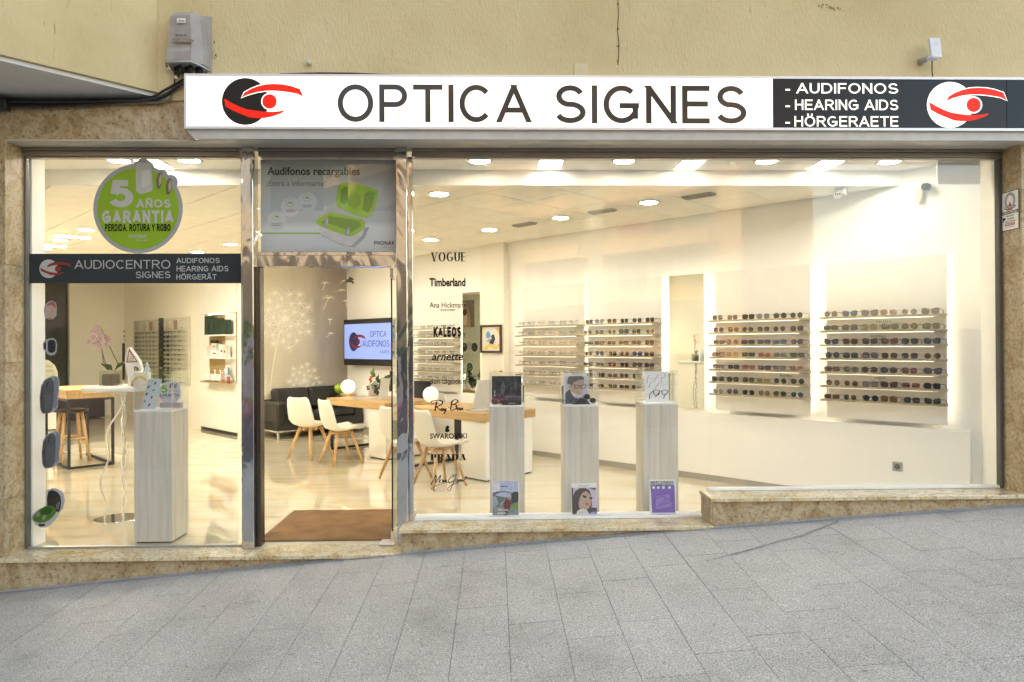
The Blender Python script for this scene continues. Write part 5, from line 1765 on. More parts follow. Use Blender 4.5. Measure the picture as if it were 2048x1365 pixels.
SKIN = M('skin print', (.52, .36, .28), .55, var=.06, vs=20)
HAIR = M('hair print', (.13, .11, .10), .6, var=.3, vs=60)
pc = portrait('white portrait card of a man in spectacles under the word PRADA, middle plinth', (.685, .50, 1.0305), .195, .262, None)
Zp = lambda P: [(1110 + a / 15.17, 730 + c / 15.17) for a, c in P]
pc.flat('background_print', Zp([(315, 340), (1015, 340), (1020, 1240), (310, 1240)]), -.0006, M('lilac print', (.56, .55, .64), .6, var=.05))
pc.text('PRADA', (1144, 746, 1163, 750.5), -.001, M('grey print'), style='serif', w=.2)
pc.flat('face_print', Zp([(430, 600), (470, 480), (700, 430), (860, 440), (890, 560), (860, 650), (840, 780), (800, 880), (720, 920), (620, 890), (520, 830), (440, 720), (405, 650)]), -.0012, SKIN)
pc.flat('hair_print', Zp([(365, 560), (385, 440), (420, 350), (800, 340), (870, 380), (890, 480), (830, 440), (700, 470), (600, 520), (540, 560), (520, 650), (480, 600), (430, 580), (400, 600)]), -.0016, HAIR)
pc.flat('coat_print', Zp([(310, 860), (440, 735), (520, 900), (600, 1000), (700, 1030), (900, 1050), (1030, 1110), (1030, 1240), (310, 1240)]), -.0016, M('dark suit print', (.075, .08, .10), .6, var=.3, vs=50))
pc.flat('shirt_print', Zp([(480, 830), (600, 1000), (640, 920), (740, 1010), (800, 930), (720, 930), (600, 880)]), -.002, WHITE)
pc.flat('shadow_print', Zp([(640, 820), (720, 850), (800, 825), (720, 835)]), -.002, M('lip print', (.35, .17, .15), .6))
script_lines(pc, 'spectacles_print', [Zp(q) for q in ([(590, 610), (620, 710), (690, 720), (740, 670), (760, 640), (680, 615), (590, 610)], [(780, 650), (810, 720), (880, 720), (940, 630), (890, 590), (840, 620), (780, 650)])], -.0024, LETTER, 1.5)
ss = T('sunglasses', 'big black sunglasses hanging tilted in the case of the middle plinth', 'sunglasses', (.795, .415, 1.072))
for side, cz in ((-1, .022), (1, -.010)):
    c_ = side * .024
    bb = MB(); bb.prism(circ(c_, cz, .027, 20, .024), 0, .004); bb.build('rim', BLACK, ss)
    bb = MB(); bb.prism(circ(c_, cz, .021, 20, .018), -.001, -.0002); bb.build('lens', lens_mat('grey', *LCOL['grey']), ss)
bb = MB(); bb.box(-.006, .006, 0, .004, .0, .012); bb.build('bridge', BLACK, ss)
bb = MB(); bb.tube([(-.045, 0, .03), (-.05, .04, .02), (-.048, .07, -.03)], .003, 6); bb.build('temple', BLACK, ss)
hb = T('display_hump', 'black curved display block in the case of the middle plinth', 'display stand', (.72, .44, 1.0305))
bb = MB(); bb.prism([(-.07, 0)] + [(-.05 + .012 * k, .052 * math.sin(PI * min(1, (k + 1) / 12.))) for k in range(11)] + [(.085, 0)], -.02, .05); bb.build('block', BLACK, hb)
glasses((.63, .40, 1.0315), 0, RE, 'clear', 'black', 'black spectacles standing in front of man portrait on middle plinth', 'glasses in the plinth cases', True)
glasses((.80, .385, 1.0315), 0, SQ, 'clear', 'silver', 'silver spectacles at right corner in the middle plinth case', 'glasses in the plinth cases', True, s=.6)

wc = T('spectacles_card', 'white upright card with three spectacles drawn on it, rightmost plinth', 'poster', (1.375, .50, 1.0405))
bb = MB(); bb.add([(-.105, .03, .255), (.11, .03, .26), (.108, -.005, 0), (-.09, -.005, 0), (-.105, .034, .255), (.11, .034, .26), (.108, .003, 0), (-.09, .003, 0)], [(0, 1, 2, 3), (7, 6, 5, 4), (0, 4, 5, 1), (1, 5, 6, 2), (2, 6, 7, 3), (3, 7, 4, 0)])
bb.build('card', M('bright card', (.86, .86, .87), .5, var=.01), wc)
Zw = lambda P: [(1265 + a / 15.17, 730 + c / 15.17) for a, c in P]
GP = M('pale grey line', (.42, .42, .44), .5); 
script_lines(wc, 'line_print', [Zw(q) for q in ([(440, 570), (450, 440), (500, 330), (540, 320)], [(640, 510), (720, 400), (790, 295)], [(860, 540), (880, 430), (960, 370), (1000, 300), (960, 270)], [(500, 700), (520, 600), (600, 520)], [(655, 750), (740, 640), (820, 540)])], -.012, M('mid grey line', (.16, .16, .17), .5), 1.1)
script_lines(wc, 'line_print', [Zw(q) for q in ([(460, 415), (700, 405), (1000, 395)], [(420, 645), (700, 640), (1040, 642)], [(850, 290), (860, 350), (930, 390), (990, 330), (920, 265), (850, 290)], [(880, 520), (890, 590), (960, 620), (1040, 560), (1050, 510), (880, 520)])], -.012, GP, .7)
script_lines(wc, 'line_print', [Zw(q) for q in ([(520, 1050), (520, 910), (560, 850), (640, 790)], [(650, 780), (640, 860), (700, 920), (790, 900), (820, 800), (740, 765), (650, 780)], [(820, 800), (890, 795)], [(890, 800), (900, 870), (960, 910), (1040, 880), (1075, 790), (980, 765), (890, 800)], [(1080, 790), (1050, 870), (980, 910), (945, 1035)], [(685, 990), (760, 900), (800, 850)])], -.013, LETTER, 1.7)
mirr = T('case_back', 'small mirrored back panel in the right side of rightmost plinth case', 'mirror', (1.487, .54, 1.0405), 0)
bb = MB(); bb.box(-.0, .022, .02, .05, .0, .24); bb.build('panel', MATS['mirror'], mirr)

# cards leaning on the inside of the middle window
def sill_card(label, box):
    x0, zt_ = (onY(box[0], (box[1] + box[3]) / 2, .06).x, onY(box[0], box[1], .06).z)
    x1 = onY(box[2], (box[1] + box[3]) / 2, .06).x
    z0 = SILL2 + .023
    t_ = T('sill_card', label, 'poster', ((x0 + x1) / 2, .055, z0), 0, 'cards standing along the middle window')
    bb = MB(); w_ = (x1 - x0) / 2; bb.box(-w_, w_, .001, .004, 0, zt_ - z0); bb.build('card', WHITE, t_)
    return t_


bb = MB(); bb.box(-.62, 1.66, .051, .12, SILL2 - .10, SILL2 + .0225); bb.build('window_ledge', WALLW, kind='structure')
bb = MB(); bb.box(-.62, 1.68, .031, .05, .001, SILL2 + .02); bb.build('window_kerb', WALLW, kind='structure')
bb = MB(); bb.box(1.68, 4.1, .031, .05, .001, SILL3 + .018); bb.build('window_kerb', WALLW, kind='structure')
ca = sill_card('card with a cyclist below a mountain bridge, leftmost on window sill', (985, 963, 1038, 1037))
Za = lambda P: [(975 + a / 8.904, 950 + c / 8.904) for a, c in P]
LY = 0
for P, c_, nm in (([(90, 115), (550, 112), (552, 780), (92, 785)], (.42, .48, .66), 'sky'), ([(215, 115), (90, 115), (90, 320), (215, 320)], (.62, .62, .70), 'cloud'), ([(90, 330), (150, 370), (300, 400), (552, 440), (552, 785), (92, 785)], (.13, .17, .17), 'forest'),
                  ([(90, 370), (160, 400), (200, 520), (92, 600)], (.28, .35, .40), 'cliff'), ([(420, 340), (480, 300), (552, 310), (552, 470), (430, 520)], (.035, .045, .045), 'dark trees'), ([(430, 540), (552, 480), (552, 640), (400, 640)], (.16, .26, .09), 'meadow'),
                  ([(92, 590), (240, 560), (552, 640), (552, 785), (92, 785)], (.22, .23, .25), 'track'), ([(90, 325), (180, 295), (330, 292), (450, 325), (420, 330), (320, 310), (220, 315), (155, 350), (130, 370)], (.12, .14, .15), 'bridge'),
                  ([(300, 480), (330, 430), (400, 430), (425, 500), (400, 570), (330, 600), (290, 560)], (.18, .03, .035), 'jersey'), ([(355, 400), (380, 385), (410, 395), (410, 440), (370, 450)], (.4, .27, .22), 'face'), ([(352, 400), (370, 365), (405, 362), (418, 392), (385, 388)], (.5, .5, .55), 'helmet'),
                  ([(215, 545), (250, 490), (300, 450), (330, 430), (300, 470), (250, 550)], (.42, .30, .26), 'arm'), ([(290, 560), (400, 560), (395, 620), (300, 640)], (.14, .03, .03), 'shorts'), ([(300, 640), (370, 620), (350, 785), (280, 785)], (.07, .06, .06), 'wheel')):
    LY += .0003; ca.flat('print', Za(P), -.0008 - LY, M('card ' + nm, c_, .55, var=.18, vs=45))
ca.text('well eye', (1001, 971.5, 1016, 975.5), -.006, LETTER, style='plainbold')
ca.text('100% Vision', (995, 1018, 1016, 1022), -.006, WHITE, style='plainbold')
ca.text('mountain bike', (995, 1024, 1012, 1028.5), -.006, WHITE, style='plainbold')
cb = sill_card('card with dark-haired woman in sunglasses under the word PRADA, middle of sill', (1143, 967, 1193, 1037))
LY = 0
for P, c_, nm in (([(1497, 232), (1930, 232), (1950, 775), (1512, 775)], (.58, .50, .68), 'lilac back'), ([(1497, 232), (1525, 232), (1545, 775), (1512, 775)], (.06, .05, .07), 'dark edge'), ([(1780, 232), (1930, 232), (1930, 272)], (.06, .05, .06), 'dark corner'), ([(1780, 575), (1948, 590), (1950, 700), (1780, 700)], (.05, .045, .06), 'car seat'),
                  ([(1525, 380), (1560, 290), (1640, 240), (1740, 235), (1820, 280), (1850, 380), (1860, 560), (1800, 640), (1700, 620), (1600, 700), (1570, 775), (1512, 775)], (.06, .05, .055), 'woman hair'),
                  ([(1640, 420), (1690, 320), (1760, 290), (1830, 350), (1850, 440), (1840, 540), (1800, 600), (1740, 620), (1640, 600), (1620, 520)], (.50, .33, .27), 'woman face'),
                  ([(1600, 640), (1680, 600), (1770, 620), (1810, 700), (1810, 775), (1560, 775)], (.62, .58, .54), 'white collar'), ([(1790, 690), (1900, 650), (1952, 680), (1952, 775), (1790, 775)], (.20, .26, .48), 'blue flowers'),
                  ([(1735, 520), (1770, 500), (1808, 515), (1795, 540), (1760, 545)], (.38, .14, .13), 'lips')):
    LY += .0003; cb.flat('print', Za(P), -.0008 - LY, M('card ' + nm, c_, .55, var=.14, vs=50))
cb.flat('sunglasses_print', [Za([(1672, 345), (1775, 372), (1770, 428), (1695, 415)]), Za([(1790, 380), (1876, 392), (1868, 450), (1815, 450)])], -.0040, M('cream frame print', (.55, .50, .42), .4))
cb.flat('sunglasses_print', [Za([(1688, 358), (1762, 378), (1758, 418), (1705, 408)]), Za([(1802, 392), (1866, 400), (1860, 440), (1822, 440)])], -.0046, M('card lens', (.035, .035, .03), .3))
cb.text('PRADA', (1157, 970.5, 1177.5, 974.5), -.006, M('grey print'), style='serif', w=.2)
cc = sill_card('purple card headed SMART EYEWEAR FOR SMART PEOPLE, rightmost on sill', (1299, 960, 1352, 1034))
Zc = lambda P: [(1100 + a / 4.015, 720 + c / 4.015) for a, c in P]
cc.flat('print', Zc([(808, 1008), (1000, 1008), (1006, 1226), (820, 1228)]), -.001, M('purple print', (.19, .12, .46), .5, var=.12, vs=12))
cc.flat('print', Zc([(850, 1090), (960, 1080), (980, 1180), (850, 1200)]), -.0012, M('violet print', (.29, .20, .56), .5, var=.15, vs=20))
cc.text('SMART EYEWEAR', (1301, 962.5, 1347, 967), -.002, M('purple ink', (.05, .04, .10), .5), w=.2)
cc.text('FOR SMART PEOPLE', (1301, 967.5, 1347, 971.2), -.002, M('purple ink'), w=.2)
for q in range(4):
    cc.flat('icon_print', Zc(circ((832, 870, 911, 960)[q], 1026, 11, 16)), -.002, WHITE)
script_lines(cc, 'spectacles_print', [Zc(q) for q in ([(830, 1120), (860, 1090), (900, 1095), (930, 1110)], [(830, 1150), (850, 1120), (900, 1100), (960, 1120), (990, 1140)], [(880, 1180), (920, 1130), (950, 1120)], [(910, 1170), (950, 1140), (990, 1130)], [(835, 1170), (860, 1180), (880, 1150)])], -.002, M('purple ink'), .9)
cc.text('Optivisión', (1319, 1028.5, 1337, 1032), -.002, M('grey print'), style='plain')

# things in the left case
hc = T('hearing_aid_card', 'pale blue sloping card of small hearing aids in left plinth case', 'card', (-2.77, .20, 1.0355))
Zh = lambda P: [(240 + a / 9.1, 680 + c / 9.1) for a, c in P]
q = hc.pts(Zh([(515, 715), (762, 712), (640, 1258), (378, 1258)]), .03)
bb = MB(); bb.prism(q, .03, .034); bb.build('card', M('pale blue card', (.60, .66, .72), .5, var=.04), hc)
for k, (cx, cy) in enumerate(((640, 790), (520, 858), (610, 915), (485, 985), (575, 1045), (450, 1115), (530, 1185))):
    hc.flat('hearing_aid', Zh([(cx - 22, cy + 22), (cx - 14, cy - 6), (cx + 10, cy - 26), (cx + 24, cy - 16), (cx + 6, cy + 12), (cx - 6, cy + 30)]), .024, (AIDD, AIDG, M('aid silver print'))[k % 3], th=.004)
hc.text('PHONAK', tuple(Zh([(540, 745)])[0] + Zh([(625, 757)])[0]), .0295, LETTER, w=.2)
gs = T('warranty_stand', 'round white five year warranty sign on a silver base', 'sign', (-2.66, .22, 1.0355))
bb = MB(); q = gs.pts(Zh([(725, 1145), (1100, 1145), (1100, 1240), (725, 1240)]), -.02); bb.prism(q, -.02, .03); bb.build('base', M('silver base', (.42, .42, .44), .3, metal=.3), gs)
gs.flat('round_plate', [Zh(circ(905, 965, 205, 40)), Zh(circ(955, 810, 55, 20)), Zh(circ(1040, 830, 58, 20))], .004, M('pale lilac plate', (.62, .63, .72), .5), th=.004)
gs.text('5', tuple(Zh([(745, 830)])[0] + Zh([(870, 965)])[0]), .002, LG, w=.22)
gs.text('AÑOS', tuple(Zh([(885, 905)])[0] + Zh([(1065, 955)])[0]), .002, M('grey print'), w=.17)
gs.text('GARANTÍA', tuple(Zh([(718, 975)])[0] + Zh([(1075, 1035)])[0]), .002, DG5, w=.22)
gs.text('PÉRDIDA, ROTURA Y ROBO', tuple(Zh([(730, 1045)])[0] + Zh([(1060, 1070)])[0]), .002, M('grey print'), w=.2)
for cx, cm_ in ((925, (.25, .10, .13)), (1010, (.10, .14, .19))):
    gs.flat('hearing_aid_print', Zh([(cx - 30, 860), (cx - 20, 810), (cx + 20, 780), (cx + 45, 790), (cx + 20, 850), (cx - 5, 890)]), .002, M('aid pr %.2f' % cm_[0], cm_, .4))

# ================================================================== ROUND TALL TABLE, ORCHID, CARDS
rt = T('tall_round_table', 'tall white round table on wavy chrome rods behind the left window', 'table', (-3.36, .88, 0))
bb = MB(); bb.lathe([(.30, 1.143), (.318, 1.147), (.32, 1.165), (.318, 1.183), (.30, 1.186)], (.06, 0), 40); bb.build('tabletop', WHITE, rt)
bb = MB(); bb.lathe([(.185, .001), (.187, .008), (.18, .012)], (0, 0), 36); bb.build('base', CHROMEROD, rt)
for k in range(3):
    pts = []
    for i in range(41):
        z = .012 + i * 1.13 / 40
        ph = z * 17 + k * 2.2
        if k == 0:
            x = -.13 + .022 * math.sin(z * 14) + (.17 * max(0, (z - .62) / .5) ** 1.1 if z > .62 else 0) + (.03 * (z / .6) if z < .6 else .03); y = .02 * math.cos(z * 11)
        else:
            x = .06 + .016 * math.sin(ph); y = .016 * math.cos(ph)
        pts.append((x, y, z))
    bb = MB(); bb.tube(pts, .0075, 8); bb.build('rod', CHROMEROD, rt)
TZ = 1.1865
oc = T('orchid', 'pink orchid with two long flower stems in a square clear pot', 'plant', (-3.40, .86, TZ))
PET = M('orchid petal', (.62, .40, .47), .5, var=.12, vs=30)
bb = MB()
for q in ((-.068, .068, -.068, -.064), (-.068, .068, .064, .068)):
    bb.box(q[0], q[1], q[2], q[3], .0, .135)
bb.box(-.068, -.064, -.064, .064, 0, .135); bb.box(.064, .068, -.064, .064, 0, .135)
bb.build('pot', glass_mat('pot glass', (.90, .90, .86), .06), oc)
bb = MB(); bb.rbox(-.055, .055, -.055, .055, .004, .105, .012); bb.build('soil', M('bark', (.09, .075, .055), .9, var=.5, vs=60), oc)
STEM = M('orchid stem', (.055, .05, .03), .5); LEAF = M('orchid leaf', (.05, .09, .03), .35, var=.15)
stems = [[oc.p(240, 735), oc.p(228, 712), oc.p(218, 690), oc.p(208, 668), oc.p(199, 652)], [oc.p(216, 740), oc.p(208, 718), oc.p(204, 700), oc.p(200, 688), oc.p(192, 676)], [oc.p(214, 740), oc.p(206, 722), oc.p(205, 704)]]
for P in stems:
    bb = MB(); bb.tube([(x, .0, z) for x, z in P], .0035, 6); bb.build('stem', STEM, oc)
fls = [(203, 655), (192, 662), (186, 664), (207, 669), (190, 675), (201, 678), (186, 685), (196, 687), (216, 680), (222, 688), (203, 694), (212, 676)]
for k, (a, c) in enumerate(fls):
    x, z = oc.p(a, c); y = -.02 + .03 * ((k * 7) % 3 - 1)
    bb = MB()
    a0 = rnd() * 2
    for q in range(5):
        an = a0 + q * 2 * PI / 5
        r = .020 + (.004 if q % 2 else 0)
        cx, cz = x + math.cos(an) * r * .62, z + math.sin(an) * r * .62
        pts = [(cx + math.cos(t) * r * .62 * math.cos(an) - math.sin(t) * r * .5 * math.sin(an), y - .004 * q - .004 * math.cos(t), cz + math.cos(t) * r * .62 * math.sin(an) + math.sin(t) * r * .5 * math.cos(an)) for t in [2 * PI * i / 8 for i in range(8)]]
        bb.add(pts + [(cx, y + .004 - .004 * q, cz)], [(i, (i + 1) % 8, 8) for i in range(8)])
    bb.ell((x, y - .026, z), .005, .006, .005, 8, 1)
    bb.build('flower', [PET, M('orchid heart', (.35, .12, .2), .5)], oc)
for P in ([(230, 742), (236, 728), (247, 724), (257, 732), (260, 735), (250, 730), (240, 734)], [(222, 742), (214, 734), (206, 727), (202, 726), (208, 732), (216, 740)], [(226, 742), (224, 730), (215, 728), (204, 730), (214, 736)]):
    pts = [oc.p(a, c) for a, c in P]
    bb = MB(); bb.prism(pts, -.012, -.006); bb.build('leaf', LEAF, oc)
wd_ = T('warning_card', 'white pointed cardboard stand with red warning triangle beside the orchid', 'display card', (-3.22, .80, TZ))
q = Zh([(135, 140), (170, 140), (350, 400), (390, 560), (430, 600), (420, 860), (130, 860), (150, 700), (85, 410)])
wd_.flat('board', q, .0, WHITE, th=.05)
L_ = Zh([(165, 160), (325, 408), (110, 418)])
wd_.flat('red_triangle', L_, -.002, M('warning red', (.40, .03, .03), .5))
wd_.flat('white_triangle', Zh([(170, 215), (295, 388), (138, 394)]), -.003, WHITE)
for k, t_ in enumerate(('¡YA', 'PODRÁS', 'ESCUCHAR', 'MEJOR!')):
    y_ = 265 + k * 33; h_ = 12 + k * 3
    wd_.text(t_, tuple(Zh([(195 - h_ * 2.1, y_ + 0)])[0] + Zh([(205 + h_ * 2.6, y_ + 20)])[0]), -.004, LETTER, style='plainbold')
wd_.flat('portrait_print', Zh([(250, 490), (290, 485), (330, 510), (345, 560), (255, 565)]), -.002, M('card hair', (.08, .06, .05), .6, var=.3, vs=50)); wd_.flat('portrait_print', Zh([(265, 505), (290, 500), (305, 530), (300, 560), (275, 560)]), -.003, SKIN)
rb_ = T('rainbow_box', 'small white box with a red to orange arc printed on it', 'box', (-3.12, .66, TZ))
rb_.flat('carton', Zh([(245, 590), (500, 590), (505, 830), (215, 862)]), 0, M('cream carton', (.70, .68, .62), .5), th=.06)


def grad_mat():
    m, t, N, L, p = newmat('arc print')
    tc = N.new('ShaderNodeTexCoord'); sp = N.new('ShaderNodeSeparateXYZ'); L.new(tc.outputs['Object'], sp.inputs[0])
    mr = N.new('ShaderNodeMapRange'); mr.inputs[1].default_value = -.08; mr.inputs[2].default_value = .06; L.new(sp.outputs[0], mr.inputs[0])
    r = ramp(N, [(0, (.22, .03, .16)), (.35, (.45, .10, .09)), (.65, (.62, .28, .04)), (1, (.65, .42, .05))]); L.new(mr.outputs[0], r.inputs[0]); L.new(r.outputs[0], p.inputs['Base Color'])
    return m


aL, aR = ribbon(Zh(arc(360, 860, 135, 180, 176, 330 - 360 + 40, 18) if False else [(360 - 140 * math.cos(t), 850 - 170 * math.sin(t)) for t in [i * 2.5 / 16 for i in range(17)]]), lambda t: 4.4)
bb = MB(); pq = rb_.pts(aL + aR, -.002); bb.add([(x, -.002, z) for x, z in pq], [(i, i + 1, len(aL) + i + 1, len(aL) + i) for i in range(len(aL) - 1)]); bb.build('arc_print', grad_mat(), rb_)
bt = T('spray_bottle', 'small clear bottle with a pale blue cone cap on the round table', 'bottle', (-3.06, .80, TZ))
q = bt.pts([(294, 743)], 0)[0]
bb = MB(); bb.cyl((q[0], 0, 0), (q[0], 0, q[1]), .022, .022, 14); bb.build('bottle_body', glass_mat('blue clear plastic', (.75, .84, .9), .05), bt)
bb = MB(); bb.lathe([(.030, q[1]), (.028, q[1] + .012), (.012, q[1] + .045), (.010, q[1] + .075), (.0001, q[1] + .08)], (q[0], 0), 14); bb.build('cap', M('pale blue plastic', (.50, .60, .66), .4), bt)

# ================================================================== FAR LEFT: BAR TABLE, STOOL, RECEPTION, RACK, CABINET
lt = T('bar_table', 'high oak-topped table with a thin black metal frame', 'table', tuple(wab(10.0, 2.39)), RZ_B)
# local x = -A (towards the viewer's right-front), y = +B
bb = MB(); bb.rbox(-1.16, .0, -.015, .53, .93, .988, .003); bb.build('tabletop', OAK, lt)
bb = MB(); bb.rbox(-1.15, -.01, -.005, .52, .875, .928, .003); bb.build('drawer_box', OAK, lt)
for x in (-1.13, -.03):
    for y in (.005, .50):
        bb = MB(); bb.box(x, x + .03, y - .005, y + .025, .0, .873); bb.build('leg', BLACKMATTE, lt)
for q in ((-1.13, 0, 0, .025), (-1.13, 0, .495, .525)):
    bb = MB(); bb.box(q[0] + .031, q[1] - .031, q[2], q[3], .0, .028); bb.build('rail', BLACKMATTE, lt)
    bb = MB(); bb.box(q[0] + .031, q[1] - .031, q[2], q[3], .846, .8725); bb.build('rail', BLACKMATTE, lt)
bb = MB(); bb.box(-.03, 0, .031, .494, .0, .028); bb.build('rail', BLACKMATTE, lt)
bb = MB(); bb.box(-.03, 0, .031, .494, .846, .8725); bb.build('rail', BLACKMATTE, lt)
sto = T('bar_stool', 'bar stool with black seat and splayed wooden legs under the oak table', 'stool', tuple(wab(10.72, 2.60)), RZ_B)
bb = MB(); bb.lathe([(.0001, .655), (.15, .655), (.20, .668), (.205, .685), (.19, .695), (.0001, .682)], n=24); bb.build('seat', BLACK, sto)
for sx in (-1, 1):
    for sy in (-1, 1):
        bb = MB(); bb.cyl((sx * .10, sy * .10, .66), (sx * .21, sy * .17, .0), .022, .017, 8); bb.build('leg', OAKZ, sto)
for sy in (-1, 1):
    bb = MB(); bb.cyl((-.17, sy * .145, .26), (.17, sy * .145, .26), .011, .011, 8); bb.build('rung', OAKZ, sto)
    bb = MB(); bb.cyl((sy * .165, -.14, .32), (sy * .165, .14, .32), .011, .011, 8); bb.build('rung', OAKZ, sto)
rc = T('reception_desk', 'white reception counter with a black top in the left background', 'desk', tuple(wab(14.9, 1.4)), RZ_B)
bb = MB(); bb.box(-.55, 0, 0, 1.98, .02, .90); bb.build('front', LAMI, rc)
bb = MB(); bb.box(-.60, .03, -.03, 2.02, .902, .945); bb.build('top', BLACK, rc)
sc_ = T('counter_screen', 'white quarter-round counter screen with notices on the black counter top', 'screen', tuple(wab(14.95, 2.90, .946)), RZ_A)
bb = MB(); bb.prism([(-.0, 0), (.52, 0), (.515, .12), (.47, .24), (.38, .33), (.24, .37), (0, .37)], 0, .02); bb.build('panel', M('cream screen', (.60, .57, .42), .5), sc_)
for P in ([(.31, .10), (.46, .10), (.455, .17), (.31, .17)], [(.31, .19), (.45, .19), (.42, .26), (.31, .28)], [(.31, .03), (.38, .03), (.38, .085), (.31, .085)], [(.40, .03), (.49, .03), (.48, .085), (.40, .085)]):
    sc_.flat('notice', P, -.001, M('paper notice', (.50, .49, .40), .6), px=False)
for P in ([(.33, .22), (.42, .22), (.42, .226), (.33, .226)], [(.33, .14), (.44, .14), (.44, .145), (.33, .145)], [(.05, .07), (.28, .07), (.28, .076), (.05, .076)]):
    sc_.flat('line_print', P, -.003, DG5, px=False)
ld = T('round_desk_lamp', 'round glowing lamp at the far left reception counter', 'lamp', tuple(wab(14.72, 2.93, .946)), RZ_A)
GLOW = M('lit opal lamp', (1, 1, .95), .4, emit=2.6 * K_, ecol=(1, .96, .84), var=0)
bb = MB(); bb.lathe([(.0001, 0), (.06, 0), (.06, .012), (.0001, .014)]); bb.build('foot', BLACK, ld)
bb = MB(); bb.ell((0.01, 0, .17), .085, .03, .075, 20); bb.build('globe', GLOW, ld)
bb = MB(); bb.cyl((0, 0, .01), (0, 0, .10), .008, .008, 8); bb.build('stem', BLACK, ld)
jb = T('wooden_jamb', 'oak door jamb at the left edge of the dark wall', 'door frame', tuple(wab(17.3, 2.94)), RZ_A)
bb = MB(); bb.box(-.10, .0, -.04, .04, 0, 3.0); bb.build('post', M('jamb oak', (.34, .22, .07), .4), jb)
bb = MB(); bb.box(-.16, -.101, -.04, .04, 0, 3.0); bb.build('post', M('dark jamb', (.07, .055, .03), .4), jb)
lc = T('low_black_cabinet', 'low black cabinet along the back wall beyond the oak table', 'cabinet', tuple(wab(17.2, 3.62)), RZ_A)
bb = MB(); bb.rbox(0, 1.05, -.55, 0, .02, .52, .004); bb.build('body', BLACK, lc)
wp = T('photo_poster', 'black photo poster on the cream back wall behind the orchid table', 'poster', tuple(wab(17.23, 4.50, 0)), RZ_A)
q = wp.pts([(245, 687), (283, 685), (283, 762), (245, 760)]); wp.flat('print', q, 0, M('dark photo', (.03, .03, .03), .4, var=.8, vs=3), px=False, th=.02)
wp.flat('print', [(260, 700), (270, 697), (278, 712), (272, 740), (262, 745)], -.003, M('photo grey', (.10, .10, .10), .5, var=.6, vs=6))
for k, (a, c, w_) in enumerate(((247, 661, 12), (247, 671, 15), (247, 679, 17))):
    wp.flat('wall_lettering', [(a, c), (a + w_, c), (a + w_, c + (3 if k < 2 else 1.4)), (a, c + (3 if k < 2 else 1.4))], -.004, DG5 if k < 2 else M('grey print'))

rk = T('spectacle_rack', 'large white wall rack of spectacles in rows with small photo cards above', 'display rack', tuple(wab(16.25, 5.235, .77)), RZ_B)
bb = MB(); bb.rbox(0, 2.76, -.03, 0, 0, 1.31, .003); bb.build('board', M('rack board', (.62, .59, .48), .5), rk)
bb = MB(); bb.box(.0, .06, -.12, -.031, .0, 1.30); bb.build('pole', M('rack pole', (.35, .34, .30), .4), rk)
bb = MB(); bb.box(1.40, 1.49, -.10, -.031, .02, 1.32); bb.build('pole', BLACKMATTE, rk)
for k, x in enumerate((.35, .72, 1.08, 1.66, 2.05, 2.40)):
    bb = MB(); bb.box(x, x + .15, -.045, -.031, 1.08, 1.26); bb.build('photo_card', M('rack card %d' % (k % 3), ((.5, .47, .4), (.3, .2, .16), (.6, .6, .55))[k % 3], .5, var=.7, vs=22), rk)
st2 = MB()
CNT = 0
for row in range(12):
    z = 1.02 - row * .088
    for half in (0, 1):
        bb = MB(); bb.box(.12 + half * 1.42, 1.36 + half * 1.34, -.036, -.031, z - .012, z - .004); bb.build('rail', M('rack rail', (.5, .48, .42), .4), rk)
        for i in range(6):
            x = .22 + half * 1.40 + i * (.205 if half == 0 else .19)
            frm = fr5[(i * 3 + row * 5 + half) % 8]; frm = 'black' if (i + row * 2) % 3 == 0 else frm
            kd = (RE, SQ, RO, CA)[(i + row) % 4]
            ln = 'grey' if (i < 1 or (half and i < 3)) and row < 12 else 'clear'
            pos = rk.loc + rk.ax * x + rk.ay * (-.14) + Vector((0, 0, z - .02))
            if half == 1:
                lab = '%s %s glasses, %s lenses, %s from left, row %s of spectacle rack' % (frm, kd, ln, NN[i], ['one', 'two', 'three', 'four', 'five', 'six', 'seven', 'eight', 'nine', 'ten', 'eleven', 'twelve'][row])
                glasses(tuple(pos), RZ_B, kd, ln, frm, lab, 'glasses on the wall rack', False, s=1.15)
            else:
                thick = .0022 if ln != 'clear' else .0014
                fb, l2, tm = eyewear_meshes(kd, thick)
                for src, mi in ((fb, 0), (l2[0], 1), (l2[1], 1), (tm[0], 0), (tm[1], 0)):
                    o0 = len(st2.v)
                    st2.v += [(x + v[0] * 1.15, -.14 + v[1] * 1.15, z - .02 + v[2] * 1.15) for v in src.v]
                    st2.f += [[o0 + j for j in f] for f in src.f]; st2.m += [mi if ln != 'clear' else mi * 2] * len(src.f); st2.sm += src.sm
o = st2.build('rack_spectacles', [fmat('black'), lens_mat('grey', *LCOL['grey']), lens_mat('clear', *LCOL['clear'])], rk); o['kind'] = 'stuff'

# fitted cabinet with lit niche
cb_ = T('wall_cabinet', 'tall cream fitted cabinet with an open oak-lined niche of products', 'cabinet', tuple(wab(13.02, 5.215, 0)), RZ_B)
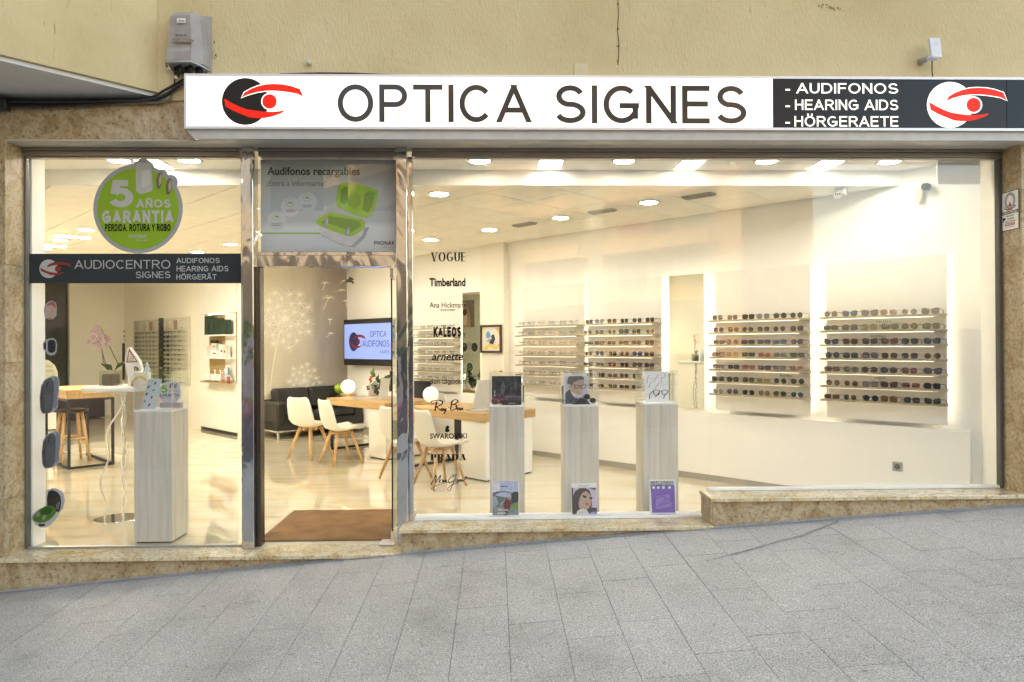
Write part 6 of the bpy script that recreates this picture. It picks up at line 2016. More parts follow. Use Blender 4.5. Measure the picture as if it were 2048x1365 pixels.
# local x: 0 (A=13.02) .. 1.62 (A=11.4); niche x from .44
bb = MB(); bb.rbox(0, .425, 0, .02, .905, 2.095, .002); bb.build('cabinet_door', LAMI, cb_)
for x0, x1 in ((0, .76), (.764, 1.50)):
    bb = MB(); bb.rbox(x0, x1, 0, .02, .06, .90, .002); bb.build('cabinet_door', LAMI, cb_)
    bb = MB(); bb.rbox(x0, x1, 0, .02, 2.10, 2.97, .002); bb.build('cabinet_door', LAMI, cb_)
bb = MB(); bb.box(.0, 1.50, .021, .024, .0, .06); bb.build('kick_board', BLACK, cb_)
OAKN = wood_mat('oak niche', (.42, .28, .12), (.28, .17, .06), .45, 1, 'z')
bb = MB(); bb.box(.43, 1.50, -.30 + .301, .0235, .905, 2.095, 0); bb.build('niche_back', OAKN, cb_)
bb = MB(); bb.box(1.10, 1.50, -.0035, .0005, .905, 2.095, 0); bb.build('niche_side', LAMI, cb_)
for z in (.885, 1.31, 1.70):
    bb = MB(); bb.box(.43, 1.52, -.17, -.004, z, z + .022); bb.build('niche_shelf', WHITE if z > 1 else OAKN, cb_)
bb = MB(); bb.box(.75, 1.40, -.14, -.12, 2.07, 2.085); bb.build('light_strip', LED, cb_)
bb = MB(); bb.box(.43, 1.52, -.17, -.004, 2.09, 2.10); bb.build('niche_top', LAMI, cb_)
for k, (x, w_, h_) in enumerate(((.56, .18, .33), (.76, .20, .29), (.98, .17, .28), (1.17, .26, .25))):
    g_ = T('gift_bag', 'dark green carrier bag on top niche shelf, %s from left' % NN[k], 'bag', tuple(cb_.loc + cb_.ax * x + cb_.ay * -.09 + Vector((0, 0, 1.723))), RZ_B, 'dark green bags on the niche shelf')
    bb = MB(); bb.prism([(0, 0), (w_, 0), (w_ - .005, h_), (.008, h_)], -.05, .05); bb.build('bag_body', M('dark green card', (.012, .035, .018), .45, var=.3), g_)
    bb = MB(); bb.tube([(w_ * .3, -.05, h_), (w_ * .35, -.06, h_ + .03), (w_ * .65, -.06, h_ + .03), (w_ * .7, -.05, h_)], .004, 5); bb.build('handle', BLACK, g_)
CRB = M('cream box', (.62, .60, .52), .5)
for k, (x, w_, z0, h_, m_, lab) in enumerate(((.62, .24, 1.333, .20, CRB, 'cream product box at left of the middle niche shelf'), (.78, .26, 1.333, .13, WHITE, 'low white product box on the middle niche shelf'), (.78, .20, 1.465, .11, CRB, 'cream box stacked on the low white box in niche'), (.80, .15, 1.577, .05, BLACK, 'small black case on top of the stacked boxes'), (1.10, .16, 1.333, .22, WHITE, 'white product box at right of the middle niche shelf'), (1.28, .12, 1.333, .20, CRB, 'second cream box at right end of middle niche shelf'))):
    g_ = T('product_box', lab, 'box', tuple(cb_.loc + cb_.ax * x + cb_.ay * (-.07 - .015 * (k % 2)) + Vector((0, 0, z0))), RZ_B)
    bb = MB(); bb.rbox(0, w_, -.05, .03, 0, h_ - .002, .002); bb.build('carton', m_, g_)
    bb = MB(); bb.box(w_ * .5, w_ * .9, -.052, -.0505, h_ * .4, h_ * .6); bb.build('print', DG5, g_)
for k, x in enumerate((.58, .82, 1.04)):
    g_ = T('pump_bottle', 'white pump bottle on lowest niche shelf, %s from left' % NN[k], 'bottle', tuple(cb_.loc + cb_.ax * (x + .06) + cb_.ay * -.09 + Vector((0, 0, .908))), RZ_B, 'pump bottles in the niche')
    bb = MB(); bb.rbox(-.085, .085, -.045, .045, .012, .13, .012); bb.build('bottle_body', WHITE, g_)
    bb = MB(); bb.rbox(-.085, .085, -.045, .045, 0, .0115, .002); bb.build('label_band', DG5, g_)
    bb = MB(); bb.cyl((0, 0, .13), (0, 0, .19), .012, .01, 10); bb.rbox(-.035, .02, -.012, .012, .19, .208, .004); bb.build('pump', WHITE, g_)
for k in range(9):
    c_ = [(.6, .6, .58), (.62, .25, .18), (.2, .3, .4), (.65, .62, .6), (.35, .06, .05)][k % 5]
    h_ = .10 + .05 * ((k * 5) % 4)
    g_ = T('product_bottle', ['white bottle', 'orange bottle', 'blue bottle', 'pale bottle', 'dark red bottle'][k % 5] + ' among the small products, %s niche row' % ('front' if k < 5 else 'back'), 'bottle', tuple(cb_.loc + cb_.ax * (1.18 + .075 * (k % 5)) + cb_.ay * (-.12 + .06 * (k // 5)) + Vector((0, 0, .908 + (0 if k < 5 else .0)))), RZ_B, 'small products in the niche')
    bb = MB(); bb.cyl((0, 0, 0), (0, 0, h_), .028, .026, 10); bb.build('bottle_body', M('product %d' % (k % 5), c_, .4, var=.3, vs=30), g_)
    bb = MB(); bb.cyl((0, 0, h_), (0, 0, h_ + .03), .014, .012, 8); bb.build('cap', WHITE, g_)

# advert panel on the left wall, seen only in the far mirror
ad = T('advert_board', 'advertising board on the left wall with woman in sunglasses, seen in mirror', 'poster', tuple(wab(13.7, 1.155, 0)), RZ_B + PI)
bb = MB(); bb.box(-.2, 2.2, -.02, -.001, .2, 2.9); bb.build('board', M('grey green board', (.36, .37, .30), .5), ad)
for P, c_, nm in (([(.3, 2.0), (1.3, 2.0), (1.3, 2.75), (.3, 2.75)], (.10, .09, .07), 'advert back'), ([(.45, 2.0), (.5, 2.5), (.7, 2.72), (.95, 2.6), (1.0, 2.2), (.85, 2.0)], (.30, .2, .12), 'advert hair'), ([(.6, 2.1), (.58, 2.45), (.75, 2.65), (.92, 2.45), (.88, 2.15), (.75, 2.02)], (.55, .4, .3), 'advert face')):
    ad.flat('print', P, -.022 - (.0 if 'back' in nm else .004 if 'hair' in nm else .008), M(nm, c_, .6, var=.15), px=False)
ad.flat('print', [circ(.67, 2.42, .095, 18), circ(.86, 2.42, .085, 18)], -.040, BLACK, px=False)
for k in range(8):
    ad.flat('print', circ(.3 + .42 * (k % 4) + .2 * (k // 4), 1.45 - .55 * (k // 4), .16, 20), -.024, M('advert disc rim', (.5, .5, .45), .4), px=False)
    ad.flat('print', circ(.3 + .42 * (k % 4) + .2 * (k // 4), 1.45 - .55 * (k // 4), .13, 20), -.026, M('advert disc', (.04, .045, .04), .3), px=False)

# ================================================================== SOFA, MURAL, TV
mu = T('dandelion_mural', 'taupe wall panel printed with large white dandelion heads and seeds', 'mural', tuple(wab(11.195, 5.25, 0)), RZ_A)


def mural_mat():
    m, t, N, L, p = newmat('mural print')
    tc = N.new('ShaderNodeTexCoord'); sp = N.new('ShaderNodeSeparateXYZ'); L.new(tc.outputs['Object'], sp.inputs[0])
    n = N.new('ShaderNodeTexNoise'); n.inputs['Scale'].default_value = 1.6; n.inputs['Detail'].default_value = 2
    mp = N.new('ShaderNodeMapping'); mp.inputs['Scale'].default_value = (1.6, 1, .5); L.new(tc.outputs['Object'], mp.inputs[0]); L.new(mp.outputs[0], n.inputs['Vector'])
    ad_ = N.new('ShaderNodeMath'); ad_.operation = 'MULTIPLY_ADD'; ad_.inputs[1].default_value = .45
    L.new(n.outputs[0], ad_.inputs[0])
    mr = N.new('ShaderNodeMapRange'); mr.inputs[1].default_value = 0; mr.inputs[2].default_value = 1.9; mr.inputs[3].default_value = 0; mr.inputs[4].default_value = .8
    L.new(sp.outputs[0], mr.inputs[0]); L.new(mr.outputs[0], ad_.inputs[2])
    r = ramp(N, [(.2, (.68, .63, .50)), (.45, (.62, .57, .45)), (.68, (.50, .45, .37)), (.86, (.33, .29, .26)), (1.0, (.31, .27, .24))])
    L.new(ad_.outputs[0], r.inputs[0]); L.new(r.outputs[0], p.inputs['Base Color']); p.inputs['Roughness'].default_value = .5
    return m


bb = MB(); bb.box(.0, 1.925, -.006, .0, 0.0, 2.99); bb.build('panel', mural_mat(), mu)
DW = M('mural white', (.86, .83, .72), .6, var=0)
DW2 = M('mural soft white', (.60, .55, .44), .6, var=0)
random.seed(11)


def dandelion(cx, cy, r, n, name='dandelion_print', mat=DW):
    """seed umbrellas spread over a globe, each a star of fine rays, plus stalks to the core"""
    bb = MB(); y = -.0078
    core = mu.p(cx, cy)

    def line(p, q, w_):
        d = Vector((q[0] - p[0], q[1] - p[1]));
        if d.length < 1e-5: return
        nn = Vector((-d.y, d.x)).normalized() * w_
        bb.add([(p[0] + nn.x, y, p[1] + nn.y), (q[0] + nn.x * .4, y, q[1] + nn.y * .4), (q[0] - nn.x * .4, y, q[1] - nn.y * .4), (p[0] - nn.x, y, p[1] - nn.y)], [(0, 1, 2, 3)])
    for k in range(n):
        th = k * 2.39996; rr = r * math.sqrt((k + .5) / n)
        a, c = cx + rr * math.cos(th), cy + rr * math.sin(th)
        s = mu.p(a, c)
        line(core, s, .0030)
        m_ = 15
        R_ = r * .34 * (1.1 - .45 * rr / r)
        for j in range(m_):
            t = 2 * PI * j / m_ + rnd() * .3
            e = mu.p(a + R_ * math.cos(t) * (.8 + .4 * rnd()), c + R_ * math.sin(t) * (.8 + .4 * rnd()))
            line(s, e, .0036)
    bb.prism([mu.p(cx + r * .10 * math.cos(t), cy + r * .10 * math.sin(t)) for t in [i * PI / 6 for i in range(12)]], y - .0004, y)
    bb.build(name, mat, mu)


dandelion(568, 638, 60, 34)
dandelion(607, 762, 34, 24)
dandelion(530, 735, 34, 18, mat=DW2)
script_lines(mu, 'stalk_print', [[(560, 665), (552, 700), (545, 740), (539, 790)], [(607, 790), (606, 800)]], -.0085, DW, 1.6)
for cx, cy, r, a in ((657, 597, 13, 2.0), (650, 567, 8, 1.9), (684, 582, 9, 3.1), (692, 603, 6, 1.5), (688, 563, 6, 2.6), (660, 640, 5, 1.6), (662, 668, 7, 2.5)):
    script_lines(mu, 'seed_print', [[(cx, cy), (cx + math.cos(t) * r, cy - abs(math.sin(t)) * r * .5)] for t in [i * PI / 7 for i in range(8)]] + [[(cx, cy), (cx + math.cos(a) * r * 1.9, cy + math.sin(a) * r * 1.9)]], -.0085, DW, 1.0)

sf = T('sofa', 'black leather two-seat sofa on slim chrome legs in front of the mural', 'sofa', tuple(wab(10.57, 5.46, 0)), RZ_A)
LEA = M('black leather', (.014, .014, .014), .38, var=.2, vs=8, bump=.25, bs=18)
# local x = +B (right), y = +A (back)
bb = MB(); bb.rbox(0, 1.66, 0, .56, .14, .30, .01); bb.build('base', LEA, sf)
for x in (.0, 1.48):
    bb = MB(); bb.rbox(x, x + .18, -.01, .58, .17, .60, .03); bb.build('arm', LEA, sf)
for x in (.185, .83):
    bb = MB(); bb.rbox(x, x + .64, -.02, .46, .302, .43, .035); bb.build('seat_cushion', LEA, sf)
    bb = MB()
    bb.rbox(x, x + .64, .36, .56, .44, .80, .045)
    bb.v = [(a, c + (z - .44) * .18 if z > .44 else c, z) for a, c, z in bb.v]
    bb.build('back_cushion', LEA, sf)
bb = MB(); bb.rbox(.0, 1.66, .561, .60, .14, .62, .01); bb.build('back', LEA, sf)
bb = MB(); bb.box(.0, 1.66, -.01, .02, .118, .139); bb.box(.0, .025, .021, .56, .118, .139); bb.build('rail', CHROMEROD, sf)
for x in (.01, 1.63):
    for y in (.0, .53):
        bb = MB(); bb.box(x, x + .022, y - .005, y + .017, .0, .117); bb.build('leg', CHROMEROD, sf)

tv = T('television', 'wall television showing blue screen with OPTICA AUDIFONOS SIGNES', 'television', tuple(wab(11.03, 7.0, 1.17)), RZ_B)
bb = MB(); bb.rbox(0, 1.50, 0, .05, 0, .82, .006); bb.build('housing', BLACK, tv)
bb = MB(); bb.box(.5, 1.0, .051, .19, .25, .55); bb.build('bracket', BLACKMATTE, tv)
SCR = M('lit screen', (.1, .15, .4), .3, emit=.95 * K_, ecol=(.25, .40, .95), var=0)
bb = MB(); bb.box(.03, 1.47, -.003, -.0005, .115, .735); bb.build('screen', SCR, tv)
NV = M('screen navy', (.01, .01, .05), .5, emit=.4 * K_, ecol=(.02, .03, .16), var=0); SR = M('screen red', (.1, .01, .02), .5, emit=.5 * K_, ecol=(.22, .02, .05), var=0)
f_ = lambda P: [(.33 + a * .15, .42 + c * .17) for a, c in P]
tv.flat('screen_emblem', f_(circ(0, 0, 1, 32)), -.0045, NV, px=False)
tv.flat('screen_emblem', f_(SWOOSH_T), -.0055, SR, px=False); tv.flat('screen_emblem', f_(SWOOSH_B), -.0055, SR, px=False); tv.flat('screen_emblem', f_(circ(1.03, 0, .31, 20)), -.0058, SR, px=False)
tv.text('OPTICA', (.84, .60, 1.32, .50), -.0045, NV, px=False, w=.11)
tv.text('AUDIFONOS', (.60, .44, 1.40, .33), -.0045, NV, px=False, w=.11)
tv.text('SIGNES', (1.14, .27, 1.40, .215), -.0045, NV, px=False, w=.11)

# ================================================================== DESKS
def desk(label, A0, A1, B0, B1, ped):
    t_ = T('desk', label, 'desk', tuple(wab(A1, B0)), RZ_B, 'oak-topped desks in the shop')
    L_ = A1 - A0; D_ = B1 - B0
    bb = MB(); bb.rbox(0, L_, 0, D_, .665, .762, .002); bb.build('desktop', OAK, t_)
    bb = MB(); bb.rbox(L_ - ped, L_ - .012, .02, D_ - .05, .015, .662, .002); bb.build('pedestal', LAMI, t_)
    bb = MB(); bb.box(L_ - ped + .02, L_ - .03, .04, D_ - .07, 0, .014); bb.build('kick_board', BLACK, t_)
    for y in (.03, D_ - .06):
        bb = MB(); bb.box(.05, .085, y, y + .035, .0, .662); bb.build('leg', BLACKMATTE, t_)
    bb = MB(); bb.box(.05, .085, .066, D_ - .061, .0, .03); bb.build('rail', BLACKMATTE, t_)
    bb = MB(); bb.box(.086, L_ - ped - .002, D_ - .10, D_ - .08, .30, .66); bb.build('modesty_panel', BLACK, t_)
    return t_


d1 = desk('oak desk with white pedestal seen through the open doorway', 7.62, 9.07, 5.46, 6.30, .40)
d2 = desk('oak desk with white pedestal seen through the middle window', 5.60, 7.05, 5.36, 6.20, .42)


def chair_parts():
    """moulded shell on four splayed wooden legs; local -y is the front of the seat"""
    prof = [(-.23, .435, .40), (-.20, .452, .44), (-.12, .442, .46), (.0, .430, .47), (.10, .435, .47), (.17, .462, .465), (.205, .52, .46), (.225, .60, .45), (.245, .69, .43), (.262, .77, .40), (.272, .815, .36), (.276, .838, .28)]
    n = 11
    top, bot = [], []
    for i, (y, z, w_) in enumerate(prof):
        j = min(i + 1, len(prof) - 1); k = max(i - 1, 0)
        ty, tz = prof[j][0] - prof[k][0], prof[j][1] - prof[k][1]
        l = math.hypot(ty, tz); ny, nz = -tz / l, ty / l
        for q in range(n):
            u = -1 + 2 * q / (n - 1)
            lift = (.045 if i > 5 else .055) * abs(u) ** 2.6
            x = u * w_ / 2
            yy = y + ny * lift; zz = z + nz * lift
            top.append((x, yy, zz)); bot.append((x, yy - ny * .010, zz - nz * .010))
    m = len(prof)
    N0 = m * n
    fs = []
    for i in range(m - 1):
        for q in range(n - 1):
            a = i * n + q
            fs.append((a, a + 1, a + n + 1, a + n)); fs.append((N0 + a + n, N0 + a + n + 1, N0 + a + 1, N0 + a))
    edge = [q for q in range(n)] + [i * n + n - 1 for i in range(1, m)] + [(m - 1) * n + q for q in range(n - 2, -1, -1)] + [i * n for i in range(m - 2, 0, -1)]
    for e in range(len(edge)):
        a, c = edge[e], edge[(e + 1) % len(edge)]
        fs.append((a, c, N0 + c, N0 + a))
    sh = MB(); sh.add(top + bot, fs, 0, True)
    cu = MB(); cu.rbox(-.19, .19, -.20, .14, .455, .485, .012, 0, True)
    legs = []
    for sx in (-1, 1):
        for sy in (-1, 1):
            l_ = MB(); l_.cyl((sx * .095, sy * .095, .415), (sx * .215, sy * .205, .0), .024, .0135, 8); legs.append(l_)
    cr = MB(); cr.box(-.13, .13, -.018, .018, .385, .418); cr.box(-.018, .018, -.13, .13, .384, .417)
    return sh, cu, legs, cr


SHELL = M('white moulded shell', (.80, .78, .72), .3, var=.01)
CUSH = M('white seat pad', (.78, .75, .68), .5, var=.02)
sh, cu, legs, cr = chair_parts()
CM = [('shell', sh.mesh('shell', SHELL)), ('seat_pad', cu.mesh('seat_pad', CUSH)), ('crossbar', cr.mesh('crossbar', OAKZ))] + [('leg', l.mesh('leg', OAKZ)) for l in legs]
for o_ in (CM[0][1],):
    pass


def chair(A, B, turn, label):
    # seat front (-y local) turned to +B, the desk
    t_ = T('white_chair', label, 'chair', tuple(wab(A, B)), RZ_B + PI + turn, 'white shell chairs at the desks')
    for nm, me in CM:
        link(nm, me, t_)
    return t_


chair(8.60, 4.93, .28, 'white shell chair at the left end of the farther oak desk')
chair(7.90, 4.97, -.12, 'white shell chair at right of the farther oak desk, seen in doorway')
chair(6.47, 4.92, .15, 'white shell chair half hidden by the open door post')
chair(5.86, 4.92, -.15, 'white shell chair behind the brand names, nearest to the window')


def office_chair(A, B, turn, label):
    t_ = T('office_chair', label, 'office chair', tuple(wab(A, B)), RZ_B + turn, 'black office chairs behind the desks')
    bb = MB(); bb.rbox(-.24, .24, -.24, .24, .44, .51, .03); bb.build('seat', BLACKMATTE, t_)
    bb = MB()
    bb.rbox(-.22, .22, .23, .28, .54, .95, .024); bb.v = [(x * (1 - max(0, z - .75) * .9), y + (z - .54) * .12, z) for x, y, z in bb.v]
    bb.build('backrest', M('black mesh fabric', (.025, .025, .025), .8, var=.3, vs=80), t_)
    bb = MB(); bb.cyl((0, 0, .10), (0, 0, .44), .025, .025, 10); bb.build('column', CHROMEROD, t_)
    for k in range(5):
        a = k * 2 * PI / 5
        bb = MB(); bb.cyl((0, 0, .10), (.30 * math.cos(a), .30 * math.sin(a), .065), .022, .014, 8); bb.build('base_arm', BLACKMATTE, t_)
        bb = MB(); bb.cyl((.30 * math.cos(a) - .012, .30 * math.sin(a), .028), (.30 * math.cos(a) + .012, .30 * math.sin(a), .028), .028, .028, 12); bb.build('castor', BLACKMATTE, t_)
    for s_ in (-1, 1):
        bb = MB(); bb.rbox(s_ * .27 - .03, s_ * .27 + .03, -.12, .14, .64, .67, .01); bb.box(s_ * .27 - .015, s_ * .27 + .015, .0, .04, .46, .639); bb.build('armrest', BLACKMATTE, t_)
    bb = MB(); bb.box(-.02, .02, .18, .24, .42, .56); bb.build('back_bracket', BLACKMATTE, t_)


office_chair(8.75, 6.75, .3, 'black office chair behind the farther desk, beyond the plant')
office_chair(7.05, 6.72, -.2, 'black office chair behind the nearer desk, left of plinths')


def disc_lamp(px, py_base, b, r, label):
    p = onB(px, py_base, b)
    t_ = T('disc_lamp', label, 'lamp', (p.x, p.y, .7625), RZ_B, 'round disc lamps on the desks')
    bb = MB(); bb.rbox(-.13, .13, -.05, .05, 0, .03, .003); bb.build('foot', OAK, t_)
    bb = MB(); bb.lathe([(.0001, -.014), (r * .97, -.014), (r, -.01), (r, .01), (r * .97, .014), (.0001, .014)], n=36)
    o_ = bb.build('disc', M('lit disc', (.9, .88, .8), .4, emit=.7 * K_, ecol=(1, .95, .82), var=0), t_)
    o_.location = (.015, 0, .028 + r); o_.rotation_euler = (PI / 2, 0, .85)


disc_lamp(695, 794, 5.9, .108, 'glowing round disc lamp on the farther oak desk')
disc_lamp(860, 812, 5.75, .10, 'pale round disc lamp on the nearer oak desk behind Ray-Ban lettering')
gb = T('green_ball', 'lime green round ornament beside the sofa', 'ornament', tuple(wab(10.3, 7.0 - .15, .0)), RZ_B)
bb = MB(); q = gb.p(679, 778); bb.ell((q[0], 0, q[1]), .095, .095, .10, 18); bb.build('ball', M('lime gloss', (.26, .40, .03), .3), gb)
bb = MB(); bb.rbox(q[0] - .22, q[0] + .22, -.2, .2, q[1] - .14, q[1] - .10, .004); bb.build('stand_top', BLACK, gb)
bb = MB(); bb.rbox(q[0] - .18, q[0] + .18, -.16, .16, 0, q[1] - .141, .004); bb.build('stand', BLACK, gb)
an = T('anthurium', 'anthurium with red flower and dark leaves in white square pot on desk', 'plant', tuple(wab(8.93, 6.12, .7625)), RZ_B)
bb = MB(); bb.rbox(-.07, .07, -.07, .07, 0, .15, .005); bb.build('pot', WHITE, an)
DLEAF = M('anthurium leaf', (.018, .045, .018), .3, var=.3, vs=12)


def leaf(t_, px, py, r, ang, y, mat, name='leaf'):
    x, z = t_.p(px, py, y)
    pts = []
    for k in range(12):
        a = 2 * PI * k / 12
        rr = r * (1 - .38 * math.sin(a / 2) ** 8) * (1.0 if k else 1.35)
        u, v = rr * math.cos(a), rr * .72 * math.sin(a)
        pts.append((x + u * math.cos(ang) - v * math.sin(ang), z + u * math.sin(ang) + v * math.cos(ang)))
    bb = MB(); vs = [(a, y + .02 * math.sin(i * 1.7), c) for i, (a, c) in enumerate(pts)] + [(x, y - .02, z)]
    bb.add(vs, [(i, (i + 1) % 12, 12) for i in range(12)]); bb.build(name, mat, t_)
    bb = MB(); bb.tube([(0, 0, .14), (x * .4, y * .5, .14 + (z - .14) * .55), (x, y, z)], .004, 5); bb.build('stem', M('leaf stem', (.05, .10, .03), .5), t_)


for (a, c, r, an_, y) in ((736, 776, .05, 3.0, -.1), (752, 777, .09, -1.2, 0), (762, 770, .10, -1.5, .05), (775, 760, .11, -.8, 0), (783, 766, .11, -1.9, -.05), (770, 776, .08, -2.2, .06), (790, 758, .10, -.6, .1), (782, 750, .08, .2, 0), (756, 760, .07, 1.4, .04), (795, 775, .10, -1.2, .05), (768, 788, .08, -2.0, -.04)):
    leaf(an, a, c, r, an_, y, DLEAF)
leaf(an, 746, 748, .085, 1.35, .0, M('anthurium green bract', (.10, .17, .04), .35), 'bract')
leaf(an, 742, 757, .055, -1.8, -.03, M('anthurium red', (.45, .05, .03), .3), 'flower')


def on_desk(px, py, z=.7625):
    return onZ(px, py, z)


p = on_desk(730, 795)
dk = T('papers', 'blue grey printed papers lying on the farther oak desk', 'papers', (p.x, p.y, .7626), RZ_B)
bb = MB(); bb.box(-.18, .14, -.14, .10, 0, .003); bb.build('sheet', M('blue grey sheet', (.33, .36, .42), .6, var=.3, vs=18), dk)
bb = MB(); bb.box(.0, .30, -.10, .13, .0032, .006); bb.build('sheet', M('white sheet', (.66, .66, .64), .6, var=.1), dk)
p = on_desk(758, 800)
ac = T('acrylic_sign', 'thin leaning acrylic sign on the farther oak desk', 'sign holder', (p.x, p.y, .7626), RZ_B)
bb = MB(); bb.add([(-.02, 0, 0), (.0, .14, 0), (.07, .14, .30), (.05, 0, .30), (-.014, 0, 0), (.006, .14, 0), (.076, .14, .30), (.056, 0, .30)], [(0, 1, 2, 3), (7, 6, 5, 4), (0, 4, 5, 1), (1, 5, 6, 2), (2, 6, 7, 3), (3, 7, 4, 0)]); bb.build('sheet', M('frosted acrylic', (.62, .66, .66), .3), ac)
p = on_desk(958, 823)
mo = T('monitor', 'pale computer monitor seen edge-on at the right end of nearer desk', 'monitor', (p.x, p.y, .7626), RZ_B)
bb = MB(); bb.add([(.02, -.02, .02), (.05, .28, .02), (.14, .28, .36), (.11, -.02, .36), (.045, -.02, .02), (.075, .28, .02), (.165, .28, .36), (.135, -.02, .36)], [(0, 1, 2, 3), (7, 6, 5, 4), (0, 4, 5, 1), (1, 5, 6, 2), (2, 6, 7, 3), (3, 7, 4, 0)]); bb.v = [(x - .12, y, z) for x, y, z in bb.v]; bb.build('housing', M('pale grey plastic', (.62, .62, .60), .4), mo)
bb = MB(); bb.rbox(-.16, .04, -.04, .22, 0, .015, .004); bb.build('foot', M('pale grey plastic'), mo)
p = on_desk(886, 804)
tc_ = T('price_card', 'small silver tent card beside the pale disc lamp', 'card', (p.x, p.y, .7626), RZ_B)
bb = MB(); bb.prism([(-.09, 0), (.05, 0), (.01, .12), (-.10, .12)], 0, .006); bb.build('card', M('silver card', (.45, .45, .43), .4), tc_)

# door mat
mt = T('door_mat', 'brown coir mat filling the doorway', 'door mat', (-1.30, .07, .0))
COIR = M('coir', (.26, .135, .055), .95, var=.25, vs=5, bump=.8, bs=220)
m_, t_2 = COIR, None
bb = MB(); bb.rbox(-.56, .52, .03, 1.02, .0005, .014, .003); bb.build('mat', COIR, mt)
bb = MB()
for q in ((-.605, -.561, .03, 1.06), (.521, .56, .03, 1.06), (-.561, .521, 1.021, 1.06)):
    bb.box(q[0], q[1], q[2], q[3], .0003, .004)
bb.build('mat_frame', M('pale mat border', (.62, .55, .42), .4), mt)
# fish mobile in the doorway
fm_ = T('wind_mobile', 'small green and red fish mobile hanging on threads in doorway', 'mobile', (-1.155, .06, 2.0))
b_l = lambda P: [(480 + a / 4.014, 500 + c / 4.014) for a, c in P]
for L_, m_ in ((b_l([(838, 262), (858, 238), (880, 236), (905, 250), (918, 262), (905, 274), (895, 262), (870, 262)]), M('olive enamel', (.10, .10, .05), .3)), (b_l([(868, 240), (880, 215), (900, 225), (915, 240), (900, 245), (885, 240)]), M('red enamel', (.22, .05, .04), .3))):
    fm_.flat('fish', L_, -.004, m_, th=.008)
for a, c in ((873, 238), (893, 222)):
    q1_, q2_ = fm_.p(*b_l([(a, c)])[0]), fm_.p(*b_l([(a - 1, 158)])[0])
    bb = MB(); bb.cyl((q1_[0], 0, q1_[1]), (q2_[0], 0, q2_[1] + .02), .0012, .0012, 5); bb.build('thread', M('pale thread', (.5, .5, .48), .5), fm_)

# ================================================================== ACROSS THE STREET (seen mirrored in the glass and steel)
def mirror_ab(A, B, z=0.0):
    v = wab(A, B)
    return Vector((v.x, -v.y, z))


ob = T('apartment_block', 'long cream apartment block with peach balconies across the street', 'building', tuple(mirror_ab(18, 36, -3)), 0)
e1 = (mirror_ab(19, 36) - mirror_ab(18, 36)).normalized()
ob.o.rotation_euler = (0, 0, math.atan2(e1.y, e1.x))
# local x runs along the front; which side faces the shop?
ey = Vector((-e1.y, e1.x, 0)); sgn = 1 if ey.dot(Vector((0, 0, 0)) - mirror_ab(30, 36)) > 0 else -1
CREAMW = M('cream render', (.55, .46, .34), .8, var=.1, vs=.5); PEACH = M('peach render', (.60, .40, .24), .8, var=.1, vs=.5)
GLZ = M('dark window', (.05, .06, .06), .1, var=.3, vs=.6); SHU = M('green grey shutter', (.20, .26, .22), .5, var=.2, vs=.7); CUR = M('pink curtain', (.50, .20, .18), .8, var=.2, vs=.5); RAIL = M('white rail', (.65, .65, .62), .4)
bb = MB(); bb.box(0, 46, -12 * sgn, -.0 * sgn, 0, 26) if sgn > 0 else bb.box(0, 46, 0, 12, 0, 26); bb.build('wall', CREAMW, ob)
F = lambda a, c: (a * sgn, c * sgn) if sgn > 0 else (c * sgn, a * sgn)
for fl_ in range(8):
    z = 1.0 + fl_ * 3.05
    for sec in range(5):
        x0 = .6 + sec * 9.2
        y0, y1 = F(.02, 1.25)
        bb = MB(); bb.box(x0, x0 + 7.4, y0, y1, z - .12, z + .08); y2, y3 = F(1.16, 1.25); bb.box(x0, x0 + 7.4, y2, y3, z + .081, z + .75); bb.build('balcony', PEACH, ob)
        bb = MB()
        for k in range(13):
            xx = x0 + .1 + k * .6; y2, y3 = F(1.18, 1.21); bb.box(xx, xx + .03, y2, y3, z + .751, z + 1.05)
        y2, y3 = F(1.17, 1.22); bb.box(x0, x0 + 7.4, y2, y3, z + 1.051, z + 1.09); bb.build('railing', RAIL, ob)
        for k, (wx, ww, mt_) in enumerate(((.5, 1.9, SHU), (3.0, 1.2, GLZ), (4.8, 2.1, (CUR, SHU, GLZ)[(fl_ + sec) % 3]))):
            y2, y3 = F(.005, .06); bb = MB(); bb.box(x0 + wx, x0 + wx + ww, y2, y3, z + .2, z + 2.4); bb.build('window', mt_, ob)
for sec in range(6):
    y0, y1 = F(.0, .5); bb = MB(); bb.box(-.9 + sec * 9.2, .3 + sec * 9.2, y0, y1, 0, 26); bb.build('pilaster', M('grey render', (.42, .42, .40), .8) if sec % 2 else PEACH, ob)
nb = T('dark_reflection_block', 'added tall block across the street, coloured dark to darken the glass reflections', 'building', (-12.5, -34, -2), 0)  # added unseen mass, keeps bright sky out of the left glass reflections
bb = MB(); bb.box(-45, 0, -12, 0, 0, 30); bb.build('wall', M('shade-dark render', (.07, .075, .08), .7, var=.2, vs=.3), nb)  # wall colour darkened to stand in for a front in shade
for q in range(6):
    for w_ in range(9):
        bb = MB(); bb.box(-43 + w_ * 4.8, -40.8 + w_ * 4.8, .001, .05, 3 + q * 4, 5 + q * 4); bb.build('window', GLZ, nb)
sh_ = T('street_shop', 'low shop across the street with green and plum painted front', 'building', (-9, -17, gz(-9, -10) - .3))
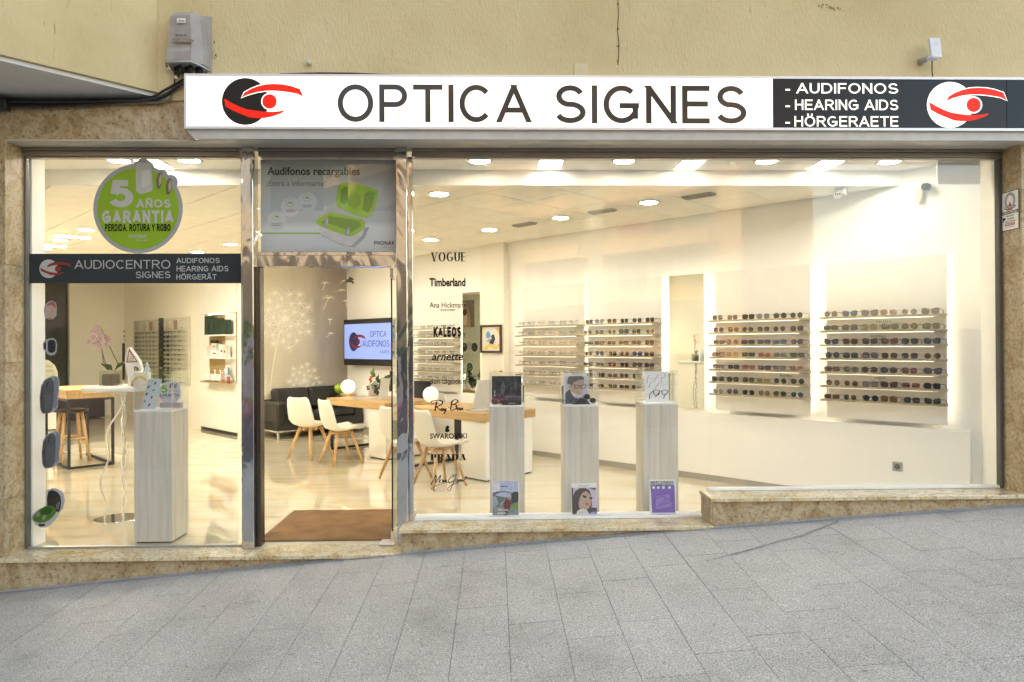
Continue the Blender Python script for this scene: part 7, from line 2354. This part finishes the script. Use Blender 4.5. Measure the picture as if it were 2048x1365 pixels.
for x0, x1, z0, z1, c_, nm in ((-7, 10, 0, 1.1, (.22, .12, .18), 'plum panel'), (-7, -2, 1.1, 2.6, (.04, .08, .055), 'green shutter panel'), (-2, 1, 1.1, 2.6, (.12, .22, .05), 'lime panel'), (1, 5, 1.1, 2.6, (.3, .3, .38), 'lilac panel'), (5, 10, 1.1, 2.6, (.06, .07, .08), 'dark panel'), (-7, 10, 2.6, 3.3, (.05, .09, .07), 'green fascia'), (-7, 10, 3.3, 7, (.20, .17, .14), 'brown upper')):
    bb = MB(); bb.box(x0, x1, -5, 0, z0, z1); bb.build('front_panel', M(nm, c_, .5, var=.15, vs=1), sh_)
tr = T('street_tree', 'leafy plane tree across the street', 'tree', (-7.5, -24, gz(-7, -10) - .2))
bb = MB(); bb.tube([(0, 0, 0), (.1, .05, 2), (.0, .2, 3.6), (.2, .1, 5)], [.2, .16, .12, .06], 10)
for k in range(7):
    a = k * 2.4; bb.tube([(0, .1, 2.6 + k * .3), (math.cos(a) * .9, math.sin(a) * .9, 3.6 + k * .32), (math.cos(a) * 1.7, math.sin(a) * 1.7, 4.3 + k * .35)], [.07, .045, .02], 6)
bb.build('trunk', M('bark brown', (.16, .12, .09), .9, var=.3, vs=8), tr)
bb = MB(); random.seed(5)
for k in range(2600):
    th = rnd() * 2 * PI; ph = math.acos(2 * rnd() - 1); r = 2.3 * (.55 + .45 * rnd()) * (1 + .25 * math.sin(3 * th + 2 * ph))
    c = Vector((r * math.sin(ph) * math.cos(th), r * math.sin(ph) * math.sin(th), 4.9 + r * .8 * math.cos(ph)))
    u = Vector((rnd() - .5, rnd() - .5, rnd() - .5)).normalized() * .10; w_ = Vector((rnd() - .5, rnd() - .5, rnd() - .5)).normalized() * .07
    bb.add([c - u, c + w_, c + u, c - w_], [(0, 1, 2, 3)])
bb.build('crown', M('leaf green', (.06, .11, .03), .6, var=.4, vs=2), tr)

# printed matter and small fittings belong to the sheet, screen or panel that carries them
CARRY = ('screen', 'sheet', 'card', 'sticker_backing', 'backing', 'plate', 'board', 'round_plate', 'canvas', 'band', 'base_arm', 'carton')
for root in [o for o in COL.objects if o.type == 'EMPTY']:
    kids = list(root.children)
    host = None
    for k in kids:
        if k.name.split('.')[0] in CARRY and k.name.split('.')[0] not in ('base_arm',):
            host = k
            break
    if host:
        for k in kids:
            st_ = k.name.split('.')[0]
            if k is not host and (st_ in ('lettering', 'print', 'banner', 'icon_disc', 'icon_ring', 'icon_mark', 'caption', 'paint_stroke', 'green_disc', 'seed_print', 'line_print') or st_.endswith('_print') or st_.startswith('emblem') or st_.startswith('screen_emb') or st_.startswith('case_')) and host.name.split('.')[0] != 'backing_':
                k.parent = host
    arms = [k for k in kids if k.name.split('.')[0] == 'base_arm']
    cs = [k for k in kids if k.name.split('.')[0] == 'castor']
    for a_, c_ in zip(arms, cs):
        c_.parent = a_
bpy.context.view_layer.update()
